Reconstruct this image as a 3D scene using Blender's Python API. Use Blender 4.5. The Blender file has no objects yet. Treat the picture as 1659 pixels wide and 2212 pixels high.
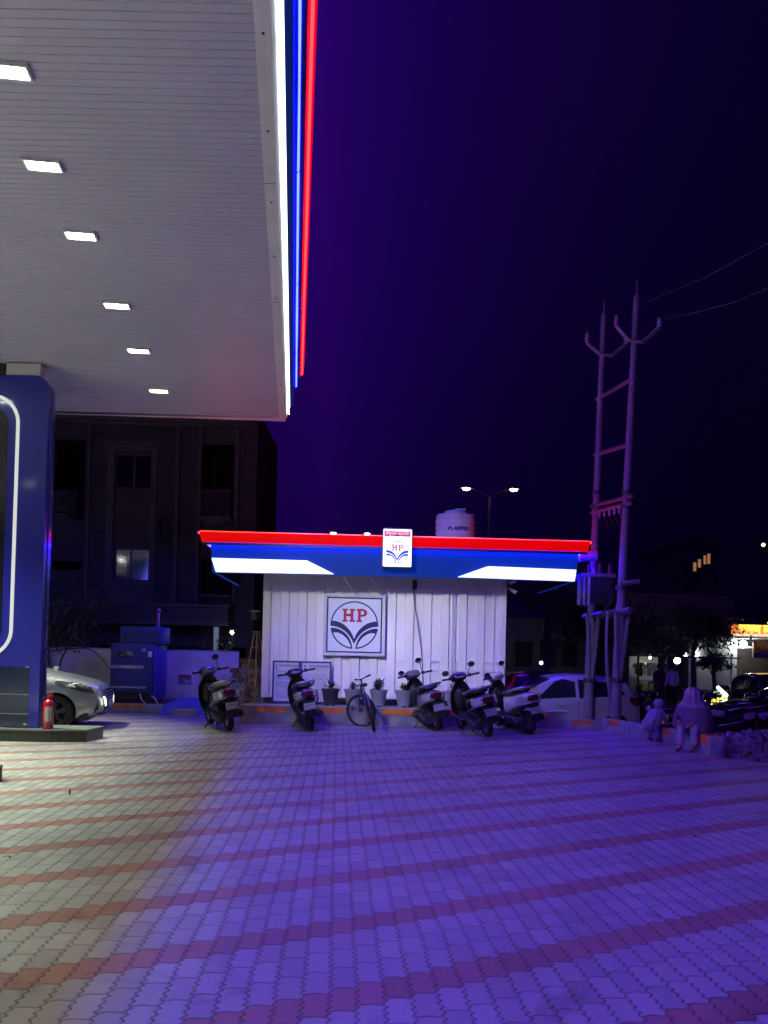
import bpy, bmesh, math, random
from mathutils import Vector, Matrix, noise as mnoise
PI = math.pi
R = math.radians
rnd = random.Random(7)
sc = bpy.context.scene
col = sc.collection

# ------------------------------------------------------------------ camera
CAM_H = 1.44
PITCH, ROLL, SHIFT = R(1.0), 0.022, 0.1664
cd = bpy.data.cameras.new('camera')
cd.sensor_fit = 'HORIZONTAL'; cd.sensor_width = 36; cd.lens = 36.04
cd.shift_y = SHIFT; cd.clip_end = 800; cd.clip_start = 0.05
cam = bpy.data.objects.new('camera', cd); col.objects.link(cam)
CM = Matrix.Rotation(PI / 2 + PITCH, 4, 'X') @ Matrix.Rotation(ROLL, 4, 'Z')
cam.matrix_world = Matrix.Translation((0, 0, CAM_H)) @ CM
sc.camera = cam
sc.render.resolution_x, sc.render.resolution_y = 768, 1024

# ------------------------------------------------------------------ night sky
w = bpy.data.worlds.new('World'); sc.world = w; w.use_nodes = True
nt = w.node_tree; N = nt.nodes; Lk = nt.links
for n in list(N): N.remove(n)
tc = N.new('ShaderNodeTexCoord'); sp = N.new('ShaderNodeSeparateXYZ'); Lk.new(tc.outputs['Generated'], sp.inputs[0])
cr = N.new('ShaderNodeValToRGB'); Lk.new(sp.outputs['X'], cr.inputs[0])
mp = N.new('ShaderNodeMapRange'); mp.inputs[1].default_value = -0.4; mp.inputs[2].default_value = 0.6
Lk.new(sp.outputs['X'], mp.inputs[0]); Lk.new(mp.outputs[0], cr.inputs[0])
el = cr.color_ramp.elements
stops = [(0.0, (.010, .0008, .07)), (0.30, (.018, .0009, .120)), (0.32, (.0205, .0009, .126)), (0.355, (.0135, .0006, .100)), (0.40, (.0100, .0005, .082)), (0.46, (.0070, .0003, .058)), (0.54, (.0055, .0003, .040)), (0.66, (.0034, .0005, .026)), (0.78, (.0022, .0005, .0165)), (1.0, (.0014, .0004, .012))]
el[0].position = stops[0][0]; el[0].color = stops[0][1] + (1,)
el[1].position = stops[-1][0]; el[1].color = stops[-1][1] + (1,)
for p, c in stops[1:-1]:
    e = el.new(p); e.color = c + (1,)
mz = N.new('ShaderNodeMapRange'); mz.inputs[1].default_value = 0.0; mz.inputs[2].default_value = .62; mz.inputs[3].default_value = .30; mz.inputs[4].default_value = 1.0
Lk.new(sp.outputs['Z'], mz.inputs[0])
cn = N.new('ShaderNodeTexNoise'); cn.inputs['Scale'].default_value = 1.6; cn.inputs['Detail'].default_value = 4; Lk.new(tc.outputs['Generated'], cn.inputs['Vector'])
cm = N.new('ShaderNodeMapRange'); cm.inputs[1].default_value = .3; cm.inputs[2].default_value = .7; cm.inputs[3].default_value = .86; cm.inputs[4].default_value = 1.08; Lk.new(cn.outputs[0], cm.inputs[0])
mm_ = N.new('ShaderNodeMath'); mm_.operation = 'MULTIPLY'; Lk.new(mz.outputs[0], mm_.inputs[0]); Lk.new(cm.outputs[0], mm_.inputs[1])
bg = N.new('ShaderNodeBackground'); Lk.new(mm_.outputs[0], bg.inputs[1])
Lk.new(cr.outputs[0], bg.inputs[0])
wo = N.new('ShaderNodeOutputWorld'); Lk.new(bg.outputs[0], wo.inputs[0])
sc.view_settings.view_transform = 'Standard'; sc.view_settings.look = 'None'
sc.view_settings.exposure = 0.0; sc.view_settings.gamma = 1
sc.cycles.sample_clamp_indirect = 6.0
sc.cycles.max_bounces = 8

# ------------------------------------------------------------------ helpers
W_, H_, F_ = 1659.0, 2212.0, 1661.0
def ray(u, v):
    d = Vector(((u - W_ / 2) / F_, (H_ / 2 - v) / F_ + SHIFT * W_ / F_, -1))
    return (CM.to_3x3() @ d)
def at(u, v, D):
    """world point seen at photo position (u, v) at distance Y = D"""
    d = ray(u, v); return Vector((0, 0, CAM_H)) + d * (D / d.y)
def onz(u, v, z=0.0):
    d = ray(u, v); return Vector((0, 0, CAM_H)) + d * ((z - CAM_H) / d.z)

def mat(name, c, rough=.55, metal=0.0, var=.18, scale=6.0, bump=0.0, coat=0.0, bscale=None, spec=.5, stretch=None):
    m = bpy.data.materials.new(name); m.use_nodes = True
    t = m.node_tree; n = t.nodes; b = n['Principled BSDF']
    b.inputs['Roughness'].default_value = rough; b.inputs['Metallic'].default_value = metal
    b.inputs['Specular IOR Level'].default_value = spec
    if coat: b.inputs['Coat Weight'].default_value = coat; b.inputs['Coat Roughness'].default_value = .08
    tcn = n.new('ShaderNodeTexCoord'); mpn = n.new('ShaderNodeMapping')
    t.links.new(tcn.outputs['Object'], mpn.inputs[0])
    if stretch: mpn.inputs['Scale'].default_value = stretch
    no = n.new('ShaderNodeTexNoise'); no.inputs['Scale'].default_value = scale; no.inputs['Detail'].default_value = 6
    t.links.new(mpn.outputs[0], no.inputs['Vector'])
    r = n.new('ShaderNodeMapRange'); r.inputs[1].default_value = .3; r.inputs[2].default_value = .7
    r.inputs[3].default_value = 1 - var; r.inputs[4].default_value = 1 + var * .5
    t.links.new(no.outputs[0], r.inputs[0])
    vm = n.new('ShaderNodeVectorMath'); vm.operation = 'SCALE'; vm.inputs[0].default_value = c
    t.links.new(r.outputs[0], vm.inputs['Scale']); t.links.new(vm.outputs[0], b.inputs['Base Color'])
    r2 = n.new('ShaderNodeMapRange'); r2.inputs[3].default_value = max(0.02, rough - .1 * (rough > .15)); r2.inputs[4].default_value = min(1, rough + .12)
    t.links.new(no.outputs[0], r2.inputs[0]); t.links.new(r2.outputs[0], b.inputs['Roughness'])
    if bump:
        bn = n.new('ShaderNodeTexNoise'); bn.inputs['Scale'].default_value = bscale or scale * 6; bn.inputs['Detail'].default_value = 5
        t.links.new(mpn.outputs[0], bn.inputs['Vector'])
        bp = n.new('ShaderNodeBump'); bp.inputs['Strength'].default_value = bump; bp.inputs['Distance'].default_value = .01
        t.links.new(bn.outputs[0], bp.inputs['Height']); t.links.new(bp.outputs[0], b.inputs['Normal'])
    return m
def emi(name, c, s, base=(.5, .5, .5)):
    m = bpy.data.materials.new(name); m.use_nodes = True
    b = m.node_tree.nodes['Principled BSDF']
    b.inputs['Base Color'].default_value = tuple(base) + (1,)
    b.inputs['Specular IOR Level'].default_value = 0 if sum(base) == 0 else .12
    b.inputs['Emission Color'].default_value = tuple(c) + (1,); b.inputs['Emission Strength'].default_value = s
    return m

class MB:
    def __init__(s): s.bm = bmesh.new()
    def _v(s, pts): return [s.bm.verts.new(p) for p in pts]
    def face(s, pts, mi=0):
        f = s.bm.faces.new(s._v(pts)); f.material_index = mi; return f
    def box(s, c, size, rot=None, mi=0, bev=0.0):
        c = Vector(c); h = Vector(size) / 2
        M = Matrix.Translation(c) @ (rot.to_4x4() if rot else Matrix())
        vs = s._v([M @ Vector((x * h.x, y * h.y, z * h.z)) for x in (-1, 1) for y in (-1, 1) for z in (-1, 1)])
        fs = [s.bm.faces.new([vs[i] for i in q]) for q in ((0, 1, 3, 2), (4, 6, 7, 5), (0, 4, 5, 1), (2, 3, 7, 6), (0, 2, 6, 4), (1, 5, 7, 3))]
        for f in fs: f.material_index = mi
        if bev:
            es = {e for f in fs for e in f.edges}
            r_ = bmesh.ops.bevel(s.bm, geom=list(es), offset=bev, segments=2, affect='EDGES', profile=.5)
            for f in r_['faces']: f.material_index = mi
        return s
    def bb(s, x0, x1, y0, y1, z0, z1, mi=0, bev=0.0):
        return s.box(((x0 + x1) / 2, (y0 + y1) / 2, (z0 + z1) / 2), (x1 - x0, y1 - y0, z1 - z0), None, mi, bev)
    def ring(s, c, ax, r, seg, up=None, ry=None):
        ax = ax.normalized(); up = up or (Vector((0, 0, 1)) if abs(ax.z) < .9 else Vector((0, 1, 0)))
        a = ax.cross(up).normalized(); b = ax.cross(a).normalized(); ry = r if ry is None else ry
        return s._v([c + a * (r * math.cos(2 * PI * k / seg)) + b * (ry * math.sin(2 * PI * k / seg)) for k in range(seg)])
    def skin(s, r0, r1, mi=0):
        n = len(r0)
        for k in range(n):
            f = s.bm.faces.new((r0[k], r0[(k + 1) % n], r1[(k + 1) % n], r1[k])); f.material_index = mi
    def cap(s, r, mi=0):
        try: f = s.bm.faces.new(r); f.material_index = mi
        except ValueError: pass
    def cyl(s, p0, p1, r0, r1=None, seg=12, mi=0, caps=True):
        p0, p1 = Vector(p0), Vector(p1); r1 = r0 if r1 is None else r1
        a = s.ring(p0, p1 - p0, r0, seg); b = s.ring(p1, p1 - p0, r1, seg); s.skin(a, b, mi)
        if caps: s.cap(a, mi); s.cap(b, mi)
        return s
    def tube(s, pts, r, seg=8, mi=0, closed=False):
        pts = [Vector(p) for p in pts]; n = len(pts); rs = r if isinstance(r, (list, tuple)) else [r] * n
        up = None; rings = []
        for i, p in enumerate(pts):
            if closed: t = pts[(i + 1) % n] - pts[i - 1]
            else: t = pts[min(i + 1, n - 1)] - pts[max(i - 1, 0)]
            t.normalize()
            if up is None: up = Vector((0, 0, 1)) if abs(t.z) < .9 else Vector((0, 1, 0))
            a = t.cross(up).normalized(); up = a.cross(t).normalized()
            rings.append(s._v([p + a * (rs[i] * math.cos(2 * PI * k / seg)) + up * (rs[i] * math.sin(2 * PI * k / seg)) for k in range(seg)]))
        for i in range(n - 1): s.skin(rings[i], rings[i + 1], mi)
        if closed: s.skin(rings[-1], rings[0], mi)
        else: s.cap(rings[0], mi); s.cap(rings[-1], mi)
        return s
    def lathe(s, prof, c=(0, 0, 0), ax='Z', seg=24, mi=0, capends=True):
        c = Vector(c); rings = []
        for (r, h) in prof:
            pts = []
            for k in range(seg):
                a = 2 * PI * k / seg; x, y = r * math.cos(a), r * math.sin(a)
                pts.append(c + (Vector((x, y, h)) if ax == 'Z' else Vector((h, x, y)) if ax == 'X' else Vector((x, h, y))))
            rings.append(s._v(pts))
        for i in range(len(rings) - 1): s.skin(rings[i], rings[i + 1], mi)
        if capends: s.cap(rings[0], mi); s.cap(rings[-1], mi)
        return s
    def torus(s, c, R_, r, ax='X', seg=32, ms=10, mi=0, flat=1.0):
        pr = [(R_ + r * math.cos(2 * PI * k / ms), r * flat * math.sin(2 * PI * k / ms)) for k in range(ms)]
        rings = []; c = Vector(c)
        for (rr, h) in pr:
            rings.append(s._v([c + (Vector((h, rr * math.cos(2 * PI * k / seg), rr * math.sin(2 * PI * k / seg))) if ax == 'X' else Vector((rr * math.cos(2 * PI * k / seg), rr * math.sin(2 * PI * k / seg), h)) if ax == 'Z' else Vector((rr * math.cos(2 * PI * k / seg), h, rr * math.sin(2 * PI * k / seg)))) for k in range(seg)]))
        for i in range(ms): s.skin(rings[i], rings[(i + 1) % ms], mi)
        return s
    def prism(s, poly, f, mi=0):
        """poly: 2-D outline, f(u, v, k) gives the 3-D point for layer k (0/1)"""
        a = s._v([f(u, v, 0) for u, v in poly]); b = s._v([f(u, v, 1) for u, v in poly])
        s.skin(a, b, mi); s.cap(a, mi); s.cap(b, mi); return s
    def loft(s, secs, mi=0, caps=True):
        rings = [s._v(q) for q in secs]
        for i in range(len(rings) - 1): s.skin(rings[i], rings[i + 1], mi)
        if caps: s.cap(rings[0], mi); s.cap(rings[-1], mi)
        return s
    def ball(s, c, r, seg=12, mi=0, sq=(1, 1, 1)):
        n = max(5, seg // 2)
        pr = [(max(r * math.sin(PI * k / n), 1e-4), -r * math.cos(PI * k / n)) for k in range(n + 1)]
        c = Vector(c); rings = [s._v([c + Vector((a * math.cos(2 * PI * k / seg) * sq[0], a * math.sin(2 * PI * k / seg) * sq[1], h * sq[2])) for k in range(seg)]) for a, h in pr]
        for i in range(n): s.skin(rings[i], rings[i + 1], mi)
        return s
    def build(s, name, mats, parent=None, smooth=35, loc=None, rz=0.0, M=None):
        bmesh.ops.recalc_face_normals(s.bm, faces=s.bm.faces[:])
        if M is not None: s.bm.transform(M)
        me = bpy.data.meshes.new(name); s.bm.to_mesh(me); s.bm.free()
        for m in (mats if isinstance(mats, (list, tuple)) else [mats]): me.materials.append(m)
        if smooth:
            for p in me.polygons: p.use_smooth = True
            me.set_sharp_from_angle(angle=R(smooth))
        o = bpy.data.objects.new(name, me); col.objects.link(o)
        if parent: o.parent = parent
        if loc is not None: o.location = loc
        o.rotation_euler.z = rz
        return o
def sup(cx, cz, w, h, y, n=16, e=2.6, wt=None):
    """superellipse section in the XZ plane at distance y; wt = half width at the top if different"""
    out = []
    for k in range(n):
        a = 2 * PI * k / n; ca, sa = math.cos(a), math.sin(a)
        x = math.copysign(abs(ca) ** (2 / e), ca); z = math.copysign(abs(sa) ** (2 / e), sa)
        ww = w if wt is None else w + (wt - w) * (z + 1) / 2
        out.append(Vector((cx + x * ww, y, cz + z * h)))
    return out
def thing(name, label, cat, loc=(0, 0, 0), rz=0.0, group=None):
    o = bpy.data.objects.new(name, None); col.objects.link(o); o.empty_display_size = .2
    o.location = loc; o.rotation_euler.z = rz; o['label'] = label; o['category'] = cat
    if group: o['group'] = group
    return o
def tag(o, label=None, cat=None, group=None, kind=None):
    if label: o['label'] = label
    if cat: o['category'] = cat
    if group: o['group'] = group
    if kind: o['kind'] = kind
    return o
def copy_tree(o, parent=None):
    c = o.copy(); col.objects.link(c)
    if parent: c.parent = parent
    for ch in [x for x in col.objects if x.parent == o]: copy_tree(ch, c)
    return c
def dup(o, loc, rz, label, group=None):
    c = copy_tree(o); c.location = loc; c.rotation_euler.z = rz; c['label'] = label
    if group: c['group'] = group
    return c
def text(s, size, M, m, name='lettering', parent=None, ext=.002, align='CENTER', xs=1.0, bold=0.0):
    cu = bpy.data.curves.new('t', 'FONT'); cu.body = s; cu.size = size; cu.align_x = align; cu.align_y = 'CENTER'
    cu.extrude = ext; cu.offset = bold
    t = bpy.data.objects.new('t', cu); col.objects.link(t)
    dg = bpy.context.evaluated_depsgraph_get()
    me = bpy.data.meshes.new_from_object(t.evaluated_get(dg)); me.transform(M @ Matrix.Diagonal((xs, 1, 1, 1)))
    bpy.data.objects.remove(t); bpy.data.curves.remove(cu)
    me.materials.clear(); me.materials.append(m)
    o = bpy.data.objects.new(name, me); col.objects.link(o)
    if parent: o.parent = parent
    return o
# a text matrix whose letters stand upright and face -Y
def face_cam(x, y, z): return Matrix.Translation((x, y, z)) @ Matrix.Rotation(PI / 2, 4, 'X')
def lerp(tab, x):
    if x <= tab[0][0]: return tab[0][1]
    for (a, b), (c, d) in zip(tab, tab[1:]):
        if x <= c:
            t = (x - a) / (c - a) if c > a else 0; t = t * t * (3 - 2 * t) * .35 + t * .65
            return b + (d - b) * t
    return tab[-1][1]
def skin_body(name, verts, edges, m, parent, root=0, lv=1, M=None):
    me = bpy.data.meshes.new(name); me.from_pydata([v[:3] for v in verts], edges, [])
    o = bpy.data.objects.new(name, me); col.objects.link(o)
    sk = o.modifiers.new('s', 'SKIN'); sk.use_smooth_shade = True
    for i, v in enumerate(me.skin_vertices[0].data):
        v.radius = (verts[i][3], verts[i][3] if len(verts[i]) < 5 else verts[i][4]); v.use_root = (i == root)
    sb = o.modifiers.new('u', 'SUBSURF'); sb.levels = lv; sb.render_levels = lv
    dg = bpy.context.evaluated_depsgraph_get()
    nm = bpy.data.meshes.new_from_object(o.evaluated_get(dg)); bpy.data.objects.remove(o)
    if M is not None: nm.transform(M)
    nm.materials.clear(); nm.materials.append(m)
    for p in nm.polygons: p.use_smooth = True
    q = bpy.data.objects.new(name, nm); col.objects.link(q)
    if parent: q.parent = parent
    return q

# ------------------------------------------------------------------ shared materials
M_ = {}
M_['white_metal'] = mat('white_metal', (.62, .62, .64), .5, 0, .10, 3)
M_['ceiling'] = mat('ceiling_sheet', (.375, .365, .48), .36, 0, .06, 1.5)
M_['wall_white'] = mat('painted_wall', (.55, .53, .52), .85, 0, .3, 1.6, .4)
M_['cabin'] = mat('cabin_sheet', (.82, .80, .80), .5, 0, .16, 1.2, .15, stretch=(1, 1, .35))
M_['black'] = mat('black_plastic', (.02, .02, .022), .45, 0, .3, 10)
M_['blackgloss'] = mat('black_gloss', (.012, .012, .014), .2, 0, .2, 4)
M_['rubber'] = mat('rubber', (.018, .018, .018), .8, 0, .4, 20, .3)
M_['darkmetal'] = mat('dark_metal', (.06, .06, .065), .45, .6, .3, 14)
M_['steel'] = mat('steel', (.45, .45, .47), .3, .9, .25, 14)
M_['chrome'] = mat('chrome', (.75, .75, .77), .12, 1, .08, 10)
M_['mirror'] = mat('mirror_glass', (.8, .8, .82), .04, 1, .02, 4)
M_['glass_dark'] = mat('dark_glass', (.012, .014, .018), .06, 0, .2, 2, spec=.8)
M_['concrete'] = mat('concrete', (.33, .32, .30), .9, 0, .35, 4, .6)
M_['granite'] = mat('black_granite', (.022, .024, .026), .3, 0, .6, 40, .1)
M_['redlens'] = mat('red_lens', (.10, .003, .006), .08, 0, .2, 8, coat=1)
M_['clearlens'] = mat('clear_lens', (.55, .52, .52), .08, .3, .15, 12, coat=1)
M_['amber'] = mat('kerb_orange', (.62, .17, .03), .8, 0, .35, 7, .3)
M_['plate'] = mat('number_plate', (.34, .34, .34), .45, 0, .12, 10)
M_['plate_ink'] = mat('plate_ink', (.06, .06, .07), .6)
M_['skin'] = mat('skin', (.30, .17, .11), .6, 0, .15, 12)
M_['leaf'] = mat('leaf', (.07, .10, .045), .55, 0, .5, 3)
M_['bark'] = mat('bark', (.09, .065, .045), .9, 0, .4, 8, .6)
M_['wood'] = mat('wood', (.30, .21, .15), .75, 0, .4, 6, .3, stretch=(4, 4, .6))
M_['brick'] = mat('brick_red', (.20, .10, .075), .9, 0, .4, 7, .5)
# ------------------------------------------------------------------ paving material
def paver_material():
    m = bpy.data.materials.new('zigzag_pavers'); m.use_nodes = True
    t = m.node_tree; n = t.nodes; L = t.links; b = n['Principled BSDF']
    def mt(op, a, b_=None, c=None):
        x = n.new('ShaderNodeMath'); x.operation = op
        for i, v in enumerate((a, b_, c)):
            if v is None: continue
            if isinstance(v, (int, float)): x.inputs[i].default_value = v
            else: L.new(v, x.inputs[i])
        return x.outputs[0]
    tcn = n.new('ShaderNodeTexCoord')
    # gentle wobble so that the rows are not ruler straight
    wob = n.new('ShaderNodeTexNoise'); wob.inputs['Scale'].default_value = 2.2; wob.inputs['Detail'].default_value = 3
    L.new(tcn.outputs['Object'], wob.inputs['Vector'])
    sub = n.new('ShaderNodeVectorMath'); sub.operation = 'SUBTRACT'; L.new(wob.outputs['Color'], sub.inputs[0]); sub.inputs[1].default_value = (.5, .5, .5)
    scl = n.new('ShaderNodeVectorMath'); scl.operation = 'SCALE'; L.new(sub.outputs[0], scl.inputs[0]); scl.inputs['Scale'].default_value = .035
    add = n.new('ShaderNodeVectorMath'); L.new(tcn.outputs['Object'], add.inputs[0]); L.new(scl.outputs[0], add.inputs[1])
    s = n.new('ShaderNodeSeparateXYZ'); L.new(add.outputs[0], s.inputs[0])
    W, LN = .1145, .2145
    X, Y = mt('ADD', s.outputs['X'], W / 2), mt('ADD', s.outputs['Y'], LN / 2)
    tri = mt('ABSOLUTE', mt('SUBTRACT', mt('FRACT', mt('DIVIDE', Y, LN / 4)), .5))       # 0..0.5
    zx = mt('ADD', X, mt('MULTIPLY', mt('SUBTRACT', tri, .25), .040))
    u = mt('DIVIDE', zx, W); colm = mt('FLOOR', u); fu = mt('SUBTRACT', u, colm)
    yy = mt('SUBTRACT', Y, mt('MULTIPLY', colm, LN / 4))
    tr2 = mt('ABSOLUTE', mt('SUBTRACT', fu, .5))
    yy = mt('ADD', yy, mt('MULTIPLY', tr2, .022))
    v = mt('DIVIDE', yy, LN); row = mt('FLOOR', v); fv = mt('SUBTRACT', v, row)
    du = mt('MULTIPLY', mt('MINIMUM', fu, mt('SUBTRACT', 1.0, fu)), W)
    dv = mt('MULTIPLY', mt('MINIMUM', fv, mt('SUBTRACT', 1.0, fv)), LN)
    dd = mt('MINIMUM', du, dv)
    # per-brick random numbers
    cx = n.new('ShaderNodeCombineXYZ'); L.new(colm, cx.inputs[0]); L.new(row, cx.inputs[1])
    wn = n.new('ShaderNodeTexWhiteNoise'); wn.noise_dimensions = '2D'; L.new(cx.outputs[0], wn.inputs['Vector'])
    rv = wn.outputs['Value']
    pink = mt('LESS_THAN', mt('ABSOLUTE', mt('SUBTRACT', mt('MODULO', mt('ADD', row, 4000), 4.0), 0.0)), .5)
    big = n.new('ShaderNodeTexNoise'); big.inputs['Scale'].default_value = .55; big.inputs['Detail'].default_value = 5; L.new(tcn.outputs['Object'], big.inputs['Vector'])
    fine = n.new('ShaderNodeTexNoise'); fine.inputs['Scale'].default_value = 90; fine.inputs['Detail'].default_value = 6; fine.inputs['Roughness'].default_value = .7; L.new(tcn.outputs['Object'], fine.inputs['Vector'])
    med = n.new('ShaderNodeTexNoise'); med.inputs['Scale'].default_value = 14; med.inputs['Detail'].default_value = 6; L.new(tcn.outputs['Object'], med.inputs['Vector'])
    mix = n.new('ShaderNodeMix'); mix.data_type = 'RGBA'; L.new(pink, mix.inputs['Factor'])
    mix.inputs[6].default_value = (.26, .265, .252, 1); mix.inputs[7].default_value = (.245, .125, .108, 1)
    k = mt('ADD', mt('ADD', .28, mt('MULTIPLY', rv, .27)), mt('ADD', mt('MULTIPLY', big.outputs[0], .68), mt('ADD', mt('MULTIPLY', fine.outputs[0], .28), mt('MULTIPLY', med.outputs[0], .22))))
    sc1 = n.new('ShaderNodeVectorMath'); sc1.operation = 'SCALE'; L.new(mix.outputs[2], sc1.inputs[0]); L.new(k, sc1.inputs['Scale'])
    # width of the joint varies, some are packed with pale sand
    jw = mt('ADD', .0014, mt('MULTIPLY', med.outputs[0], .0068))
    jm = n.new('ShaderNodeMapRange'); jm.interpolation_type = 'SMOOTHSTEP'; L.new(dd, jm.inputs[0]); L.new(jw, jm.inputs[2]); jm.inputs[1].default_value = 0.0
    mix2 = n.new('ShaderNodeMix'); mix2.data_type = 'RGBA'; L.new(jm.outputs[0], mix2.inputs['Factor'])
    mix2.inputs[6].default_value = (.055, .045, .035, 1); L.new(sc1.outputs[0], mix2.inputs[7])
    st = n.new('ShaderNodeTexNoise'); st.inputs['Scale'].default_value = 1.7; st.inputs['Detail'].default_value = 8; st.inputs['Roughness'].default_value = .62; st.inputs['Distortion'].default_value = .6; L.new(tcn.outputs['Object'], st.inputs['Vector'])
    sm_ = n.new('ShaderNodeMapRange'); sm_.interpolation_type = 'SMOOTHSTEP'; L.new(st.outputs[0], sm_.inputs[0]); sm_.inputs[1].default_value = .56; sm_.inputs[2].default_value = .70; sm_.inputs[3].default_value = 1.0; sm_.inputs[4].default_value = .62
    s2_ = n.new('ShaderNodeTexVoronoi'); s2_.inputs['Scale'].default_value = 1.1; s2_.inputs['Randomness'].default_value = 1.0; L.new(add.outputs[0], s2_.inputs['Vector'])
    s3_ = n.new('ShaderNodeMapRange'); s3_.interpolation_type = 'SMOOTHSTEP'; L.new(mt('ADD', s2_.outputs['Distance'], mt('MULTIPLY', med.outputs[0], .12)), s3_.inputs[0]); s3_.inputs[1].default_value = .09; s3_.inputs[2].default_value = .15; s3_.inputs[3].default_value = .68; s3_.inputs[4].default_value = 1.0
    vs_ = n.new('ShaderNodeVectorMath'); vs_.operation = 'SCALE'; L.new(mix2.outputs[2], vs_.inputs[0]); L.new(mt('MULTIPLY', sm_.outputs[0], s3_.outputs[0]), vs_.inputs['Scale'])
    L.new(vs_.outputs[0], b.inputs['Base Color'])
    # height: rounded arris + per-brick tilt + grain
    hm = n.new('ShaderNodeMapRange'); hm.interpolation_type = 'SMOOTHSTEP'; L.new(dd, hm.inputs[0]); hm.inputs[1].default_value = 0.0; hm.inputs[2].default_value = .010
    tilt = mt('MULTIPLY', mt('SUBTRACT', rv, .5), mt('ADD', mt('MULTIPLY', mt('SUBTRACT', fu, .5), .9), mt('SUBTRACT', fv, .5)))
    hgt = mt('ADD', mt('ADD', mt('MULTIPLY', hm.outputs[0], .006), mt('MULTIPLY', tilt, .0035)), mt('MULTIPLY', fine.outputs[0], .0022))
    bp = n.new('ShaderNodeBump'); bp.inputs['Strength'].default_value = 1.0; bp.inputs['Distance'].default_value = 1.0
    L.new(hgt, bp.inputs['Height']); L.new(bp.outputs[0], b.inputs['Normal'])
    b.inputs['Roughness'].default_value = .52; b.inputs['Specular IOR Level'].default_value = .5
    return m
M_['pavers'] = paver_material()
M_['soil'] = mat('soil', (.075, .06, .045), .95, 0, .5, 1.5, .6)
M_['asphalt'] = mat('asphalt', (.04, .04, .042), .8, 0, .3, 2.5, .5)

# kerb corner points on the ground, from left to right
KA = onz(1299, 1578); KB = onz(1533, 1633); KE = onz(1664, 1650)
PF = onz(525, 1562)
def unit2(a, b):
    d = (b - a); d.z = 0; return d.normalized()
KM = onz(1458, 1607)
def nrm_(a, b_):
    d = unit2(a, b_); n = Vector((-d.y, d.x, 0)); return n if n.x > 0 else -n
nAM = nrm_(KA, KM); nMB = nrm_(KM, KB)
dAB = unit2(KA, KB); nAB = Vector((-dAB.y, dAB.x, 0));  nAB = nAB if nAB.x > 0 else -nAB
dBE = unit2(KB, KE)
KM = onz(1458, 1607); far = KB + dBE * 9
m = MB()
poly = [(-34, 16.9), (-4, 16.95), (KA.x, KA.y), (KM.x, KM.y), (KB.x + .02, KB.y - .01), (far.x, far.y), (30, -2), (30, -14), (-34, -14)]
pv_org = onz(743, 2157); pv_ang = math.atan(.06)
pm = Matrix.Rotation(-pv_ang, 4, 'Z') @ Matrix.Translation((-pv_org.x, -pv_org.y, 0))
P3 = [pm @ Vector((x, y, 0)) for x, y in poly]
top = m._v(P3); f = m.bm.faces.new(top)
for a, b_ in zip(P3, P3[1:] + P3[:1]):
    m.face([a, b_, b_ + Vector((0, 0, -.6)), a + Vector((0, 0, -.6))], 1)
o = m.build('forecourt_paving', [M_['pavers'], M_['concrete']], smooth=0, loc=(pv_org.x - 0, pv_org.y, 0), rz=pv_ang)
tag(o, kind='structure')
m = MB(); m.face([(-150, -60, -.45), (150, -60, -.45), (150, 220, -.45), (-150, 220, -.45)])
tag(m.build('ground', M_['soil'], smooth=0), kind='structure')
m = MB(); m.bb(-60, 120, 19.6 + 5, 34, -.45, -.44)
tag(m.build('road', M_['asphalt'], smooth=0), kind='structure')
# raised bed behind the left kerb
M_['kerbgrey'] = mat('kerb_grey', (.27, .27, .27), .85, 0, .35, 5, .5)
m = MB(); m.bb(-34, -2.65, 17.16, 18.4, -.05, .17)
m.bb(-2.65, 4.3, 17.9, 19.5, -.3, .1)
tag(m.build('planting_bed', M_['soil'], smooth=0), kind='structure')

def kerb_run(name, label, A, B, wdt, h, out, seglen, colored, mats, off=0.0, cat='kerb'):
    """kerb stones from A to B; 'out' = direction away from the paving; the upper band of every other length is painted"""
    t = thing(name, label, cat, A)
    d = unit2(A, B); L = (B - A).length; rotz = math.atan2(d.y, d.x)
    t.rotation_euler.z = rotz
    sgn = 1 if (Matrix.Rotation(-rotz, 3, 'Z') @ out).y > 0 else -1
    y0, y1 = (0, wdt) if sgn > 0 else (-wdt, 0)
    MB().bb(0, L, y0, y1, -.05, h, bev=.012).build('kerb_stone', mats[0], t)
    for (a, b_) in colored:
        yb = -.003 if sgn > 0 else .003
        q = MB(); q.bb(a, b_, min(yb, yb * -3), max(yb, yb * -3), h * .55, h - .012)
        q.bb(a, b_, (y0 + .012), (y1 - .012), h - .02, h + .003)
        q.build('painted_band', mats[1], t)
    x = seglen
    j = MB()
    while x < L:
        j.bb(x - .004, x + .004, y0 - .002 if sgn > 0 else y1 - .01, y0 + .01 if sgn > 0 else y1 + .002, 0, h + .001); x += seglen
    j.build('joint', M_['black'], t)
    return t
kerb_run('kerb', 'low grey kerb with orange painted band in front of the blue generator and boundary wall', Vector((-12, 16.9, 0)), Vector((-2.65, 17.02, 0)), .16, .2, Vector((0, 1, 0)), .9,
         [(6.05, 6.75), (4.2, 4.9), (7.9, 8.3)], (M_['kerbgrey'], M_['amber']))
kA0 = onz(1228, 1573)
kerb_run('kerb', 'short low kerb with orange band joining the kiosk platform to the long side kerb', Vector((3.7, 15.33, 0)), KA, .16, .2, Vector((0, 1, 0)), .9, [(.08, .5)], (M_['kerbgrey'], M_['amber']))
kerb_run('kerb', 'long grey kerb bending along the paving edge behind the toddler', KA, KM, .2, .24, nAM, .93,
         [(.22, .62), (1.9, 2.1)], (M_['kerbgrey'], M_['amber']))

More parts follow.
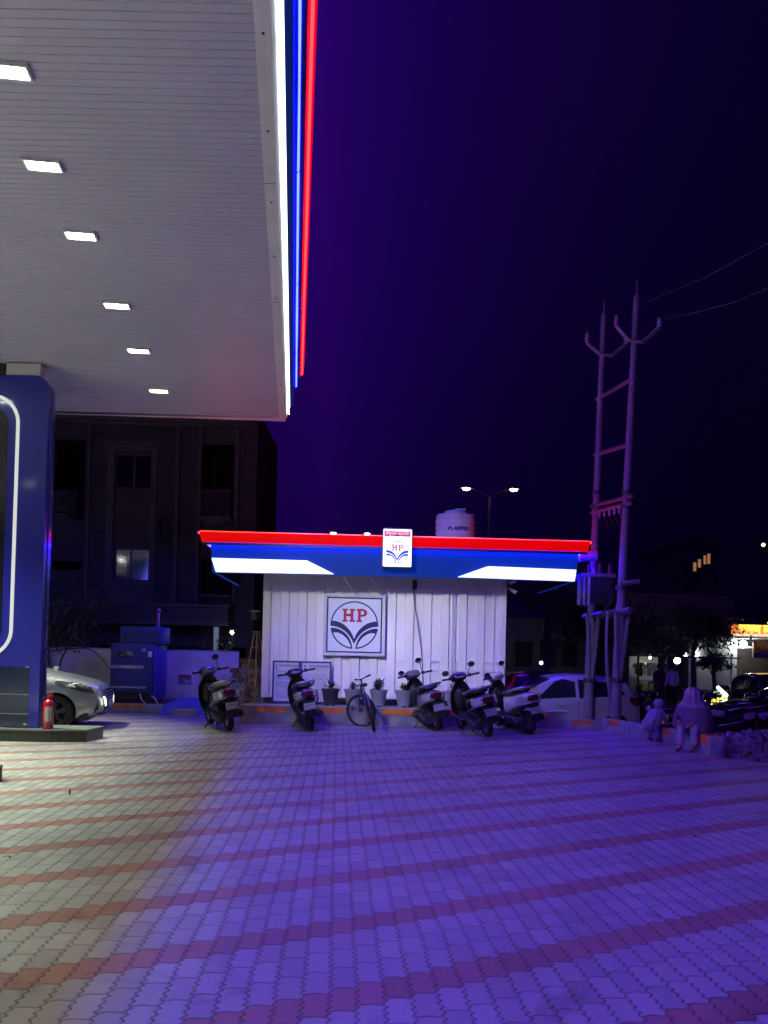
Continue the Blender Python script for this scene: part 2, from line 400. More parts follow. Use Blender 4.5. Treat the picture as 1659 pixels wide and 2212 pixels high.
kerb_run('kerb', 'end length of grey kerb with a bright orange painted block under the seated adult', KM, KB, .22, .29, nMB, 3, [((KB - KM).length - .62, (KB - KM).length - .06)], (M_['kerbgrey'], M_['amber']))
# ------------------------------------------------------------------ kiosk platform
PFY = 15.36
M_['plinth'] = mat('rough_plinth', (.24, .24, .24), .9, 0, .45, 3, .8, bscale=14)
t = thing('platform', 'raised concrete platform with orange and grey painted edge carrying the white kiosk', 'platform', (0, 0, 0))
YW = .035
def pfy(x): return PFY + YW * (x + 2.8) * .3
m = MB(); m.prism([(-2.82, PFY), (3.70, PFY + .09), (3.70, 19.2), (-2.82, 19.0)], lambda u, v, k: Vector((u, v, -.05 if k == 0 else .33)))
m.build('plinth', M_['plinth'], t, smooth=0)
def slab(x0, x1, mt_, nm, z0=.33, z1=.352):
    q = MB(); q.prism([(x0, pfy(x0) - .02), (x1, pfy(x1) - .02), (x1, pfy(x1) + .5), (x0, pfy(x0) + .5)], lambda u, v, k: Vector((u, v, z0 if k == 0 else z1)))
    return q.build(nm, mt_, t, smooth=0)
slab(-2.84, 3.72, M_['concrete'], 'coping')
for cxp, wd in ((557, 62), (688, 59), (829, 68), (972, 71), (1115, 70)):
    xa = (cxp - 829) / 108.0; xb = xa + wd / 108.0
    q = MB(); q.prism([(xa, pfy(xa) - .008), (xb, pfy(xb) - .008), (xb, pfy(xb) + .02), (xa, pfy(xa) + .02)], lambda u, v, k: Vector((u, v, .215 if k == 0 else .327)))
    q.build('painted_band', M_['amber'], t, smooth=0)

# ------------------------------------------------------------------ big canopy
DV = Vector((-.117, 1, 0))                       # long direction of the canopy
def CP(L, Y, z): return Vector((L - .117 * Y, Y, z))
CZ = CAM_H + 4.36
LI = -.27
YB = -14.0
def yfar(L): return 14.5 + (L + .27) * .035
M_['blueband'] = emi('blue_band_face', (0, .017, .27), .3, (.002, .01, .04))
M_['redband'] = emi('red_band_face', (1, .0, .045), .75, (.03, .0, .0))
M_['whiteband'] = emi('white_band_face', (.93, .97, 1), 2.6, (.7, .7, .7))
E_white = emi('white_led', (.84, .95, .9), 9)
E_blue = emi('blue_led', (.0005, .0009, 1), 740, (0, 0, 0))
E_red = emi('red_led', (1, .0020, .0020), 66, (0, 0, 0))
t = thing('canopy', 'huge white ribbed fuel station canopy with red, blue and white neon edge strips', 'canopy', (0, 0, 0))
# ribbed ceiling
m = MB(); pitch = .08; y = YB
LL = -16.0
Y1 = 14.34
while y < Y1 - pitch:
    for (a, b_, z) in ((0, .082, 0), (.082, .088, .014), (.088, .094, .014), (.094, .1, 0)):
        pass
    za, zb = CZ, CZ + .006
    y0 = y; y1 = y + .067; y2 = y + .070; y3 = y + .077; y4 = y + .08
    for (ya, z0, yb, z1) in ((y0, za, y1, za), (y1, za, y2, zb), (y2, zb, y3, zb), (y3, zb, y4, za)):
        m.face([CP(LL, ya, z0), CP(LI - .09, ya, z0), CP(LI - .09, yb, z1), CP(LL, yb, z1)])
    y += pitch
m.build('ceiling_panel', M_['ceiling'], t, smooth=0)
yE = y
m = MB()   # flat border strip and far border, seen from below
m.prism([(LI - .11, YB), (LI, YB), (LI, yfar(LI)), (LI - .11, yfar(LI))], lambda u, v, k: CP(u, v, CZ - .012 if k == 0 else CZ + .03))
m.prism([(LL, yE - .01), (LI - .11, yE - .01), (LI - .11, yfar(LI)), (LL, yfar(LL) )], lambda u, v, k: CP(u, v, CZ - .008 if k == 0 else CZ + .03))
q = m
for k in range(26):
    p = CP(LI - .05 , YB + 2 + k * 1.02, CZ - .0125); q.cyl(p, p + Vector((0, 0, -.006)), .011, seg=8, mi=1)
for k in range(6): q.prism([(LI - .112, 2.2 + 2.44 * k), (LI - .001, 2.2 + 2.44 * k), (LI - .001, 2.206 + 2.44 * k), (LI - .112, 2.206 + 2.44 * k)], lambda u, v, kk: CP(u, v, CZ - .0135 if kk == 0 else CZ - .01), 1)
q.build('edge_flashing', [M_['white_metal'], M_['darkmetal']], t, smooth=0)
# dark upper structure
m = MB(); m.prism([(LL, YB), (LI - .06, YB), (LI - .06, yfar(LI) - .02), (LL, yfar(LL) - .02)], lambda u, v, k: CP(u, v, CZ + .05 if k == 0 else CZ + 1.0))
m.build('roof_deck', M_['darkmetal'], t, smooth=0)
# far fascia (faces away) and side bands
def band(name, pts, mt_, y_end, back=YB):
    q = MB(); q.prism(pts, lambda u, v, k: CP(u, back if k == 0 else y_end, v)); return q.build(name, mt_, t, smooth=0)
band('white_lip', [(LI, CZ - .02), (-.235, CZ + .06), (-.22, CZ + .12), (LI + .02, CZ + .12)], M_['white_metal'], yfar(LI))
band('cutoff_ledge', [(-.178, CZ + .222), (-.112, CZ + .282), (-.32, CZ + .282), (-.32, CZ + .222)], M_['blueband'], yfar(LI) - .10)  # ledge added to block the blue tube's light from the paving underneath
band('white_strip_panel', [(-.235, CZ + .062), (-.205, CZ + .16), (-.18, CZ + .22), (-.32, CZ + .22), (-.26, CZ + .09)], M_['whiteband'], yfar(LI) - .15)
band('blue_strip_panel', [(-.18, CZ + .285), (-.11, CZ + .60), (-.32, CZ + .60), (-.32, CZ + .285)], M_['blueband'], yfar(LI) - .05)
band('red_strip_panel', [(-.06, CZ + .70), (.07, CZ + 1.05), (-.32, CZ + 1.03), (-.32, CZ + .70)], M_['redband'], yfar(LI) + .02)
band('strip_backing', [(-.13, CZ + .602), (-.010, CZ + .698), (-.32, CZ + .698), (-.32, CZ + .602)], M_['black'], yfar(LI) - .02)  # outer edge pushed out to keep red light off the inner paving
def led(name, L0, z, r, mt_, y_end, step=2.44):
    q = MB(); y = YB; k = 0
    while y < y_end - .05:
        yb = min(y + step - .03, y_end); a = CP(L0, y, z); b_ = CP(L0, yb, z)
        mid = (a + b_) / 2 + Vector((rnd.uniform(-.004, .004), 0, rnd.uniform(-.006, .006)))
        q.tube([a, mid, b_], r, 8); y += step
    return q.build(name, mt_, t)
led('blue_neon_tube', -.080, CZ + .655, .019, E_blue, yfar(LI) - .03)
led('red_neon_tube', .026, CZ + .91, .0185, E_red, yfar(LI) + .03)
led('white_neon_tube', -.20, CZ + .10, .012, E_white, yfar(LI) - .12)
q = MB(); q.prism([(LL, yfar(LL) - .03), (LI - .0, yfar(LI) - .03), (LI - .0, yfar(LI) + .02), (LL, yfar(LL) + .02)], lambda u, v, k: CP(u, v, CZ + .04 if k == 0 else CZ + .95))
q.build('far_fascia', M_['darkmetal'], t, smooth=0)

# recessed ceiling lamps
E_lamp = emi('lamp_lens', (.88, 1, .86), 62); E_lamp4 = emi('lamp_lens_near', (.88, 1, .86), 22); E_lamp2 = emi('lamp_lens_strong', (.86, 1, .80), 520)
def lamp(lbl, p, grp='recessed lamps in the canopy ceiling'):
    o = thing('ceiling_light', lbl, 'light', p, math.atan(.117) * 1, grp)
    q = MB()
    for (a, b_, c, d) in ((-.165, .165, -.085, -.065), (-.165, .165, .065, .085), (-.165, -.145, -.065, .065), (.145, .165, -.065, .065)):
        q.bb(a, b_, c, d, -.03, .006)
    q.build('frame', M_['white_metal'], o, smooth=0)
    MB().prism([(-.138, 0), (-.118, -.056), (.118, -.056), (.138, 0), (.118, .056), (-.118, .056)], lambda u, v, k: Vector((u, v, -.026 if k == 0 else -.012))).build('lens', E_lamp, o, smooth=0)
    return o
vis = [(17, 148), (93, 353), (174, 505), (252, 657), (299, 755), (343, 842)]
where = ['cut by the left edge of the view, first in the row', 'largest lamp seen whole, second in the row', 'third lamp back along the row', 'fourth lamp back along the row', 'second last lamp back along the row', 'smallest lamp at the far end of the row']
def beam(p, watts, spread, y_size=.12):
    la = bpy.data.lights.new('extra_canopy_beam', 'AREA'); la.shape = 'RECTANGLE'; la.size = .28; la.size_y = y_size; la.energy = watts; la.color = (.92, 1, .76); la.spread = R(spread)
    lo = bpy.data.objects.new('extra_canopy_beam', la); col.objects.link(lo); lo.location = (p.x, p.y, CZ - .05)
L0 = None
for (u, v), wh in zip(vis, where):
    p = onz(u, v, CZ - .005)
    beam(p, 7, 46)
    if L0 is None: L0 = lamp('white recessed canopy lamp ' + wh, p)
    else: o = dup(L0, p, math.atan(.117), 'white recessed canopy lamp ' + wh)
def aimed_fill(p, tgt, watts, spread):  # added fill light turned at the kiosk wall; no fixture points there
    la = bpy.data.lights.new('extra_canopy_beam', 'AREA'); la.shape = 'RECTANGLE'; la.size = .28; la.size_y = .12; la.energy = watts; la.color = (.95, 1, .92); la.spread = R(spread)
    lo = bpy.data.objects.new('extra_canopy_beam', la); col.objects.link(lo); lo.location = (p.x, p.y, CZ - .06)
    lo.rotation_euler = (Vector(tgt) - lo.location).to_track_quat('-Z', 'Y').to_euler()
aimed_fill(onz(93, 353, CZ), (.8, 16.3, 1.9), 24, 40); aimed_fill(onz(174, 505, CZ), (.2, 16.3, 1.8), 18, 42)
for y_, w9 in ((10.2, 'first'), (8.4, 'second'), (6.6, 'third')): dup(L0, CP(-11.9, y_, CZ - .005), math.atan(.117), 'white recessed canopy lamp beyond the frame')
hid = [(-2.2, y_) for y_ in (4.2, 2.6, 1.0, -.6, -2.4, -4.4)] + [(-5.7, y_) for y_ in (12.6, 9.8, 7.2, 4.6, 2.0, -.6, -3.4)] + [(-9.2, y_) for y_ in (12.6, 9.4, 6.2, 3.0, -.2)]
for L_, y_ in hid:
    o = dup(L0, CP(L_, y_, CZ - .005), math.atan(.117), 'white recessed canopy lamp beyond the frame')
    if L_ < -4:
        beam(CP(L_, y_, 0), 235 if y_ > 3 else 300, 76)
    else:
        beam(CP(L_, y_, 0), 9 if y_ > -1 else 6, 40)
        if y_ < 3:
            for ch in [x for x in col.objects if x.parent == o and x.name.startswith('lens')]:
                ch.data = ch.data.copy(); ch.data.materials[0] = E_lamp4

# ------------------------------------------------------------------ blue canopy column on its island
M_['bluepaint'] = mat('blue_cladding', (.003, .005, .23), .36, 0, .06, 1, coat=.4)
M_['bluedark'] = mat('blue_cladding_return', (.02, .022, .20), .25, 0, .06, 1, coat=.6)
IZ = .185
t = thing('island', 'low black granite island under the blue canopy column', 'island', (0, 0, 0))
ix = onz(187, 1603).x; iy = onz(187, 1603).y
m = MB(); m.prism([(-10, iy - .12), (ix - .5, iy - .12), (ix, iy), (ix + .02, iy + .62), (-10, iy + .62)], lambda u, v, k: Vector((u, v, -.02 if k == 0 else IZ - .02)))
m.build('granite_side', M_['granite'], t, smooth=0)
M_['granite_top'] = mat('grey_granite_top', (.12, .13, .12), .5, 0, .3, 12, .1)
m = MB(); m.prism([(-10, iy - .135), (ix - .5, iy - .135), (ix + .015, iy - .01), (ix + .035, iy + .64), (-10, iy + .64)], lambda u, v, k: Vector((u, v, IZ - .02 if k == 0 else IZ)))
m.build('granite_top', M_['granite_top'], t, smooth=0)
p2 = onz(6, 1690)
t = thing('island', 'corner of another dark granite island at the left edge of the frame', 'island', (0, 0, 0))
m = MB(); m.prism([(p2.x - 5, p2.y), (p2.x - .01, p2.y), (p2.x - .4, p2.y + .5), (p2.x - 5, p2.y + .9)], lambda u, v, k: Vector((u, v, 0 if k == 0 else .16))); m.build('granite_side', M_['granite'], t)
m = MB(); m.prism([(p2.x - 5, p2.y - .01), (p2.x, p2.y - .01), (p2.x - .4, p2.y + .52), (p2.x - 5, p2.y + .92)], lambda u, v, k: Vector((u, v, .16 if k == 0 else .18))); m.build('granite_top', M_['granite_top'], t)

cy0 = iy + .08; cy1 = cy0 + .26
cxr = at(82, 1570, cy0).x
ctop = CAM_H + 4.14
t = thing('canopy_column', 'tall blue clad canopy column with glowing white rounded outline and dark glass', 'column', (0, 0, 0))
CW = 3.0
def rrect(x0, x1, z0, z1, r, n=8, corners=(1, 1, 1, 1)):
    out = []
    for (cx, cz, a0, on) in ((x1, z0, -90, corners[0]), (x1, z1, 0, corners[1]), (x0, z1, 90, corners[2]), (x0, z0, 180, corners[3])):
        if not on: out.append((cx, cz)); continue
        sx = -1 if cx == x1 else 1; sz = 1 if cz == z0 else -1
        for k in range(n + 1):
            a = R(a0 + 90 * k / n); out.append((cx + sx * r + r * math.cos(a), cz + sz * r + r * math.sin(a)))
    return out
xl = cxr - CW; lean = .003
def cfr(y0, y1):
    return lambda u, v, k: Vector((u + (v - IZ) * lean * 1.0, y0 if k == 0 else y1, v))
m = MB(); m.prism(rrect(xl, cxr, IZ, ctop, .22, corners=(0, 1, 1, 0)), cfr(cy0, cy0 + .12)); m.build('cladding', M_['bluepaint'], t, smooth=40)
m = MB(); m.prism(rrect(xl + .02, cxr + .012, IZ, ctop - .03, .22, corners=(0, 1, 1, 0)), cfr(cy0 + .12, cy0 + .22)); m.build('side_return', M_['bluedark'], t, smooth=40)
# white light line: rounded rectangle outline
def lx(u): return at(u, 1130, cy0).x
xo = lx(34) - .02; zo0 = at(20, 1405, cy0).z; zo1 = at(20, 858, cy0).z
xi0 = xl + (cxr - xo)
pts = [Vector((a + (b_ - IZ) * lean, cy0 - .012, b_)) for a, b_ in rrect(xi0, xo, zo0 - .1, zo1 + .02, .42, 12)]
E_line = emi('outline_light', (.9, .95, .88), .70, (.1, .1, .1))
q = MB(); q.tube(pts, .027, 8, closed=True); q.build('light_outline', E_line, t)
m = MB(); m.prism(rrect(xi0 + .12, xo - .155, zo0 + .02, zo1 - .13, .3, 12), cfr(cy0 - .006, cy0 + .01)); m.build('glass_panel', M_['glass_dark'], t, smooth=40)
# dark lower glass with shelf lines
gx = at(62, 1500, cy0).x
M_['blueglass'] = mat('dark_blue_glass', (.008, .016, .05), .1, 0, .3, 2)
for (va, vb) in ((1440, 1499), (1500.5, 1541), (1542.5, 1572)):
    m = MB(); m.bb(xl + .3, gx, cy0 - .006, cy0 + .01, at(30, vb, cy0).z, at(30, va, cy0).z); m.build('lower_glass', M_['blueglass'], t, smooth=0)
m = MB()
for v in (1499.8, 1541.8, 1573): m.bb(xl + .3, gx, cy0 - .009, cy0 - .004, at(30, v, cy0).z - .004, at(30, v, cy0).z + .006)
m.bb(gx - .06, gx - .01, cy0 - .02, cy0 - .006, IZ + .04, IZ + .07); m.bb(gx - .06, gx - .0, cy0 - .012, cy0 - .006, at(60, 1441, cy0).z - .01, at(60, 1441, cy0).z + .012)
m.build('trim_line', M_['steel'], t, smooth=0)
m = MB(); xa = at(18, 800, cy0 + .1).x; xb = at(92, 800, cy0 + .1).x
m.bb(xa, xb, cy0 + .03, cy0 + .25, ctop - .02, CZ - .02, bev=.01); m.build('column_cap', M_['white_metal'], t)
m = MB(); m.bb(xl + .8, xa - .05, cy0 + .12, cy1, ctop - .02, CZ - .0); m.build('column_core', M_['darkmetal'], t)
dup(t, (-3.9, .3, 0), 0, 'second blue clad canopy column beyond the left edge of the frame')
# ------------------------------------------------------------------ kiosk cabin
KZ = .352
KY = 16.3
KX0, KX1 = at(566, 1400, KY).x, at(1093, 1400, KY + .1).x
YAW = .03
K = Matrix.Rotation(YAW, 4, 'Z'); K = Matrix.Translation((KX0, KY, KZ)) @ K
KW = (KX1 - KX0) / math.cos(YAW)
def kp(x, y, z): return K @ Vector((x, y, z))
kiosk = thing('kiosk', 'white corrugated container kiosk with red, blue and white lit fascia on a raised platform', 'kiosk', (KX0, KY, KZ), YAW)
zt = 3.02 - KZ + .12
ztop_wall = 2.98
# corrugated front between the rails, real folds
m = MB(); prof = []; x = .16; k = 0
edges = []
P = .38
while x < KW - .16:
    for (dx, y) in ((0, 0), (.022, .04), (.19, .04), (.212, 0), (.38, 0)):
        if x + dx <= KW - .14: edges.append((x + dx, y))
    x += P
za, zb = .17, 2.47
for (xa, ya), (xb, yb) in zip(edges, edges[1:]):
    if xb > xa: m.face([(xa, ya, za), (xb, yb, za), (xb, yb, zb), (xa, ya, zb)])
m.bb(.0, KW, .045, .06, .1, 2.9)
m.bb(.14, KW - .14, -.004, .05, 2.47, 2.80)
m.bb(.14, KW - .14, -.004, .05, .12, .17)
m.build('front_wall', M_['cabin'], kiosk, smooth=0)
for xx in (0, KW - .16):
    MB().bb(xx, xx + .16, -.02, .12, .1, 2.86, bev=.01).build('corner_post', M_['cabin'], kiosk)
# door outline on the right third of the front wall, a plain seam with hinges
m = MB(); xd = KW * .79
m.bb(xd - .02, xd, -.012, .02, .2, 2.44); m.bb(xd - .075, xd - .055, -.012, .02, .2, 2.44)
m.build('door_post', M_['cabin'], kiosk, smooth=0)
m = MB(); m.bb(xd - .05, xd - .03, -.03, .0, 1.08, 1.3); m.build('latch', M_['cabin'], kiosk, smooth=0)
m = MB(); m.bb(KW * .55, KW - .16, -.012, .01, .93, .955); m.bb(KW * .68, KW - .16, -.012, .01, .74, .76); m.build('wall_trunking', M_['cabin'], kiosk, smooth=0)
m = MB()
for xx, sgn in ((0, 1), (KW, -1)):
    for i in range(9):
        y0 = .12 + i * .25
        m.bb(min(xx, xx + sgn * .03), max(xx, xx + sgn * .03), y0, y0 + .13, .12, 2.8)
    m.bb(min(xx + sgn * .03, xx + sgn * .05), max(xx + sgn * .03, xx + sgn * .05), .1, 2.4, .1, 2.85)
m.build('side_wall', M_['cabin'], kiosk, smooth=0)
MB().bb(0, KW, 2.38, 2.42, .1, 2.85).build('rear_wall', M_['cabin'], kiosk, smooth=0)
MB().bb(.0, KW, -.0, 2.42, 2.86, 2.9).build('cabin_roof', M_['white_metal'], kiosk, smooth=0)
MB().bb(.05, KW - .05, .05, 2.3, .0, .1).build('base_skid', M_['black'], kiosk, smooth=0)

# fascia box
FY = 15.42
fx0 = at(460, 1225, FY).x; fx1 = at(1245, 1240, FY + .15).x
zlo = (at(460, 1238, FY).z + at(1245, 1252, FY).z) / 2 - KZ; 
def kloc(p): return K.inverted() @ p
a = kloc(Vector((fx0, FY, KZ))); b_ = kloc(Vector((fx1, FY + .15, KZ)))
X0, X1, YF = a.x, b_.x, (a.y)
zb0 = zlo; zr = zlo + .60; zt_ = zlo + .795
YR = YF + 3.3
FR = emi('fascia_red', (1, .0, .0), .66, (.25, .0, .0))
FB = emi('fascia_blue', (.0, .045, .6), .34, (.004, .02, .06))
FW = emi('fascia_white', (.80, .93, 1), 1.25, (.7, .7, .7))
def fbox(name, x0, x1, y0, z0, z1, mt_, flare=0.0, yb=YR):
    q = MB()
    q.loft([[Vector((x0 + flare, y0 + flare, z0)), Vector((x1 - flare, y0 + flare, z0)), Vector((x1 - flare, yb, z0)), Vector((x0 + flare, yb, z0))],
            [Vector((x0, y0, z1)), Vector((x1, y0, z1)), Vector((x1, yb, z1)), Vector((x0, yb, z1))]])
    return q.build(name, mt_, kiosk, smooth=0)
def ringband(name, x0, x1, y0, z0, z1, mt_, flare, yb=YR, th=.05):
    q = MB()
    q.loft([[Vector((x0 + flare, y0 + flare, z0)), Vector((x1 - flare, y0 + flare, z0)), Vector((x1 - flare, y0 + flare + th, z0)), Vector((x0 + flare, y0 + flare + th, z0))], [Vector((x0, y0, z1)), Vector((x1, y0, z1)), Vector((x1, y0 + th, z1)), Vector((x0, y0 + th, z1))]])
    for (xa, xb, sg_) in ((x0, x0 + .02, 1), (x1 - .02, x1, -1)):
        q.loft([[Vector((xa + flare * sg_, y0 + th + .002, z0)), Vector((xb + flare * sg_, y0 + th + .002, z0)), Vector((xb + flare * sg_, yb, z0)), Vector((xa + flare * sg_, yb, z0))], [Vector((xa, y0 + th + .002, z1)), Vector((xb, y0 + th + .002, z1)), Vector((xb, yb, z1)), Vector((xa, yb, z1))]])
    return q.build(name, mt_, kiosk, smooth=0)
ringband('blue_band', X0 - .06, X1 + .06, YF, zb0 + .004, zr, FB, .04)
q = MB(); q.bb(X0 + .03, X1 - .03, YF + .10, YF + .13, zb0 + .02, zr)
for xx in (X0 + .02, X1 - .045): q.bb(xx, xx + .025, YF + .131, YR, zb0 + .02, zr)
q.build('band_backing', M_['black'], kiosk, smooth=0)
fbox('red_band', X0 - .27, X1 + .27, YF - .12, zr + .002, zt_, FR, .05)
q = MB(); q.bb(X0 - .22, X1 + .22, YF - .07, YF - .055, zr - .058, zr + .0); q.build('red_lip', M_['black'], kiosk, smooth=0)
XM0, XM1 = X0, X1
def wpt(u, v): return kloc(at(u, v, FY + .06))
for (nm, us) in (('white_panel', ((460, 1207), (664, 1212), (721, 1240), (468, 1236))), ('white_panel', ((1247, 1230), (1054, 1223), (990, 1245.5), (1245, 1254)))):
    pts = [wpt(*u) for u in us]
    q = MB(); A_ = [Vector((p.x, YF - .05, p.z)) for p in pts]; B_ = [Vector((p.x, YF + .06, p.z)) for p in pts]
    A_[0].y -= .05; A_[1].y -= .05
    va, vb = q._v(A_), q._v(B_); q.skin(va, vb); q.cap(va); q.cap(vb)
    q.build(nm, FW, kiosk, smooth=0)
q = MB(); q.bb(X0 + .08, X1 - .08, YF + .14, YR - .05, zb0 + .40, zb0 + .42); q.build('soffit', M_['darkmetal'], kiosk, smooth=0)
EK_red = emi('kiosk_red_led', (1, .02, .0), 2.0)
EK_red2 = emi('kiosk_red_end_led', (1, .012, .03), 22, (0, 0, 0)); EK_blue2 = emi('kiosk_blue_end_led', (.0015, .003, 1), 330, (0, 0, 0)); EK_blue = emi('kiosk_blue_led', (.001, .003, 1), 230)
EK_white = emi('kiosk_white_led', (.8, .9, 1), 5)
q = MB(); q.tube([(X0 - .262, YF - .112, zt_ + .014), (X1 + .262, YF - .112, zt_ + .014)], .011, 8)
q.build('red_led_tube', EK_red, kiosk)
for xx in (X0 - .285, X1 + .285):
    q = MB(); q.tube([(xx, YF - .08, zt_ - .01), (xx, YR, zt_ - .01)], .014, 8); q.build('red_led_tube', EK_red2, kiosk)
for xx in (X0 - .125, X1 + .125):
    q = MB(); q.tube([(xx, YF - .03, zr - .022), (xx, YR - .1, zr - .022)], .018, 8); q.build('blue_led_tube', EK_blue2, kiosk)
q = MB(); q.tube([(X0 - .08, YF - .022, zr - .020), (X1 + .08, YF - .022, zr - .020)], .016, 8)
q.build('blue_led_tube', EK_blue, kiosk)
# slanted stays from fascia to wall
for uu in (740, 800):
    p = kloc(at(uu, 1242, FY + .1)); q = MB(); q.cyl((p.x, YF + .1, zb0), (p.x + .33, -.01, 2.25), .013, seg=8); q.build('stay_rod', M_['white_metal'], kiosk)
for xx in (X0 + .35, X1 - .35):
    q = MB(); q.box((xx, YF + .9, zb0 + .35), (.05, 1.5, .05)); q.build('stay_rod', M_['white_metal'], kiosk)

# ---------------- emblem shapes (unit square, +-1 around the circle centre, circle radius ~.77)
def bez(pts, n=8):
    """Catmull-Rom through points"""
    out = []
    P_ = [pts[0]] + list(pts) + [pts[-1]]
    for i in range(1, len(P_) - 2):
        p0, p1, p2, p3 = P_[i - 1], P_[i], P_[i + 1], P_[i + 2]
        for k in range(n):
            t = k / n
            out.append(tuple(.5 * ((2 * p1[j]) + (-p0[j] + p2[j]) * t + (2 * p0[j] - 5 * p1[j] + 4 * p2[j] - p3[j]) * t * t + (-p0[j] + 3 * p1[j] - 3 * p2[j] + p3[j]) * t ** 3) for j in (0, 1)))
    out.append(tuple(pts[-1])); return out
def emblem(parent, O, ux, uz, nrm, s, ink, red, pfx=''):
    """emblem drawn on the plane O + ux*a + uz*b, thickness along nrm; s = metres per source unit (pixels of the sign)"""
    def F(h):
        return lambda u, v, k: O + ux * ((u - 797) * s) + uz * ((790 - v) * s) + nrm * (h if k else .0005)
    q = MB(); ro, ri = 515, 486
    def arc(a0, a1, n=44):
        pts = [(797 + ro * math.cos(R(a0 + (a1 - a0) * k / n)), 790 - ro * math.sin(R(a0 + (a1 - a0) * k / n))) for k in range(n + 1)]
        pts2 = [(797 + ri * math.cos(R(a0 + (a1 - a0) * k / n)), 790 - ri * math.sin(R(a0 + (a1 - a0) * k / n))) for k in range(n + 1)]
        for i in range(n):
            q.prism([pts[i], pts[i + 1], pts2[i + 1], pts2[i]], F(.0045))
    arc(-3, 183); arc(188, 266); arc(274, 352)
    up = bez([(305, 705), (400, 712), (545, 765), (680, 880), (752, 985), (797, 1090)]); lo = bez([(797, 1200), (735, 1085), (640, 962), (510, 872), (390, 828), (284, 815)])
    n = len(up)
    lo = lo[::-1]
    for sgn in (1, -1):
        for i in range(n - 1):
            pg = [up[i], up[i + 1], lo[i + 1], lo[i]]
            pg = [((797 + (x - 797) * sgn), y) for x, y in pg]
            q.prism(pg, F(.004))
    up = bez([(288, 862), (400, 864), (540, 920), (660, 1020), (735, 1160), (764, 1305)]); lo = bez([(335, 965), (430, 958), (530, 995), (630, 1075), (705, 1190), (735, 1290)])
    for sgn in (1, -1):
        for i in range(len(up) - 1):
            pg = [up[i], up[i + 1], lo[i + 1], lo[i]]
            q.prism([((797 + (x - 797) * sgn), y) for x, y in pg], F(.004))
    q.build(pfx + 'emblem', ink, parent, smooth=0)
    q = MB()
    def rect(x0, y0, x1, y1): q.prism([(x0, y0), (x1, y0), (x1, y1), (x0, y1)], F(.005))
    rect(562, 482, 618, 682); rect(712, 482, 770, 682); rect(618, 548, 712, 602)
    for (x0, x1) in ((535, 650), (690, 805)): rect(x0, 440, x1, 482); rect(x0, 682, x1, 722)
    rect(872, 482, 930, 682); rect(840, 682, 960, 722)
    rect(840, 440, 960, 482); rect(930, 565, 960, 606)
    prv = None
    for k in range(15):
        a = R(90 - 180 * k / 14)
        o_ = (960 + 108 * math.cos(a), 523 - 83 * math.sin(a)); i_ = (960 + 50 * math.cos(a), 523 - 41 * math.sin(a))
        if prv: q.prism([prv[0], o_, i_, prv[1]], F(.005))
        prv = (o_, i_)
    q.build(pfx + 'letters', red, parent, smooth=0)

# ---------------- square wall sign
M_['signface'] = mat('sign_face', (.72, .78, .86), .2, 0, .05, 2, coat=.3)
M_['navy'] = mat('navy_ink', (.01, .008, .10), .4, 0, .1)
M_['maroon'] = mat('maroon_ink', (.38, .0, .03), .4, 0, .1)
pc = at(765.5, 1350.5, KY + .02)
sg = thing('wall_sign', 'square framed sign with blue petal emblem and red HP letters on the kiosk wall', 'sign', K @ Vector((kloc(pc).x, -.075, kloc(pc).z)), YAW)
hs = .655
m = MB()
for (a, b_, c, d) in ((-hs, hs, hs - .055, hs), (-hs, hs, -hs, -hs + .055), (-hs, -hs + .055, -hs + .055, hs - .055), (hs - .055, hs, -hs + .055, hs - .055)):
    m.bb(a, b_, -.045, .05, c, d, bev=.012)
m.build('frame', M_['white_metal'], sg)
MB().bb(-hs + .05, hs - .05, -.02, .05, -hs + .05, hs - .05).build('panel', M_['signface'], sg, smooth=0)
hb = hs - .068
m = MB()
for (a, b_, c, d) in ((-hb, hb, hb - .03, hb), (-hb, hb, -hb, -hb + .03), (-hb, -hb + .03, -hb + .03, hb - .03), (hb - .03, hb, -hb + .03, hb - .03)): m.bb(a, b_, -.026, -.018, c, d)
m.build('border_line', M_['navy'], sg, smooth=0)
emblem(sg, Vector((0, -.021, 0)), Vector((1, 0, 0)), Vector((0, 0, 1)), Vector((0, -1, 0)), 1.31 / 1335, M_['navy'], M_['maroon'])

# ---------------- lit sign box on the fascia
pc = at(859, 1182, FY - .2)
lb = thing('light_box', 'small upright glowing white light box with HP emblem centred on the fascia', 'sign', K @ Vector((kloc(pc).x, YF - .19, kloc(pc).z)), YAW)
hw, hh = .285, .375
MB().bb(-hw - .02, hw + .02, .0, .17, -hh - .03, hh + .03, bev=.012).build('housing', M_['black'], lb)
LBW = emi('light_box_face', (.93, .97, 1), .98, (.8, .8, .8))
q = MB(); q.prism(rrect(-hw, hw, -hh, hh, .02, 4), lambda u, v, k: Vector((u, -.018 if k == 0 else .0, v))); q.build('lit_face', LBW, lb, smooth=0)
LB_i = emi('light_box_blue', (.03, .10, .42), .5, (.02, .06, .3)); LB_r = emi('light_box_red', (.34, .015, .05), .8, (.3, .02, .05)); LB_w = emi('light_box_pale', (1, .62, .72), .9)
emblem(lb, Vector((0, -.019, -.085)), Vector((1, 0, 0)), Vector((0, 0, 1)), Vector((0, -1, 0)), .445 / 1030, LB_i, LB_r)
MB().bb(-hw + .02, hw - .03, -.022, -.018, hh - .145, hh - .045).build('name_strip', LB_r, lb, smooth=0)
text('हिन्दुस्तान पेट्रोलियम', .075, face_cam(-.005, -.0235, hh - .094), LB_w, 'strip_lettering', lb, .001, xs=.78, bold=.001)

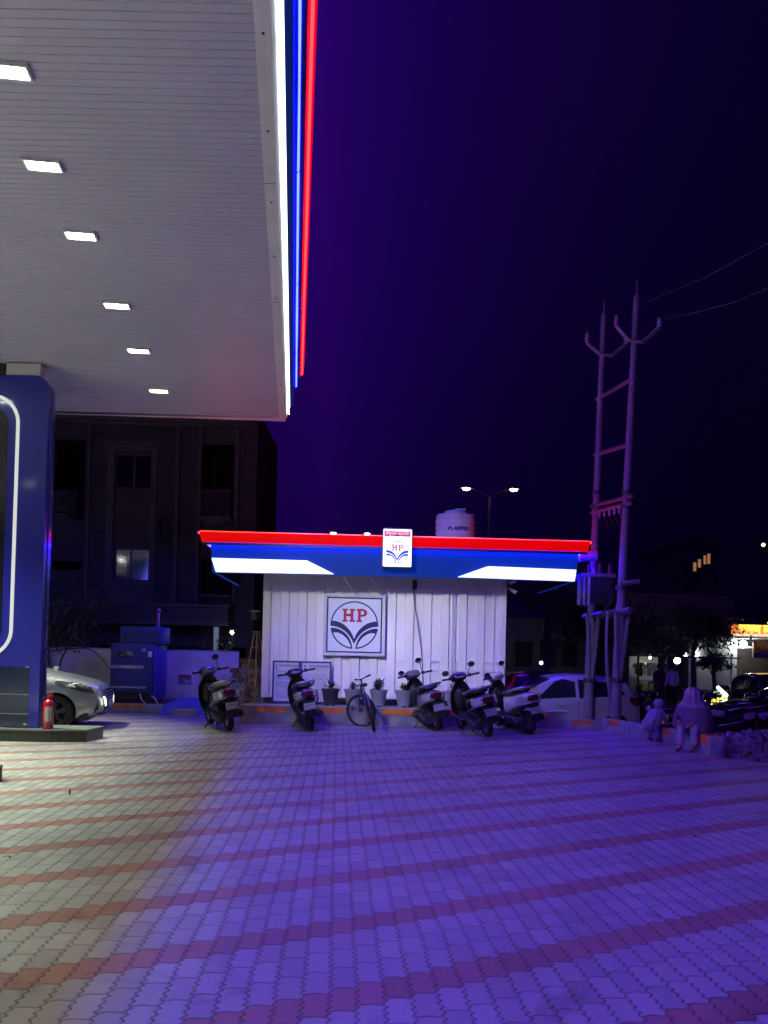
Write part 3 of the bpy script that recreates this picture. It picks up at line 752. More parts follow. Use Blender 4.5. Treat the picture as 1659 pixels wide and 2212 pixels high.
# ---------------- notice boards leaning on the wall
bdl = kloc(at(590, 1427, KY - .1)); bdr = kloc(at(714, 1523, KY - .1))
M_['boardframe'] = mat('board_frame', (.03, .03, .16), .5, 0, .1)
M_['boardface'] = mat('board_face', (.55, .56, .66), .45, 0, .1, 3)
x0, x1 = bdl.x, bdr.x; xm = x0 + (x1 - x0) * .47; hz = bdl.z
for (a, b_, lbl, n_) in ((x0, xm, 'left notice board with station name and small print leaning on the kiosk wall', 0), (xm + .003, x1, 'right notice board with a ruled table leaning on the kiosk wall', 1)):
    o = thing('notice_board', lbl, 'notice board', K @ Vector((a, -.16, .003)), YAW, 'notice boards leaning on the kiosk')
    o.rotation_euler.x = -.0
    wd = b_ - a
    m = MB()
    for (p_, q_, r_, s_) in ((0, wd, hz - .035, hz), (0, wd, 0, .035), (0, .035, .035, hz - .035), (wd - .035, wd, .035, hz - .035)): m.bb(p_, q_, -.02, .015, r_, s_)
    m.build('frame', M_['boardframe'], o, smooth=0)
    MB().bb(.03, wd - .03, -.008, .008, .03, hz - .03).build('sheet', M_['boardface'], o, smooth=0)
    text('NATH PETROLEUM', .062, face_cam(wd * .60, -.0095, hz - .105), M_['navy'], 'lettering', o, .001, xs=.78, bold=.0015)
    q = MB()
    q.prism([(wd * .08, hz - .14), (wd * .14, hz - .18), (wd * .2, hz - .14), (wd * .14, hz - .155)], lambda u, v, k: Vector((u, -.0095 if k else -.0075, v)))
    q.build('small_mark', M_['navy'], o, smooth=0)
    q = MB(); q.bb(wd * .11, wd * .17, -.0095, -.0075, hz - .12, hz - .09); q.build('small_mark', M_['maroon'], o, smooth=0)
    M_['printink'] = M_.get('printink') or mat('print_ink', (.16, .15, .34), .6)
    q = MB(); z = hz - .16
    if n_ == 0:
        z = hz - .22
        while z > .1:
            L_ = rnd.choice((.8, .8, .74, .55)) * wd
            if rnd.random() > .16: q.bb(.07, .07 + L_ * .9, -.0092, -.0078, z, z + .009)
            z -= .024
    else:
        for zz in (hz - .15, hz - .19, hz - .30): q.bb(.08, wd - .09, -.0092, -.0078, zz, zz + .006)
        for xx in (.06, .21, .36, .5):
            q.bb(xx, xx + .005, -.0092, -.0078, .08, hz - .32)
            for zz in (hz - .36, hz - .385): q.bb(xx + .035, min(xx + .11, wd - .06), -.0092, -.0078, zz, zz + .01)
        for zz in (hz - .5, hz - .6, hz - .7): q.bb(.06, wd - .06, -.0092, -.0078, zz, zz + .004)
    q.build('fine_print', M_['printink'], o, smooth=0)

# ---------------- meter box and hanging cable
pb = kloc(at(896, 1262, KY))
o = thing('junction_box', 'small grey junction box under the fascia above the hanging cable', 'junction box', K @ Vector((pb.x, -.0, pb.z)), YAW)
MB().bb(-.05, .05, -.10, -.006, -.11, .09, bev=.01).build('housing', M_['darkmetal'], o)
MB().bb(-.035, .035, -.112, -.1, -.09, -.02, bev=.004).build('cover', M_['bluepaint'], o)
cab = [kloc(at(u, v, KY)) for u, v in ((893, 1275), (896, 1300), (901, 1335), (907, 1375), (911, 1405), (913, 1440), (914, 1480))]
q = MB(); q.tube([(p.x, -.03, p.z) for p in cab], .011, 6)
o = q.build('cable', mat('cable_grey', (.12, .12, .10), .6), loc=(KX0, KY, KZ), rz=YAW); tag(o, 'thin grey cable hanging down the kiosk wall from the small box', 'cable')
# ---------------- cameras at the right-hand corner
def cctv(lbl, u, v, aim):
    p = at(u, v, KY - .05); o = thing('security_camera', lbl, 'camera', p, 0, 'security cameras on the kiosk corner')
    q = MB(); q.cyl((0, 0, 0), Vector(aim) * .16, .035, .04, 14); q.build('housing', M_['white_metal'], o)
    q = MB(); q.cyl(Vector(aim) * .161, Vector(aim) * .175, .03, seg=14); q.build('lens', M_['black'], o)
    q = MB(); q.tube([(-.13, .12, .02), (-.06, .05, .02), (0, 0, .02)], .012, 8); q.cyl((-.14, .12, .02), (-.12, .12, .02), .04, seg=12); q.build('bracket', M_['white_metal'], o)
cctv('upper white security camera pointing up and right at the kiosk corner', 1101, 1261, (.75, -.3, .45))
cctv('lower white security camera pointing down and right at the kiosk corner', 1103, 1273, (.7, -.45, -.5))

# ---------------- planters
M_['pot'] = mat('pot_plastic', (.28, .28, .33), .5, 0, .15, 4)
M_['potdark'] = mat('pot_plastic_dark', (.05, .045, .06), .5, 0, .15, 4)
M_['earth'] = mat('potting_soil', (.05, .035, .025), .95, 0, .4, 20, .6)
def leaf(q, p, d, L_, w_, droop=.35, mi=0, n=4):
    d = Vector(d).normalized(); s_ = d.cross(Vector((0, 0, 1)))
    s_ = s_.normalized() if s_.length > .05 else Vector((1, 0, 0)); prev = None
    for k in range(n + 1):
        t = k / n; c = Vector(p) + d * (L_ * t) + Vector((0, 0, -droop * L_ * t * t)); ww = w_ * math.sin(PI * (.12 + .88 * t)) ** .8 * .5 + .0008
        cur = (c - s_ * ww, c + s_ * ww)
        if prev: q.face([prev[0], prev[1], cur[1], cur[0]], mi)
        prev = cur
def planter(lbl, u, mt_, seed, sort, vy=1529):
    rr = random.Random(seed); py = PFY + .24
    p = at(u, vy, py); o = thing('potted_plant', lbl, 'potted plant', (p.x, py + .03 * p.x * .3, KZ + .001), 0, 'potted plants along the kiosk wall')
    q = MB()
    for (r_, h, ) in ((0, 0),): pass
    prof = [(.118, .035), (.125, .06), (.13, .10), (.138, .105), (.145, .17), (.15, .175), (.158, .25), (.163, .256), (.172, .31), (.186, .315), (.19, .345), (.17, .345), (.165, .31)]
    q.lathe([(a * 1.02, h) for a, h in prof], seg=28)
    q.build('pot', mt_, o, smooth=50)
    for a in (45, 135, 225, 315):
        q = MB(); x_, y_ = .1 * math.cos(R(a)), .1 * math.sin(R(a)); q.cyl((x_, y_, 0), (x_ * .95, y_ * .95, .05), .022, .03, 8); q.build('foot', mt_, o)
    q = MB(); q.lathe([(.0001, .31), (.165, .312)], seg=20, capends=False); q.build('soil', M_['earth'], o)
    q = MB()
    n, L_, w_ = {'bushy': (130, .17, .045), 'thin': (44, .18, .028), 'agave': (40, .22, .04)}[sort]
    for k in range(n):
        a = rr.uniform(0, 2 * PI); e_ = rr.uniform(.1, 1.3); h = rr.uniform(.0, .17 if sort == 'bushy' else .08)
        d = (math.cos(a) * math.cos(e_), math.sin(a) * math.cos(e_), math.sin(e_) + .15)
        r0 = rr.uniform(0, .07); leaf(q, (r0 * math.cos(a), r0 * math.sin(a), .33 + h), d, L_ * rr.uniform(.6, 1.1), w_ * rr.uniform(.7, 1.2), rr.uniform(.2, .8))
    q.build('foliage', M_['leaf'], o, smooth=0)
    q = MB()
    for k in range(5):
        a = rr.uniform(0, 2 * PI); q.tube([(0, 0, .31), (.03 * math.cos(a), .03 * math.sin(a), .42), (.08 * math.cos(a), .08 * math.sin(a), .5)], [.006, .004, .002], 5)
    q.build('stem', M_['bark'], o)
planter('dark pot with long spiky leaves in front of the notice boards', 713, M_['potdark'], 1, 'agave')
planter('pale pot half hidden behind the bicycle wheel', 762, M_['pot'], 2, 'thin')
planter('pale ribbed pot with the bushiest plant, just right of the bicycle', 817, M_['pot'], 3, 'bushy')
planter('pale ribbed pot with a thin sparse plant, left of the grey-blue scooter', 872, M_['pot'], 4, 'thin')
planter('pale pot between the grey-blue scooter and the two-mirror scooter', 981, M_['pot'], 5, 'thin')

# ---------------- water tank on the roof
M_['tank'] = mat('tank_plastic', (.28, .48, .52), .5, 0, .1, 3)
p = at(981, 1163, 18.1); zt0 = KZ + 2.9
o = thing('water_tank', 'white ribbed round plastic water tank on the kiosk roof', 'water tank', (p.x, 17.9, zt0), 0)
ztk = at(981, 1117, 18).z - zt0
prof = [(.44, 0)]; h = .06
while h < ztk - .1:
    prof += [(.445, h), (.462, h + .03), (.462, h + .07), (.445, h + .10)]; h += .13
prof += [(.45, ztk - .04), (.445, ztk), (.40, ztk + .02), (.28, ztk + .05)]
MB().lathe(prof, seg=40).build('tank_body', M_['tank'], o, smooth=50)
MB().lathe([(.26, ztk + .03), (.265, ztk + .09), (.24, ztk + .11), (.12, ztk + .13), (.0001, ztk + .13)], seg=32).build('lid', M_['tank'], o, smooth=50)
MB().bb(-.10, .08, -.455, -.30, ztk - .12, ztk + .03, bev=.01).build('lug', M_['tank'], o)
for xx in (-.40, .36): MB().bb(xx, xx + .07, -.06, .06, ztk - .02, ztk + .05, bev=.01).build('lug', M_['tank'], o)
MB().bb(-.02, .22, -.2, .25, ztk + .125, ztk + .15, bev=.01).build('hatch', M_['tank'], o)
q = text('PLASTO', .115, face_cam(.03, -.462, ztk - .36), M_['navy'], 'lettering', o, .006, xs=1.15, bold=.005)
for v_ in q.data.vertices:                       # wrap the letters round the tank
    x_, y_ = v_.co.x, v_.co.y; v_.co.y = -math.sqrt(max(.01, (-y_ + .006) ** 2 - x_ * x_))
MB().cyl((0, 0, -.0), (0, 0, .0), .1) if False else None
# ------------------------------------------------------------------ boundary wall and things by it
WY = 18.5
wtop = at(300, 1404, WY).z
t = thing('boundary_wall', 'low whitewashed precast boundary wall behind the blue generator', 'wall', (0, WY, 0))
xr = at(516, 1450, WY).x
x = xr
for k in range(7):
    m = MB(); m.bb(x - 1.76, x - .01, 0, .07, .0, wtop - (.0 if k < 3 else .0)); m.build('wall_panel', M_['wall_white'], t, smooth=0)
    m = MB(); m.bb(x - 1.86, x - 1.74, -.03, .09, 0, wtop + .005, bev=.008); m.build('wall_post', M_['wall_white'], t)
    x -= 1.8
m = MB(); m.bb(x, xr, -.01, .09, wtop + .006, wtop + .03); m.build('wall_coping', M_['concrete'], t, smooth=0)
pn = at(399, 1468, WY)
o = thing('wall_notice', 'small red and blue printed notice pasted on the boundary wall', 'notice', (pn.x, WY - .006, pn.z))
MB().bb(-.16, .16, -.004, .003, -.12, .12).build('sheet', mat('notice_blue', (.13, .14, .22), .7), o, smooth=0)
MB().bb(-.15, .15, -.007, -.004, .05, .11).build('printed_band', mat('notice_red', (.35, .03, .05), .7), o, smooth=0)
MB().bb(-.0, .14, -.007, -.004, -.09, .0).build('printed_block', mat('notice_pale', (.32, .32, .42), .7), o, smooth=0)

# ---------------- blue generator
GY = 17.35
gz = .17
M_['genblue'] = mat('generator_blue', (.012, .012, .15), .42, 0, .12, 2)
M_['genblue2'] = mat('generator_blue_side', (.04, .04, .28), .4, 0, .12, 2)
xl_ = at(238, 1450, GY).x; xr_ = at(330, 1450, GY).x; ztg = at(280, 1390, GY).z
o = thing('generator', 'dark blue diesel generator cabinet with louvred top box and white lettering', 'generator', (xl_, GY, gz))
gw = xr_ - xl_; gh = ztg - gz
MB().bb(0, gw, 0, .95, .10, gh, bev=.012).build('cabinet', M_['genblue'], o)
MB().bb(gw - .02, gw + .05, .05, .9, .12, gh - .02, bev=.01).build('side_panel', M_['genblue2'], o)
MB().bb(.04, gw - .04, .03, .9, 0, .12).build('base_frame', M_['black'], o, smooth=0)
MB().bb(-.004, gw - .05, -.012, .0, .12, .26).build('kick_panel', M_['blackgloss'], o, smooth=0)
MB().bb(.05, gw - .12, -.01, .0, .30, .30 + (gh - .30) * .42, bev=.003).build('lower_door', M_['genblue'], o)
x2 = at(257, 1370, GY).x - xl_; x3 = at(345, 1370, GY).x - xl_; h2 = at(300, 1353, GY).z - gz
MB().bb(x2, x3, .06, .85, gh + .002, h2, bev=.008).build('top_box', M_['genblue'], o)
q = MB()
for i in range(7):
    for j in range(5):
        xx = x2 + .05 + i * (x3 - x2 - .1) / 6.6; zz = gh + .06 + j * (h2 - gh - .09) / 5
        q.box((xx + .03, .057, zz), (.055, .012, .022), Matrix.Rotation(.4, 3, 'X'))
q.build('louvre', M_['black'], o, smooth=0)
q = MB(); xp = at(341, 1340, GY + .3).x - xl_
q.tube([(xp, .35, h2), (xp, .35, h2 + .3), (xp - .01, .35, h2 + .36)], [.035, .03, .03], 10)
q.ball((xp, .35, h2 + .38), .055, 12); q.cyl((xp - .0, .35, h2), (xp, .35, h2 + .03), .07, seg=12)
q.build('exhaust', mat('rusty_pink', (.30, .17, .19), .7, 0, .3), o)
q = MB(); q.prism([(.37 * gw + .13 * math.cos(R(a)) * (1.0), gh - .24 + .075 * math.sin(R(a))) for a in range(0, 360, 20)], lambda u, v, k: Vector((u + (.06 if u > .37 * gw else -.06), -.008 if k == 0 else .003, v)))
q.build('window', M_['glass_dark'], o)
q = MB(); q.bb(.37 * gw - .14, .37 * gw - .03, -.013, -.009, gh - .29, gh - .25); q.build('dial', mat('dial_red', (.3, .12, .1), .4), o, smooth=0)
q = MB(); q.bb(.37 * gw + .02, .37 * gw + .12, -.013, -.009, gh - .26, gh - .19); q.build('dial', M_['steel'], o, smooth=0)
q = MB(); q.lathe([(.055, -.008), (.05, -.016), (.0001, -.016)], (gw * .78, 0, gh - .14), 'Y', 20); q.build('gauge', M_['steel'], o)
MB().bb(gw * .88, gw * .97, -.01, 0, gh - .3, gh - .17).build('label_sheet', M_['boardface'], o, smooth=0)
MB().bb(.02, gw * .78, -.008, 0, gh - .565, gh - .49).build('name_strip', mat('strip_grey', (.22, .22, .30), .5), o, smooth=0)
wt = mat('white_ink', (.55, .54, .58), .5)
text('POWERLUX', .085, face_cam(gw * .5, -.0095, gh - .528), mat('yellow_ink', (.6, .5, .25), .5), 'lettering', o, .001, xs=1.0, bold=.002)
text('www.powerluxenergy.com', .075, face_cam(gw * .44, -.0115, .385), wt, 'lettering', o, .001, xs=.98, bold=.0015)
q = MB(); q.tube([(gw * .72, -.03, .25), (gw * .78, -.06, .1), (gw * .86, -.04, .02)], .012, 6); q.tube([(gw, -.03, .2), (gw + .1, -.06, .12), (gw + .15, -.04, .0)], .014, 6); q.build('hose', M_['wall_white'], o)

# ---------------- low plants at the foot of the wall
def bed_plant(lbl, u, D, n, seed, hgt=.2, spread=.28, z0=.17, grp=None, wd=.03):
    rr = random.Random(seed); p = at(u, 1510, D)
    o = thing('shrub', lbl, 'shrub', (p.x, D, z0), 0, grp); q = MB(); qs = MB()
    for k in range(max(4, n // 14)):
        a = rr.uniform(0, 2 * PI); r_ = rr.uniform(.2, 1) * spread
        tip = Vector((r_ * math.cos(a), r_ * math.sin(a) * .6, hgt * rr.uniform(.5, 1)))
        qs.tube([(0, 0, 0), tip * .5 + Vector((0, 0, .04)), tip], [.008, .005, .002], 5)
        for j in range(14):
            t_ = rr.uniform(.15, 1.05); c = tip * t_; aa = rr.uniform(0, 2 * PI)
            leaf(q, c, (math.cos(aa), math.sin(aa), rr.uniform(-.2, .9)), rr.uniform(.05, .11), wd, .5)
    qs.build('stem', M_['bark'], o); q.build('foliage', M_['leaf'], o, smooth=0)
    return o
bed_plant('low leafy plant at the right foot of the generator', 366, 17.5, 90, 11, .16, .22)
bed_plant('low leafy plant trailing over the bed below the wall notice', 392, 17.6, 110, 12, .14, .3)
bed_plant('low plant in the bed behind the grey scooter', 421, 17.8, 90, 13, .15, .25)
bed_plant('dark clipped plant between the silver car and the generator', 229, 17.6, 120, 14, .42, .2)

# ---------------- folded blue sheet heap over the kerb
o = thing('tarpaulin', 'crumpled blue tarpaulin heaped over the kerb behind the grey scooter', 'tarpaulin', (at(425, 1530, 17).x, 17, 0))
q = MB(); nx, ny = 26, 14; g = []
for j in range(ny + 1):
    r_ = []
    for i in range(nx + 1):
        x_ = -.72 + 1.3 * i / nx; y_ = -.28 + 1.0 * j / ny
        base = .225 if y_ > -.03 else .225 * max(0, (y_ + .26) / .23)
        edge = min(1, min(i, nx - i) / 5, (ny - j) / 3 + .25)
        z_ = base + .14 * edge * (mnoise.noise(Vector((x_ * 3, y_ * 3, 2))) * .6 + .5) * (1 if y_ > -.1 else .3) + .02 * mnoise.noise(Vector((x_ * 12, y_ * 12, 5)))
        r_.append(q.bm.verts.new((x_ + .05 * mnoise.noise(Vector((j * .4, 1, 1))), y_, max(.004, z_))))
    g.append(r_)
for j in range(ny):
    for i in range(nx): q.bm.faces.new((g[j][i], g[j][i + 1], g[j + 1][i + 1], g[j + 1][i]))
q.build('sheet', mat('tarp_blue', (.05, .09, .28), .6, 0, .2, 4), o, smooth=60)
xs_ = at(398, 1535, 16.75).x - o.location.x
o2 = thing('stone_slab', 'two flat pale stone slabs stacked on the paving against the kerb', 'slab', (at(398, 1535, 16.7).x, 16.7, 0))
MB().bb(-.28, .30, -.12, .16, .002, .06, bev=.012).build('lower_slab', M_['concrete'], o2)
MB().bb(-.24, .26, -.10, .14, .062, .13, bev=.012).build('upper_slab', M_['concrete'], o2)

# ---------------- step ladder and brick stack left of the kiosk
LYY = 16.75
o = thing('step_ladder', 'old wooden step ladder standing open beside the kiosk left corner', 'ladder', (at(541, 1515, LYY).x, LYY, .10))
ap = Vector((at(549, 1366, LYY).x - o.location.x, .25, at(549, 1366, LYY).z - .10))
fl = at(519, 1516, LYY - .2).x - o.location.x
for (dx) in (0, .17):
    q = MB(); q.cyl((fl + dx * 1.9, -.25, 0), (ap.x - .03 + dx * .35, .2, ap.z), .024, .02, 8); q.build('front_rail', M_['wood'], o)
for dx in (0.0, .16):
    q = MB(); q.cyl((fl + .36 + dx, .75, .0), (ap.x + .02 + dx * .3, .28, ap.z), .018, .018, 8); q.build('rear_rail', M_['wood'], o)
for k in range(1, 6):
    t_ = k / 6.2; y_ = -.25 + .45 * t_; z_ = ap.z * t_
    a = fl + (ap.x - .03 - fl) * t_; b_ = fl + .32 + (ap.x + .03 - fl - .32) * t_
    q = MB(); q.bb(a - .01, b_ + .01, y_ - .05, y_ + .03, z_ - .012, z_ + .012); q.build('step', M_['wood'], o, smooth=0)
MB().bb(ap.x - .06, ap.x + .1, .14, .34, ap.z, ap.z + .03, bev=.006).build('top_plate', M_['wood'], o)
o = thing('bucket', 'small dark bucket with a white rim hanging above the ladder top', 'bucket', at(550, 1340, LYY + .35))
q = MB(); q.lathe([(.08, -.0), (.11, .2)], seg=20); q.build('bucket_body', M_['darkmetal'], o)
q = MB(); q.torus((0, 0, .2), .11, .012, 'Z', 24, 6); q.build('rim', M_['wall_white'], o)
q = MB(); q.tube([(-.11, 0, .2), (0, 0, .34), (.11, 0, .2)], .005, 6); q.cyl((0, 0, .34), (.0, .4, .42), .01, seg=6); q.build('handle', M_['darkmetal'], o)
# bricks in courses
o = thing('brick_stack', 'rough stack of old bricks and blocks behind the step ladder', 'brick stack', (at(541, 1515, 17.3).x, 17.3, .1))
rr = random.Random(4)
brk = None
for r_ in range(11):
    for c_ in range(4):
        x_ = -.36 + c_ * .2 + (r_ % 2) * .05
        if r_ > 8 and c_ in (0, 3): continue
        q = MB(); q.box((x_, rr.uniform(-.02, .02), .052 + r_ * .104), (.19, .24, .098), Matrix.Rotation(rr.uniform(-.05, .05), 3, 'Z'), bev=.008)
        q.build('brick', M_['brick'] if rr.random() > .35 else M_['plinth'], o)

# ------------------------------------------------------------------ apartment building
BY = 24.0
BX1 = at(548, 1300, BY).x
gr = -.45
M_['bwall'] = mat('render_wall', (.075, .08, .095), .9, 0, .25, 1.2, .3)
M_['btrim'] = mat('render_trim', (.12, .125, .145), .85, 0, .2, 2, .2)
M_['mirrorglass'] = mat('reflective_glass', (.50, .50, .58), .025, 1, .02, 1)
M_['void'] = mat('dark_opening', (.02, .02, .025), .9, 0, .2, 2)
B = thing('apartment_building', 'dark three storey apartment building with tall framed window behind the canopy', 'building', (0, BY, gr))
def bx(u): return at(u, 1200, BY).x
def bz(v, u=300): return at(u, v, BY).z - gr
H_b = bz(880)
# wall built round its openings: list of (u0,u1,v_top,v_bottom)
ops = [(112, 178, 952, 1060), (244, 323, 980, 1256), (432, 500, 955, 1115), (432, 503, 1205, 1335), (112, 175, 1215, 1235)]
xsb = sorted({-22.0, BX1, *[bx(a) for o_ in ops for a in o_[:2]]}); zsb = sorted({0.0, bz(1395), H_b, *[bz(a) for o_ in ops for a in o_[2:]]})
q = MB(); rects = [(bx(a), bx(b_), bz(d), bz(c)) for a, b_, c, d in ops]
for xa, xb in zip(xsb, xsb[1:]):
    for za_, zb_ in zip(zsb, zsb[1:]):
        cx_, cz_ = (xa + xb) / 2, (za_ + zb_) / 2
        if cz_ < bz(1395) and cx_ > -14: continue
        if any(r_[0] < cx_ < r_[1] and r_[2] < cz_ < r_[3] for r_ in rects): continue
        q.bb(xa, xb, 0, .25, za_, zb_)
q.bb(BX1 - .25, BX1, .25, 4.2, 0, H_b); q.bb(-22, BX1, 4.2, 4.4, 0, H_b)
bmesh.ops.remove_doubles(q.bm, verts=q.bm.verts, dist=.0005)
q.build('wall', M_['bwall'], B, smooth=0)
MB().bb(-22, BX1 - .25, .26, 4.15, H_b - .3, H_b).build('roof', M_['bwall'], B, smooth=0)
for r_ in rects[:1] + rects[2:]:
    MB().bb(r_[0] - .1, r_[1] + .1, 1.4, 1.5, r_[2] - .1, r_[3] + .1).build('recess', M_['void'], B, smooth=0)
    MB().bb(r_[0] - .1, r_[1] + .1, .25, 1.5, r_[2] - .12, r_[2]).build('balcony_floor', M_['bwall'], B, smooth=0)
# the tall framed window
wx0, wx1 = bx(244), bx(323)
def fr(u0, u1, v0, v1, y0, y1, mt_, nm='window_frame', par=None):
    return MB().bb(bx(u0), bx(u1), y0, y1, bz(v1), bz(v0)).build(nm, mt_, par or B, smooth=0)
wf = fr(229, 244, 965, 1270, -.10, .02, M_['btrim'])
fr(323, 336, 965, 1270, -.10, .02, M_['btrim'], 'frame_side', wf)
fr(222, 343, 956, 966, -.16, .0, M_['btrim'], 'frame_head', wf); fr(226, 339, 966.3, 976, -.13, .0, M_['btrim'], 'frame_head', wf)
fr(224, 342, 1258, 1268, -.16, -.0, M_['btrim'], 'sill', wf); fr(232, 333, 1268.5, 1312, -.05, -.0, M_['btrim'], 'apron_panel', wf)
fr(244, 323, 980, 1053, .10, .14, M_['glass_dark'], 'pane', wf)
fr(244, 323, 1057, 1182, .08, .16, mat('panel_dark', (.10, .09, .095), .8), 'spandrel', wf)
fr(243, 320, 1187, 1252, .105, .14, M_['mirrorglass'], 'pane', wf)
for (a, b_, c, d) in ((282, 285.5, 980, 1053), (244, 323, 1052, 1057), (244, 323, 1181, 1186.5), (280, 282, 1186, 1255), (243.5, 247, 980, 1257), (320, 323.5, 980, 1257), (244, 323, 1252, 1258), (244, 323, 979, 984)):
    fr(a, b_, c, d, .06, .10, M_['btrim'], 'mullion', wf)
# joints, cornice, floor band, canopy slab over the ground floor
for v_ in (938, 1096, 1150, 1300): fr(178, 224, v_, v_ + 2.2, -.012, .0, M_['void'], 'wall_joint')
for v_ in (925, 1145, 1308): fr(345, 430, v_, v_ + 2.2, -.012, .0, M_['void'], 'wall_joint')
fr(-100, 545, 905, 914, -.35, .0, M_['btrim'], 'cornice'); fr(-100, 541, 914.3, 920, -.2, .0, M_['btrim'], 'cornice')
fr(376, 384, 921, 1305, -.14, .0, M_['btrim'], 'pilaster'); fr(424, 431, 921, 1305, -.12, .0, M_['btrim'], 'pilaster'); fr(186, 192, 921, 1305, -.12, .0, M_['btrim'], 'pilaster')
fr(505, 512, 921, 1300, -.10, .0, M_['btrim'], 'pilaster')
fr(-100, 512, 1306, 1312, -1.0, .0, M_['btrim'], 'slab_band'); fr(-100, 508, 1312.3, 1343, -.9, .0, M_['bwall'], 'slab_band'); fr(-100, 512, 1343.3, 1350, -1.02, .0, M_['btrim'], 'slab_band')
def rail(u0, u1, v0, v1, n, nm='balcony_rail'):
    q = MB(); xa, xb, za_, zb_ = bx(u0), bx(u1), bz(v1), bz(v0)
    q.bb(xa, xb, -.28, -.24, zb_ - .05, zb_); q.bb(xa, xb, -.28, -.24, za_, za_ + .05)
    for k in range(n + 1): q.bb(xa + (xb - xa) * k / n - .012, xa + (xb - xa) * k / n + .012, -.275, -.245, za_ + .05, zb_ - .05)
    q.build(nm, M_['btrim'], B, smooth=0)
    MB().bb(xa - .05, xb + .05, -.3, .24, za_ - .1, za_ - .003).build('balcony_slab', M_['btrim'], B, smooth=0)
rail(434, 497, 1058, 1118, 14); rail(434, 502, 1282, 1338, 14); rail(112, 160, 1068, 1105, 6)
fr(160, 178, 1068, 1125, -.5, -.02, M_['darkmetal'], 'air_conditioner')
fr(446, 488, 1116, 1132, -.32, -.0, M_['btrim'], 'air_conditioner')
for (a, b_, c, d) in ((-120, 130, 1352, 1398), (198, 262, 1352, 1392), (300, 395, 1352, 1398), (470, 500, 1352, 1398)):
    MB().bb(bx(a), bx(b_), .6, .7, 0, bz(c)).build('shopfront', M_['bwall'], B, smooth=0)
MB().bb(-14, BX1 - .3, 3.9, 4.0, 0, bz(1352)).build('back_wall', M_['void'], B, smooth=0)
q = MB()
rr = random.Random(3)
for k in range(9):
    a0 = rr.uniform(0, 6); r_ = rr.uniform(.3, .55); cx_ = bx(366) + rr.uniform(-.1, .1); cz_ = bz(1145) + rr.uniform(-.15, .15)
    q.tube([(cx_ + r_ * .6 * math.cos(a0 + j * .3), -.04 - .01 * k, cz_ + r_ * math.sin(a0 + j * .3)) for j in range(8)], .022, 5)
q.build('cable_coil', M_['black'], B)
q = MB(); q.cyl((bx(231), -1.1, bz(1402)), (bx(231), -1.1, bz(1345)), .03, seg=8); q.build('downpipe', M_['black'], B)

# dead creeper arching over the wall, flowering bush
def branchy(o, rr, base, hgt, spread, nb, leaves, ls, lw, mt_, flowers=0, fm=None, fs=.05, zmin=0):
    ql, qb, qf = MB(), MB(), MB(); tips = []
    for b_ in range(nb):
        a = rr.uniform(0, 2 * PI); e_ = rr.uniform(.3, 1.35); L_ = hgt * rr.uniform(.6, 1.05)
        pts = [Vector(base)]; d = Vector((math.cos(a) * math.cos(e_) * spread, math.sin(a) * math.cos(e_) * spread * .6, math.sin(e_)))
        for k in range(7):
            d = (d + Vector((rr.uniform(-.2, .2), rr.uniform(-.2, .2), -.09 * (k > 3)))).normalized(); pts.append(pts[-1] + d * L_ / 7)
        qb.tube(pts, [.035 * (1 - k / 8) + .004 for k in range(8)], 6); tips.append(pts)
    for _ in range(leaves):
        pts = rr.choice(tips); i = rr.randint(2, 7); c = pts[i] + Vector((rr.gauss(0, .17), rr.gauss(0, .15), rr.gauss(0, .17)))
        if zmin and c.z < zmin: continue
        a = rr.uniform(0, 2 * PI); leaf(ql, c, (math.cos(a), math.sin(a), rr.uniform(-.7, .6)), ls * rr.uniform(.6, 1.2), lw, .4, n=2)
    for _ in range(flowers):
        pts = rr.choice(tips); c = pts[rr.randint(3, 7)] + Vector((rr.gauss(0, .12), rr.gauss(-.15, .08), rr.gauss(0, .12)))
        for k in range(rr.randint(3, 7)):
            cc = c + Vector((rr.gauss(0, .03), rr.gauss(0, .02), rr.gauss(0, .03)))
            for a in range(5): leaf(qf, cc, (math.cos(a * 1.257), math.sin(a * 1.257) - .4, .3), fs, fs * .6, .3, n=2)
    qb.build('branches', M_['bark'], o); ql.build('foliage', mt_, o, smooth=0)
    if flowers: qf.build('flowers', fm, o, smooth=0)
FY_ = 18.95
o = thing('flowering_bush', 'tall dark bush dotted with small orange flowers beside the column', 'bush', (at(118, 1400, FY_).x, FY_, .15))
branchy(o, random.Random(8), (0, 0, 0), 3.0, .75, 44, 15000, .11, .05, M_['leaf'], 34, mat('orange_petal', (.60, .22, .06), .6), .05, zmin=1.2)
q = MB(); q.tube([at(u, v, 17.9) for u, v in ((96, 1408), (140, 1402), (185, 1400), (205, 1408), (222, 1424), (240, 1450))], [.022, .02, .016, .014, .012, .008], 6)
o = q.build('branch', M_['bark']); tag(o, 'long bare branch drooping along the top of the boundary wall', 'branch')
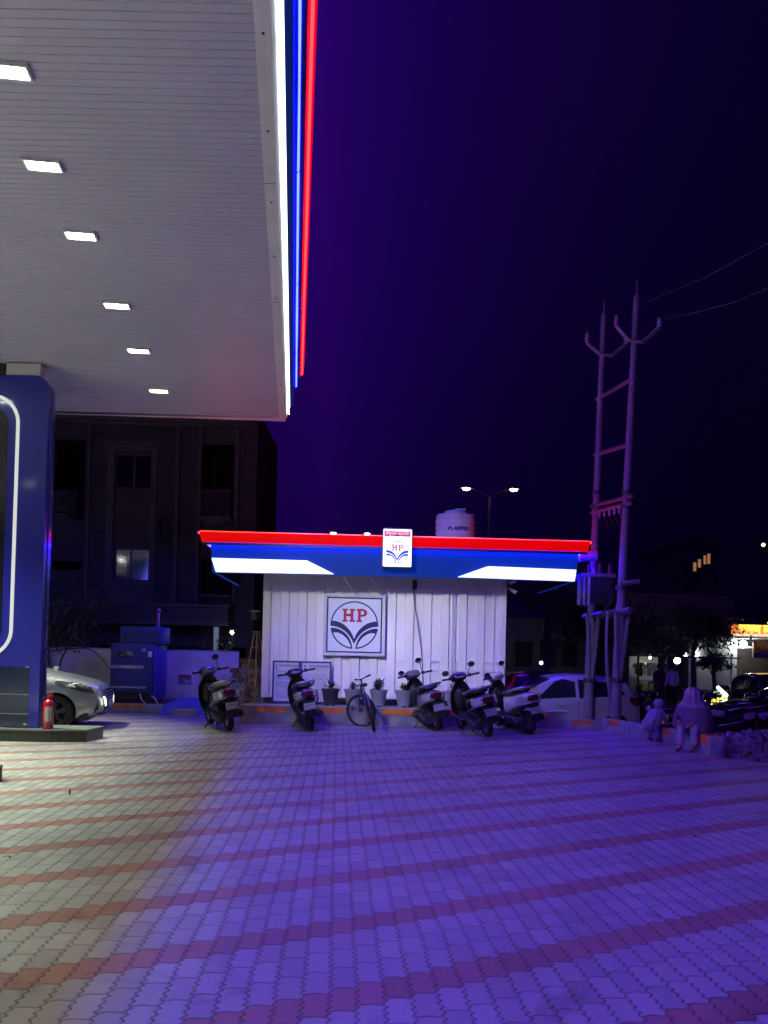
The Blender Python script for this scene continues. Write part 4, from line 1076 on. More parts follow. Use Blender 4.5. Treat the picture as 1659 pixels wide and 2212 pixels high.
# street light glimpsed between building and ladder with leaves near it
p = at(502, 1366, 22)
o = thing('yard_lamp', 'small glaring white lamp on a short post between the building and ladder', 'lamp', (p.x, 22, gr))
MB().cyl((0, 0, 0), (0, 0, p.z - gr - .05), .03, seg=8).build('post', M_['darkmetal'], o)
MB().ball((0, -.06, p.z - gr), .05, 14).build('bulb', emi('yard_bulb', (.85, 1, .75), 45), o)
MB().lathe([(.1, .08), (.03, .12)], (0, 0, p.z - gr)).build('hood', M_['darkmetal'], o)
o = thing('small_tree', 'small leafy tree catching blue light beside the glaring yard lamp', 'tree', (at(492, 1366, 21.6).x, 21.4, gr))
branchy(o, random.Random(18), (0, 0, 1.0), 1.6, .9, 9, 500, .12, .06, M_['leaf'])
MB().cyl((0, 0, 0), (0, 0, 1.1), .05, .04, 8).build('trunk', M_['bark'], o)
p = at(470, 1385, 22.6)
o = thing('shop_window', 'narrow pale lit glass strip at ground level of the dark building', 'window', (p.x, 22.6, gr))
MB().bb(-.12, .02, 0, .03, .9, 2.55).build('lit_glass', emi('dim_glass', (.35, .6, .6), .12), o, smooth=0)
MB().bb(-.15, .05, .035, .08, .0, 2.6).build('frame', M_['darkmetal'], o, smooth=0)
# ------------------------------------------------------------------ cars
def resample(pts, n):
    L = [0]
    for a, b_ in zip(pts, pts[1:]): L.append(L[-1] + (Vector(b_) - Vector(a)).length)
    out = []; j = 0
    for k in range(n):
        s = L[-1] * k / (n - 1)
        while j < len(L) - 2 and L[j + 1] < s: j += 1
        t = (s - L[j]) / max(1e-9, L[j + 1] - L[j]); a, b_ = Vector(pts[j]), Vector(pts[j + 1]); out.append(a + (b_ - a) * t)
    return out
def sm(a, b_, x): t = min(1, max(0, (x - a) / (b_ - a))); return t * t * (3 - 2 * t)
def make_car(label, cat_, paint, loc, rz, lights_on, group=None, dark=False):
    t = thing('parked_car', label, cat_, loc, rz, group)
    LEN = 3.82
    ztab = [(0, .60), (.03, .70), (.10, .775), (.3, .85), (.7, .94), (1.0, 1.0), (1.08, 1.03), (1.4, 1.23), (1.72, 1.42), (1.95, 1.48), (2.35, 1.515), (2.9, 1.49), (3.3, 1.43), (3.5, 1.36), (3.66, 1.12), (3.74, .98), (3.80, .82), (3.82, .7)]
    wtab = [(0, .50), (.03, .58), (.10, .68), (.25, .76), (.5, .81), (1.0, .835), (2.8, .84), (3.3, .82), (3.6, .77), (3.76, .70), (3.82, .62)]
    btab = [(0, .34), (.06, .24), (.4, .19), (3.4, .19), (3.7, .27), (3.82, .38)]
    ztb = [(0, .52), (.1, .66), (.3, .76), (.7, .85), (1.05, .91), (1.5, .93), (2.6, .97), (3.4, 1.02), (3.62, .98), (3.76, .88), (3.82, .66)]
    def sec(s):
        w = lerp(wtab, s); zb = lerp(btab, s); zt2 = lerp(ztab, s); zbl = min(lerp(ztb, s), zt2 - .03)
        cab = sm(1.0, 1.75, s) * (1 - sm(3.45, 3.78, s))
        wr = w * (.86 * (1 - cab)) + .60 * cab; crest = .02
        pts = [(w * .80, zb), (w * .93, zb + .03), (w * .985, zb + .12), (w, zb + .27), (w * .995, (zb + .27 + zbl) / 2), (w * .985, zbl - .06), (w * .955, zbl), (wr + (w * .955 - wr) * .12, zt2 - .085 * (.35 + .65 * cab)), (wr, zt2 - .04), (wr * .85, zt2 - .012), (wr * .5, zt2 + .006), (0, zt2 + .014)]
        q_ = resample(pts, 46)
        # light smoothing
        for _ in range(2): q_ = [q_[0]] + [(q_[i - 1] + q_[i] * 2 + q_[i + 1]) / 4 for i in range(1, len(q_) - 1)] + [q_[-1]]
        return [(p.x, p.y) for p in q_]
    ss = [LEN * (.5 - .5 * math.cos(PI * (k / 130))) * .35 + LEN * k / 130 * .65 for k in range(131)]
    FW_, RW_ = .74, 3.17; WR = .31; AR = .355
    grid = []
    for s in ss:
        row = []
        for (x, z) in sec(s):
            y = s
            for wc in (FW_, RW_):
                dy, dz = y - wc, z - .31; d = math.hypot(dy, dz)
                if x > .5 and abs(d - AR) < .022 and d > 0: y, z = wc + dy * AR / d, .31 + dz * AR / d
            row.append((x, 1.0 * y, z))
        grid.append(row)
    parts = {'body': MB(), 'window': MB(), 'windscreen': MB(), 'rear_window': MB(), 'front_lamp_glass': MB(), 'pillar_trim': MB()}
    def cls(x, s, z, side):
        for wc in (FW_, RW_):
            if x > .5 and math.hypot(s - wc, z - .31) < AR: return None
        zt2 = lerp(ztab, s); zbl = lerp(ztb, s)
        if not side:
            if 1.10 < s < 1.74 and x < .58: return 'windscreen'
            if 3.50 < s < 3.72 and x < .55: return 'rear_window'
        return 'body'
    cache = {}
    for i in range(len(ss) - 1):
        for j in range(45):
            a, b_, c, d = grid[i][j], grid[i + 1][j], grid[i + 1][j + 1], grid[i][j + 1]
            cx_ = (a[0] + c[0]) / 2; cs = (a[1] + c[1]) / 2; cz_ = (a[2] + c[2]) / 2
            nx = abs((c[2] - a[2])); side = abs(d[2] - a[2]) > abs(d[0] - a[0]) * .9
            k = cls(cx_, cs, cz_, side)
            if k is None: continue
            for sg_ in (1, -1):
                vv = []
                for p in (a, b_, c, d):
                    key = (k, sg_, p)
                    if sg_ == -1 and p[0] == 0: key = (k, 1, p)
                    if key not in cache: cache[key] = parts[k].bm.verts.new((p[0] * sg_, 1.9 - p[1], p[2]))
                    vv.append(cache[key])
                if len(set(vv)) == 4:
                    try: parts[k].bm.faces.new(vv)
                    except ValueError: pass
    for e_ in (0, -1):
        r_ = [cache.get(('body', 1, p)) or parts['body'].bm.verts.new((p[0], 1.9 - p[1], p[2])) for p in grid[e_]]
        l_ = [cache.get(('body', -1, p)) or parts['body'].bm.verts.new((-p[0], 1.9 - p[1], p[2])) for p in grid[e_][:-1]]
        try: parts['body'].bm.faces.new(r_ + l_[::-1])
        except ValueError: pass
    gl = M_['glass_dark']
    parts['body'].build('body', paint, t, smooth=40)
    for k in ('windscreen', 'rear_window'): parts[k].build(k, gl, t, smooth=60)
    def side_x(s, z):
        q_ = sec(s)
        for (a_, b_) in zip(q_[4:], q_[5:]):
            if a_[1] <= z <= b_[1]: return a_[0] + (b_[0] - a_[0]) * (z - a_[1]) / max(1e-6, b_[1] - a_[1])
        return q_[12][0]
    def side_patch(poly, nm, mt_, off=.004, ns=14, nz=8):
        for sg_ in (1, -1):
            q = MB(); z0, z1 = min(p[1] for p in poly), max(p[1] for p in poly); rows = []
            for i in range(nz + 1):
                z = z0 + (z1 - z0) * i / nz; zc = min(max(z, z0 + 1e-4), z1 - 1e-4); h = []
                for (a_, b_) in zip(poly, poly[1:] + poly[:1]):
                    if (a_[1] - zc) * (b_[1] - zc) <= 0 and a_[1] != b_[1]: h.append(a_[0] + (b_[0] - a_[0]) * (zc - a_[1]) / (b_[1] - a_[1]))
                lo_, hi_ = min(h), max(h)
                rows.append([q.bm.verts.new((sg_ * (side_x(lo_ + (hi_ - lo_) * k / ns, z) + off), 1.9 - (lo_ + (hi_ - lo_) * k / ns), z)) for k in range(ns + 1)])
            for i in range(nz):
                for k in range(ns): q.bm.faces.new((rows[i][k], rows[i][k + 1], rows[i + 1][k + 1], rows[i + 1][k]))
            q.build(nm, mt_, t, smooth=60)
    side_patch([(1.42, .955), (2.30, .985), (2.30, 1.40), (2.02, 1.405), (1.88, 1.37)], 'window', gl)
    side_patch([(2.37, .99), (3.22, 1.05), (3.20, 1.26), (3.02, 1.35), (2.37, 1.40)], 'window', gl)
    side_patch([(3.28, 1.065), (3.42, 1.09), (3.30, 1.25), (3.26, 1.27)], 'quarter_glass', gl)
    side_patch([(.13, .63), (.36, .675), (.78, .815), (.72, .855), (.40, .82), (.18, .745)], 'headlamp', M_['lampglass'], .006)
    side_patch([(.42, .735), (.52, .755), (.54, .80), (.46, .80)], 'lamp_lens', M_['clearlens'], .012, 4, 4)
    # underbody
    MB().bb(-.74, .74, -1.75, 1.68, .17, .30).build('underbody', M_['black'], t, smooth=0)
    for sy in (FW_, RW_):
        y = 1.9 - sy
        for sx in (-1, 1):
            q = MB(); n = 22   # arch lip and wheel house
            r1 = [q.bm.verts.new((sx * .845, y + (AR + .035) * math.cos(R(-12 + 204 * k / n)), .31 + (AR + .035) * math.sin(R(-12 + 204 * k / n)))) for k in range(n + 1)]
            r2 = [q.bm.verts.new((sx * .85, y + (AR - .006) * math.cos(R(-12 + 204 * k / n)), .31 + (AR - .006) * math.sin(R(-12 + 204 * k / n)))) for k in range(n + 1)]
            r3 = [q.bm.verts.new((sx * .60, y + (AR - .012) * math.cos(R(-12 + 204 * k / n)), .31 + (AR - .012) * math.sin(R(-12 + 204 * k / n)))) for k in range(n + 1)]
            for k in range(n):
                q.bm.faces.new((r1[k], r1[k + 1], r2[k + 1], r2[k]))
            q.build('arch_lip', paint, t, smooth=60)
            q = MB(); r2 = [q.bm.verts.new((sx * .84, y + (AR - .004) * math.cos(R(-20 + 220 * k / n)), .31 + (AR - .004) * math.sin(R(-20 + 220 * k / n)))) for k in range(n + 1)]
            r3 = [q.bm.verts.new((sx * .58, y + (AR - .004) * math.cos(R(-20 + 220 * k / n)), .31 + (AR - .004) * math.sin(R(-20 + 220 * k / n)))) for k in range(n + 1)]
            for k in range(n): q.bm.faces.new((r2[k], r2[k + 1], r3[k + 1], r3[k]))
            q.bm.faces.new(r3); q.build('wheel_house', M_['black'], t, smooth=0)
            wh = thing('w', 'w', 'w'); col.objects.unlink(wh); bpy.data.objects.remove(wh)
            q = MB(); cx_ = sx * .735
            q.lathe([(.205, -.085), (.27, -.095), (.30, -.08), (.31, -.05), (.31, .05), (.30, .08), (.27, .095), (.205, .085)], (cx_, y, .31), 'X', 40, capends=False)
            ty = q.build('wheel', M_['rubber'], t, smooth=50)
            q = MB(); o_ = sx * .07
            q.lathe([(.205, -.08), (.195, .0), (.205, .08)], (cx_, y, .31), 'X', 36, capends=False)
            q.lathe([(.21, o_ + sx * .006), (.185, o_ + sx * .012), (.18, o_ - sx * .02)], (cx_, y, .31), 'X', 36, capends=False)
            q.lathe([(.045, o_ - sx * .03), (.05, o_ + sx * .005), (.03, o_ + sx * .015), (.0001, o_ + sx * .015)], (cx_, y, .31), 'X', 16)
            for k in range(5):
                for dk in (-.12, .12):
                    a = 2 * PI * k / 5 + .3
                    p0 = Vector((cx_ + o_ - sx * .01, y + .04 * math.cos(a + dk * 2), .31 + .04 * math.sin(a + dk * 2))); p1 = Vector((cx_ + o_, y + .19 * math.cos(a + dk), .31 + .19 * math.sin(a + dk)))
                    q.cyl(p0, p1, .018, .016, 6)
            q.build('rim', M_['darkmetal'] if not dark else M_['steel'], ty, smooth=40)
            q = MB(); q.lathe([(.0001, 0), (.19, 0)], (cx_ - sx * .02, y, .31), 'X', 24); q.build('brake_disc', M_['darkmetal'], ty)
    # front end: grille, lamps, plate
    def xs(z, s_add=0): return 0
    q = MB()   # hexagonal grille, a curved dark panel proud of the nose
    def nose(x, z, off=0.0):    # y of the nose surface
        tab = [(0, 1.9), (.5, 1.9), (.58, 1.87), (.68, 1.80), (.76, 1.65), (.81, 1.40)]
        zz = -.05 * sm(.55, .8, z) - .04 * sm(.42, .24, z)
        return lerp(tab, abs(x)) + zz * (1 if abs(x) < .7 else .6) + off
    hexp = [(-.30, .70), (.30, .70), (.52, .60), (.42, .36), (.30, .28), (-.30, .28), (-.42, .36), (-.52, .60)]
    def patch(poly, off, mt_, nm, thick=.02, nx=18, par=None):
        xsn = [p[0] for p in poly]; zs = [p[1] for p in poly]; x0, x1, z0, z1 = min(xsn), max(xsn), min(zs), max(zs)
        # horizontal scan: rows of quads clipped to the outline
        q = MB(); nz = 10
        def span(z):
            h = []
            for (a, b_) in zip(poly, poly[1:] + poly[:1]):
                if (a[1] - z) * (b_[1] - z) <= 0 and a[1] != b_[1]: h.append(a[0] + (b_[0] - a[0]) * (z - a[1]) / (b_[1] - a[1]))
            return (min(h), max(h)) if h else None
        rows = []
        for i in range(nz + 1):
            z = z0 + (z1 - z0) * (i * .998 + .01 * (nz - i) / nz) / nz; sp_ = span(min(max(z, z0 + 1e-4), z1 - 1e-4))
            rows.append([q.bm.verts.new((sp_[0] + (sp_[1] - sp_[0]) * k / nx, nose(sp_[0] + (sp_[1] - sp_[0]) * k / nx, z, off), z)) for k in range(nx + 1)])
        for i in range(nz):
            for k in range(nx): q.bm.faces.new((rows[i][k], rows[i][k + 1], rows[i + 1][k + 1], rows[i + 1][k]))
        q.build(nm, mt_, par or t, smooth=60)
    patch(hexp, .035, M_['blackgloss'], 'grille')
    q = MB()
    for zz in (.65, .60, .55, .50, .45, .40, .34):
        hw_ = lerp([(.28, .28), (.36, .40), (.60, .49), (.70, .30)], zz)
        q.tube([(-hw_ + 2 * hw_ * k / 14, nose(-hw_ + 2 * hw_ * k / 14, zz, .042), zz) for k in range(15)], .0085, 5)
    q.build('grille_bar', M_['steel'], t)
    MB().box((0, 1.955, .44), (.46, .012, .12), bev=.003).build('number_plate', M_['plate'], t)
    for sx in (-1, 1):
        pr = [(.28, .355), (.52, .28), (.64, .30), (.60, .36)]
        patch([(sx * a, b_ - .0) for a, b_ in [(.40, .50), (.50, .585), (.585, .60), (.50, .42), (.45, .40)]] if False else [(sx * .44, .43), (sx * .55, .58), (sx * .60, .58), (sx * .53, .40)], .045, M_['drl'] if lights_on else M_['clearlens'], 'running_lamp', nx=3)
        patch([(sx * .64, .33), (sx * .66, .52), (sx * .70, .36), (sx * .70, .28)], .02, M_['black'], 'fog_lamp_recess', nx=3)
        q = MB(); q.ball((sx * .665, nose(.665, .33, .02), .33), .03, 12, sq=(1, .4, 1)); q.build('fog_lamp', M_['clearlens'], t)
    patch([(-.50, .235), (.50, .235), (.66, .27), (.62, .30), (-.62, .30), (-.66, .27)], .03, M_['black'], 'lower_intake')
    q = MB(); q.tube([(-.62 + 1.24 * k / 16, nose(-.62 + 1.24 * k / 16, .25, .04), .252) for k in range(17)], .012, 6); q.build('bumper_trim', M_['steel'], t)
    # handles, mirrors, wipers, seams, sill, tail lamps, plate
    for sx in (-1, 1):
        for yy in (.02, -.86):
            q = MB(); q.box((sx * .855, yy - .10, .84), (.028, .17, .028), bev=.008); q.build('door_handle', paint, t)
        q = MB(); q.loft([sup(sx * .93, .985, .02, .02, 1.0 - .62 + .52, 12), sup(sx * .95, .99, .10, .065, 1.0 - .62 + .50, 12), sup(sx * .95, .99, .11, .07, .82, 12), sup(sx * .95, .99, .10, .06, .79, 12)]); mi_ = q.build('wing_mirror', paint, t)
        q = MB(); q.loft([sup(sx * .95, .99, .095, .055, .787, 12), sup(sx * .95, .99, .09, .05, .785, 12)]); q.build('mirror_glass', M_['mirror'], mi_)
        q = MB(); q.cyl((sx * .80, .86, .955), (sx * .88, .85, .97), .022, seg=8); q.build('mirror_arm', M_['black'], mi_)
        q = MB()
        for sy in (1.16, 2.335, 3.02):
            z0_ = .26 if sy != 3.02 else .70
            pts = [(sx * (lerp(wtab, sy) + .002), 1.9 - sy, z0_ + (.92 - z0_) * k / 8) for k in range(9)]
            q.tube(pts, .0035, 4)
        q.build('door_seam', M_['black'], t)
        MB().bb(min(sx * .80, sx * .848), max(sx * .80, sx * .848), -.90, .78, .17, .235, bev=.008).build('sill_trim', M_['black'], t)
        q = MB(); q.loft([sup(sx * .70, .93, .07, .10, -1.62, 10), sup(sx * .70, .93, .075, .11, -1.78, 10), sup(sx * .66, .93, .07, .09, -1.84, 10)]); q.build('tail_lamp', M_['redlens'], t)
    q = MB(); q.tube([(.1, .86, 1.035), (.35, .74, 1.07), (.5, .68, 1.10)], .009, 6); q.tube([(-.5, .86, 1.035), (-.2, .74, 1.075), (.02, .68, 1.11)], .009, 6); q.build('wiper', M_['black'], t)
    MB().box((0, -1.93, .62), (.46, .012, .12), bev=.003).build('number_plate', M_['plate'], t)
    MB().bb(-.62, .62, -1.94, -1.86, .30, .42, bev=.02).build('rear_bumper', M_['black'], t)
    q = MB(); q.cyl((0, -.9, 1.50), (0, -1.15, 1.68), .005, seg=6); q.build('aerial', M_['black'], t)
    return t
M_['lampglass'] = mat('headlamp_glass', (.10, .10, .11), .06, .5, .9, 9, coat=1)
M_['drl'] = emi('running_lamp_lit', (.9, 1, .85), 2.2, (.6, .6, .6))
M_['silver'] = mat('silver_paint', (.40, .42, .42), .28, .55, .05, 2, coat=.8)
M_['whitepaint'] = mat('white_paint', (.27, .25, .27), .35, .0, .06, 2, coat=.6)
M_['darkpaint'] = mat('dark_paint', (.012, .012, .016), .2, .1, .1, 2, coat=.8)
# silver hatchback: wheel hub at (134, 1543)
SY = 13.75
hub = at(118, 1545, SY - .7)
a = R(-80)      # heading of the car: local +Y turned to the right and a little towards the camera
hd = Vector((-math.sin(a - 0), math.cos(a), 0))
def car_at(hubx, huby, rz, side=1, hy=1.16):
    """origin so that the front wheel on the given side has its centre at (hubx, huby)"""
    M3 = Matrix.Rotation(rz, 3, 'Z'); v = M3 @ Vector((side * .80, hy, 0)); return (hubx - v.x, huby - v.y, 0)
rz_ = -R(78)
cl = car_at(hub.x, hub.y, rz_, 1)
make_car('silver hatchback with lit running lamps nosing out from behind the blue column', 'car', M_['silver'], cl, rz_, True)
WYc = 17.0
rp = at(1328, 1572, WYc)
rzw = R(90 + 3)
M3 = Matrix.Rotation(rzw, 3, 'Z'); v = M3 @ Vector((-.80, 1.9 - 3.17, 0))
wcar = make_car('white hatchback parked beyond the kerb behind the two concrete poles', 'car', M_['whitepaint'], (rp.x - v.x, WYc - v.y, -.45), rzw, False)
dcar = make_car('dark hatchback parked in shadow behind the white hatchback and the kiosk', 'car', M_['darkpaint'], (at(1120, 1480, 19.8).x - .3, 20.0, -.45), R(95), False, dark=True)
dup(dcar, (at(1705, 1560, 19).x, 18.8, -.45), R(78), 'black parked car with reflections on its bonnet beyond the rubble')
dup(dcar, (at(1655, 1500, 25).x, 24.5, -.45), R(178), 'black car with red tail lamp standing in the road near the bright snack shop')

# ------------------------------------------------------------------ scooters
def make_scooter(label, paint, loc, rz, mirrors, lean=8, two_tone=None, seatm=None, panel=None, steer=0, rail='steel', tail=None):
    t = thing('scooter', label, 'scooter', loc, rz, 'scooters parked in front of the kiosk')
    ML = Matrix.Rotation(R(-lean), 4, 'Y') @ Matrix.Scale(1.05, 4)
    def B(q, name, mt_, par=None, smooth=40):
        return q.build(name, mt_, par or t, smooth, M=ML)
    seatm = seatm or M_['black']; panel = panel or M_['black']
    WR_ = .215
    def wheel(y, nm='wheel', sx=0.0, M2=None):
        q = MB(); q.torus((sx, y, WR_), WR_ - .052, .052, 'X', 40, 12, flat=.95); w_ = B(q, nm, M_['rubber'])
        q = MB(); q.lathe([(.165, -.035), (.14, -.03), (.13, -.01), (.05, -.012), (.05, .012), (.13, .01), (.14, .03), (.165, .035)], (sx, y, WR_), 'X', 28)
        B(q, 'rim', M_['steel'], w_); return w_
    wheel(-.62); wheel(.62)
    # engine, drive case, exhaust, shock
    q = MB(); q.loft([sup(-.12, .24, .045, .07, -.72, 14), sup(-.13, .235, .06, .095, -.62, 14), sup(-.13, .25, .06, .085, -.4, 14), sup(-.125, .27, .055, .09, -.18, 14), sup(-.12, .27, .03, .06, -.12, 14)]); B(q, 'drive_case', M_['darkmetal'])
    q = MB(); q.loft([sup(-.12, .41, .04, .05, -.66, 12), sup(-.125, .41, .05, .065, -.6, 12), sup(-.12, .41, .05, .06, -.38, 12), sup(-.11, .40, .03, .04, -.32, 12)]); B(q, 'air_filter_box', M_['black'])
    q = MB(); q.cyl((-.02, -.45, .27), (-.02, -.12, .30), .10, .085, 14); q.cyl((.06, -.32, .27), (.11, -.32, .27), .08, seg=14); B(q, 'engine', M_['darkmetal'])
    q = MB(); q.cyl((.155, -.28, .24), (.17, -.80, .29), .052, .062, 16); q.cyl((.17, -.80, .29), (.17, -.84, .295), .045, seg=14); q.tube([(.09, -.1, .2), (.13, -.2, .19), (.155, -.3, .24)], .02, 8); B(q, 'exhaust', M_['darkmetal'])
    q = MB(); q.cyl((-.085, -.62, .26), (-.10, -.52, .58), .03, seg=12)
    for k in range(7): q.torus((-.088 - .0018 * k, -.60 + .0115 * k, .31 + .034 * k), .036, .008, 'Z', 14, 5)
    B(q, 'shock_absorber', M_['steel'])
    q = MB(); q.tube([(-.13, -.1, .21), (-.22, -.10, .14), (-.30 , -.12, .045)], [.012, .011, .011], 6); q.bb(-.335, -.28, -.145, -.1, .030, .042); B(q, 'side_stand', M_['black'])
    q = MB(); q.tube([(-.18, -.60, .24), (-.21, -.52, .26), (-.215, -.44, .33), (-.24, -.44, .33)], .009, 6); B(q, 'kick_lever', M_['steel'])
    q = MB(); q.tube([(-.06, -.2, .17), (-.12, -.24, .09), (-.12, -.36, .075)], .011, 6); q.tube([(.06, -.2, .17), (.12, -.24, .09), (.12, -.36, .075)], .011, 6); B(q, 'centre_stand', M_['black'])
    # under floor and floorboard
    q = MB(); q.loft([sup(0, .27, .10, .045, -.12, 14), sup(0, .27, .15, .045, .02, 14), sup(0, .28, .165, .04, .3, 14), sup(0, .30, .16, .045, .44, 14)]); B(q, 'floorboard', panel)
    q = MB(); q.tube([(-.165, -.02, .285), (-.18, .15, .285), (-.18, .32, .30), (-.185, .42, .36)], .013, 6); q.tube([(.165, -.02, .285), (.18, .15, .285), (.18, .32, .30), (.185, .42, .36)], .013, 6); B(q, 'floor_edge', two_tone or paint)
    # rear body
    secs = [(.06, .50, .095, .19, .07), (.0, .50, .13, .19, .10), (-.12, .50, .165, .18, .13), (-.28, .53, .19, .175, .145), (-.45, .575, .205, .155, .155), (-.60, .61, .205, .14, .155), (-.74, .635, .195, .12, .15), (-.85, .65, .165, .095, .13), (-.91, .66, .12, .07, .09), (-.935, .665, .06, .04, .04)]
    q = MB(); q.loft([sup(0, z, w_, h, y, 28, 2.5, wt) for (y, z, w_, h, wt) in secs]); body = B(q, 'rear_body', paint, smooth=60)
    for sx in (-1, 1):
        q = MB(); q.tube([(sx * .165, -.12, .40), (sx * .197, -.3, .445), (sx * .212, -.48, .49), (sx * .212, -.64, .53), (sx * .195, -.78, .56), (sx * .14, -.90, .585), (sx * .06, -.945, .60)], [.006, .011, .013, .014, .014, .012, .008], 8); B(q, 'body_trim', M_['steel'], body)
    # seat
    q = MB(); q.loft([sup(0, .700, .05, .02, .13, 18), sup(0, .705, .10, .045, .09, 18), sup(0, .715, .125, .055, -.05, 18), sup(0, .72, .14, .055, -.22, 18), sup(0, .765, .15, .065, -.36, 18), sup(0, .795, .15, .06, -.52, 18), sup(0, .80, .125, .05, -.66, 18), sup(0, .79, .06, .02, -.72, 18)]); B(q, 'seat', seatm, smooth=60)
    q = MB(); q.tube([(-.16, -.36, .75), (-.19, -.50, .80), (-.19, -.68, .84), (-.15, -.81, .865), (-.06, -.865, .87), (.06, -.865, .87), (.15, -.81, .865), (.19, -.68, .84), (.19, -.50, .80), (.16, -.36, .75)], .018, 8); B(q, 'grab_rail', M_['steel'] if rail == 'steel' else M_[rail])
    # tail cluster
    q = MB(); q.loft([sup(0, .665, .125, .062, -.82, 16), sup(0, .67, .125, .06, -.90, 16), sup(0, .67, .095, .046, -.945, 16), sup(0, .67, .04, .02, -.958, 16)]); B(q, 'tail_lamp', tail or M_['redlens'])
    for sx in (-1, 1):
        q = MB(); q.loft([[Vector((sx * a_, y, z)) for (a_, z) in ((i_, zl), (o_, zl - .01), (o_ + .004, zh), (i_, zh + .012))] for (y, i_, o_, zl, zh) in ((-.66, .185, .213, .585, .67), (-.76, .15, .207, .585, .70), (-.86, .12, .182, .60, .71), (-.92, .095, .135, .62, .705))]); B(q, 'indicator', M_['clearlens'])
    # rear fender, plate, flap
    q = MB(); q.loft([sup(0, .55, .10, .03, -.70, 14), sup(0, .545, .12, .035, -.84, 14), sup(0, .53, .10, .02, -.93, 14)]); B(q, 'tail_underside', M_['black'])
    q = MB(); q.loft([[Vector((-a_, y, z)), Vector((a_, y, z)), Vector((a_, y + .012, z)), Vector((-a_, y + .012, z))] for (y, z, a_) in ((-.92, .54, .085), (-.945, .44, .10), (-.945, .36, .10), (-.925, .28, .085), (-.91, .25, .05))]); B(q, 'mudguard', M_['black'])
    q = MB(); q.box((0, -.962, .455), (.20, .008, .115), Matrix.Rotation(R(-8), 3, 'X'), bev=.002); pl = B(q, 'number_plate', M_['plate'])
    q = MB(); rr = random.Random(int(loc[0] * 100))
    for rw in (0, 1):
        for k in range(5):
            x_ = -.065 + k * .03; q.box((x_, -.9685 + rw * .005, .475 - rw * .038), (.014, .002, .020), Matrix.Rotation(R(-8), 3, 'X'))
    B(q, 'plate_marks', M_['plate_ink'], pl, 0)
    # front: apron (outer) and inner panel
    def shield(off, shrink, y0=0.0):
        out = []
        for (z, w_, y) in ((.30, .12, .46), (.36, .17, .475), (.46, .20, .47), (.60, .205, .445), (.74, .19, .41), (.84, .14, .385), (.90, .09, .37), (.95, .06, .36)):
            r_ = []; w2 = w_ * shrink
            for k in range(9):
                x = -w2 + 2 * w2 * k / 8; r_.append(Vector((x, y + off + .085 * (1 - (x / w_) ** 2), z)))
            for k in range(8, -1, -1):
                x = -w2 + 2 * w2 * k / 8; r_.append(Vector((x, y + off - .02 + .085 * (1 - (x / w_) ** 2), z)))
            out.append(r_)
        return out
    q = MB(); q.loft(shield(0, 1.0)); B(q, 'front_apron', paint, smooth=50)
    q = MB(); q.loft(shield(-.022, .96)); B(q, 'leg_shield', panel, smooth=50)
    q = MB(); q.loft([sup(0, .62, .12, .16, .46, 14), sup(0, .60, .13, .2, .43, 14), sup(0, .62, .09, .17, .375, 14), sup(0, .66, .05, .1, .355, 14)]); B(q, 'glove_box', panel)
    q = MB(); q.bb(-.02, .02, .33, .37, .70, .73, bev=.004); q.tube([(0, .345, .70), (0, .31, .69), (0, .31, .66), (0, .325, .655)], .006, 6); B(q, 'bag_hook', M_['steel'])
    for sx in (-1, 1):
        q = MB(); q.loft([sup(sx * .12, .66, .055, .03, .50, 10), sup(sx * .125, .665, .05, .025, .535, 10), sup(sx * .12, .67, .02, .01, .55, 10)]); B(q, 'front_indicator', M_['clearlens'])
    # front fender + fork
    q = MB(); rings = []
    for k in range(11):
        a = R(20 + 130 * k / 10); r_ = WR_ + .035; c = Vector((0, .62 + r_ * math.cos(a), WR_ + r_ * math.sin(a)))
        rad = Vector((0, math.cos(a), math.sin(a))); w_ = .075 * (1 - abs(k - 5) / 5 * .25)
        rings.append([c + Vector((x * w_, 0, 0)) - rad * (.045 * abs(x) ** 2.2) for x in (-1, -.6, 0, .6, 1)] + [c + Vector((x * w_ * .93, 0, 0)) - rad * (.008 + .045 * abs(x) ** 2.2) for x in (1, .6, 0, -.6, -1)])
    q.loft(rings); B(q, 'front_fender', paint, smooth=60)
    q = MB(); q.cyl((-.075, .62, WR_), (-.06, .50, .52), .02, seg=10); q.cyl((.075, .62, WR_), (.06, .50, .52), .02, seg=10); q.cyl((-.08, .62, WR_), (.08, .62, WR_), .02, seg=10); q.cyl((0, .52, .5), (0, .40, .92), .03, seg=10); B(q, 'front_fork', M_['darkmetal'])
    # handlebar assembly
    HY, HZ = .335, 1.0
    MS = ML @ Matrix.Translation((0, .36, 0)) @ Matrix.Rotation(R(steer), 4, 'Z') @ Matrix.Translation((0, -.36, 0))
    def BS(q, name, mt_, par=None, smooth=50): return q.build(name, mt_, par or t, smooth, M=MS)
    q = MB(); q.loft([sup(0, 1.0, .07, .04, .25, 18), sup(0, 1.0, .125, .062, .28, 18), sup(0, 1.0, .15, .085, .34, 18), sup(0, .99, .145, .09, .41, 18), sup(0, .97, .115, .08, .47, 18), sup(0, .955, .07, .05, .505, 18)]); hc = BS(q, 'handlebar_cover', paint)
    q = MB(); q.loft([sup(0, .96, .095, .055, .46, 16), sup(0, .955, .085, .05, .51, 16), sup(0, .955, .04, .025, .53, 16)]); BS(q, 'headlamp', M_['clearlens'], hc)
    q = MB(); q.loft([sup(0, 0, .095, .05, 0, 18), sup(0, 0, .085, .042, -.012, 18), sup(0, 0, .03, .012, -.018, 18)]); q.bm.transform(Matrix.Translation((0, .272, 1.022)) @ Matrix.Rotation(R(-38), 4, 'X')); BS(q, 'instrument_panel', M_['dashglass'], hc)
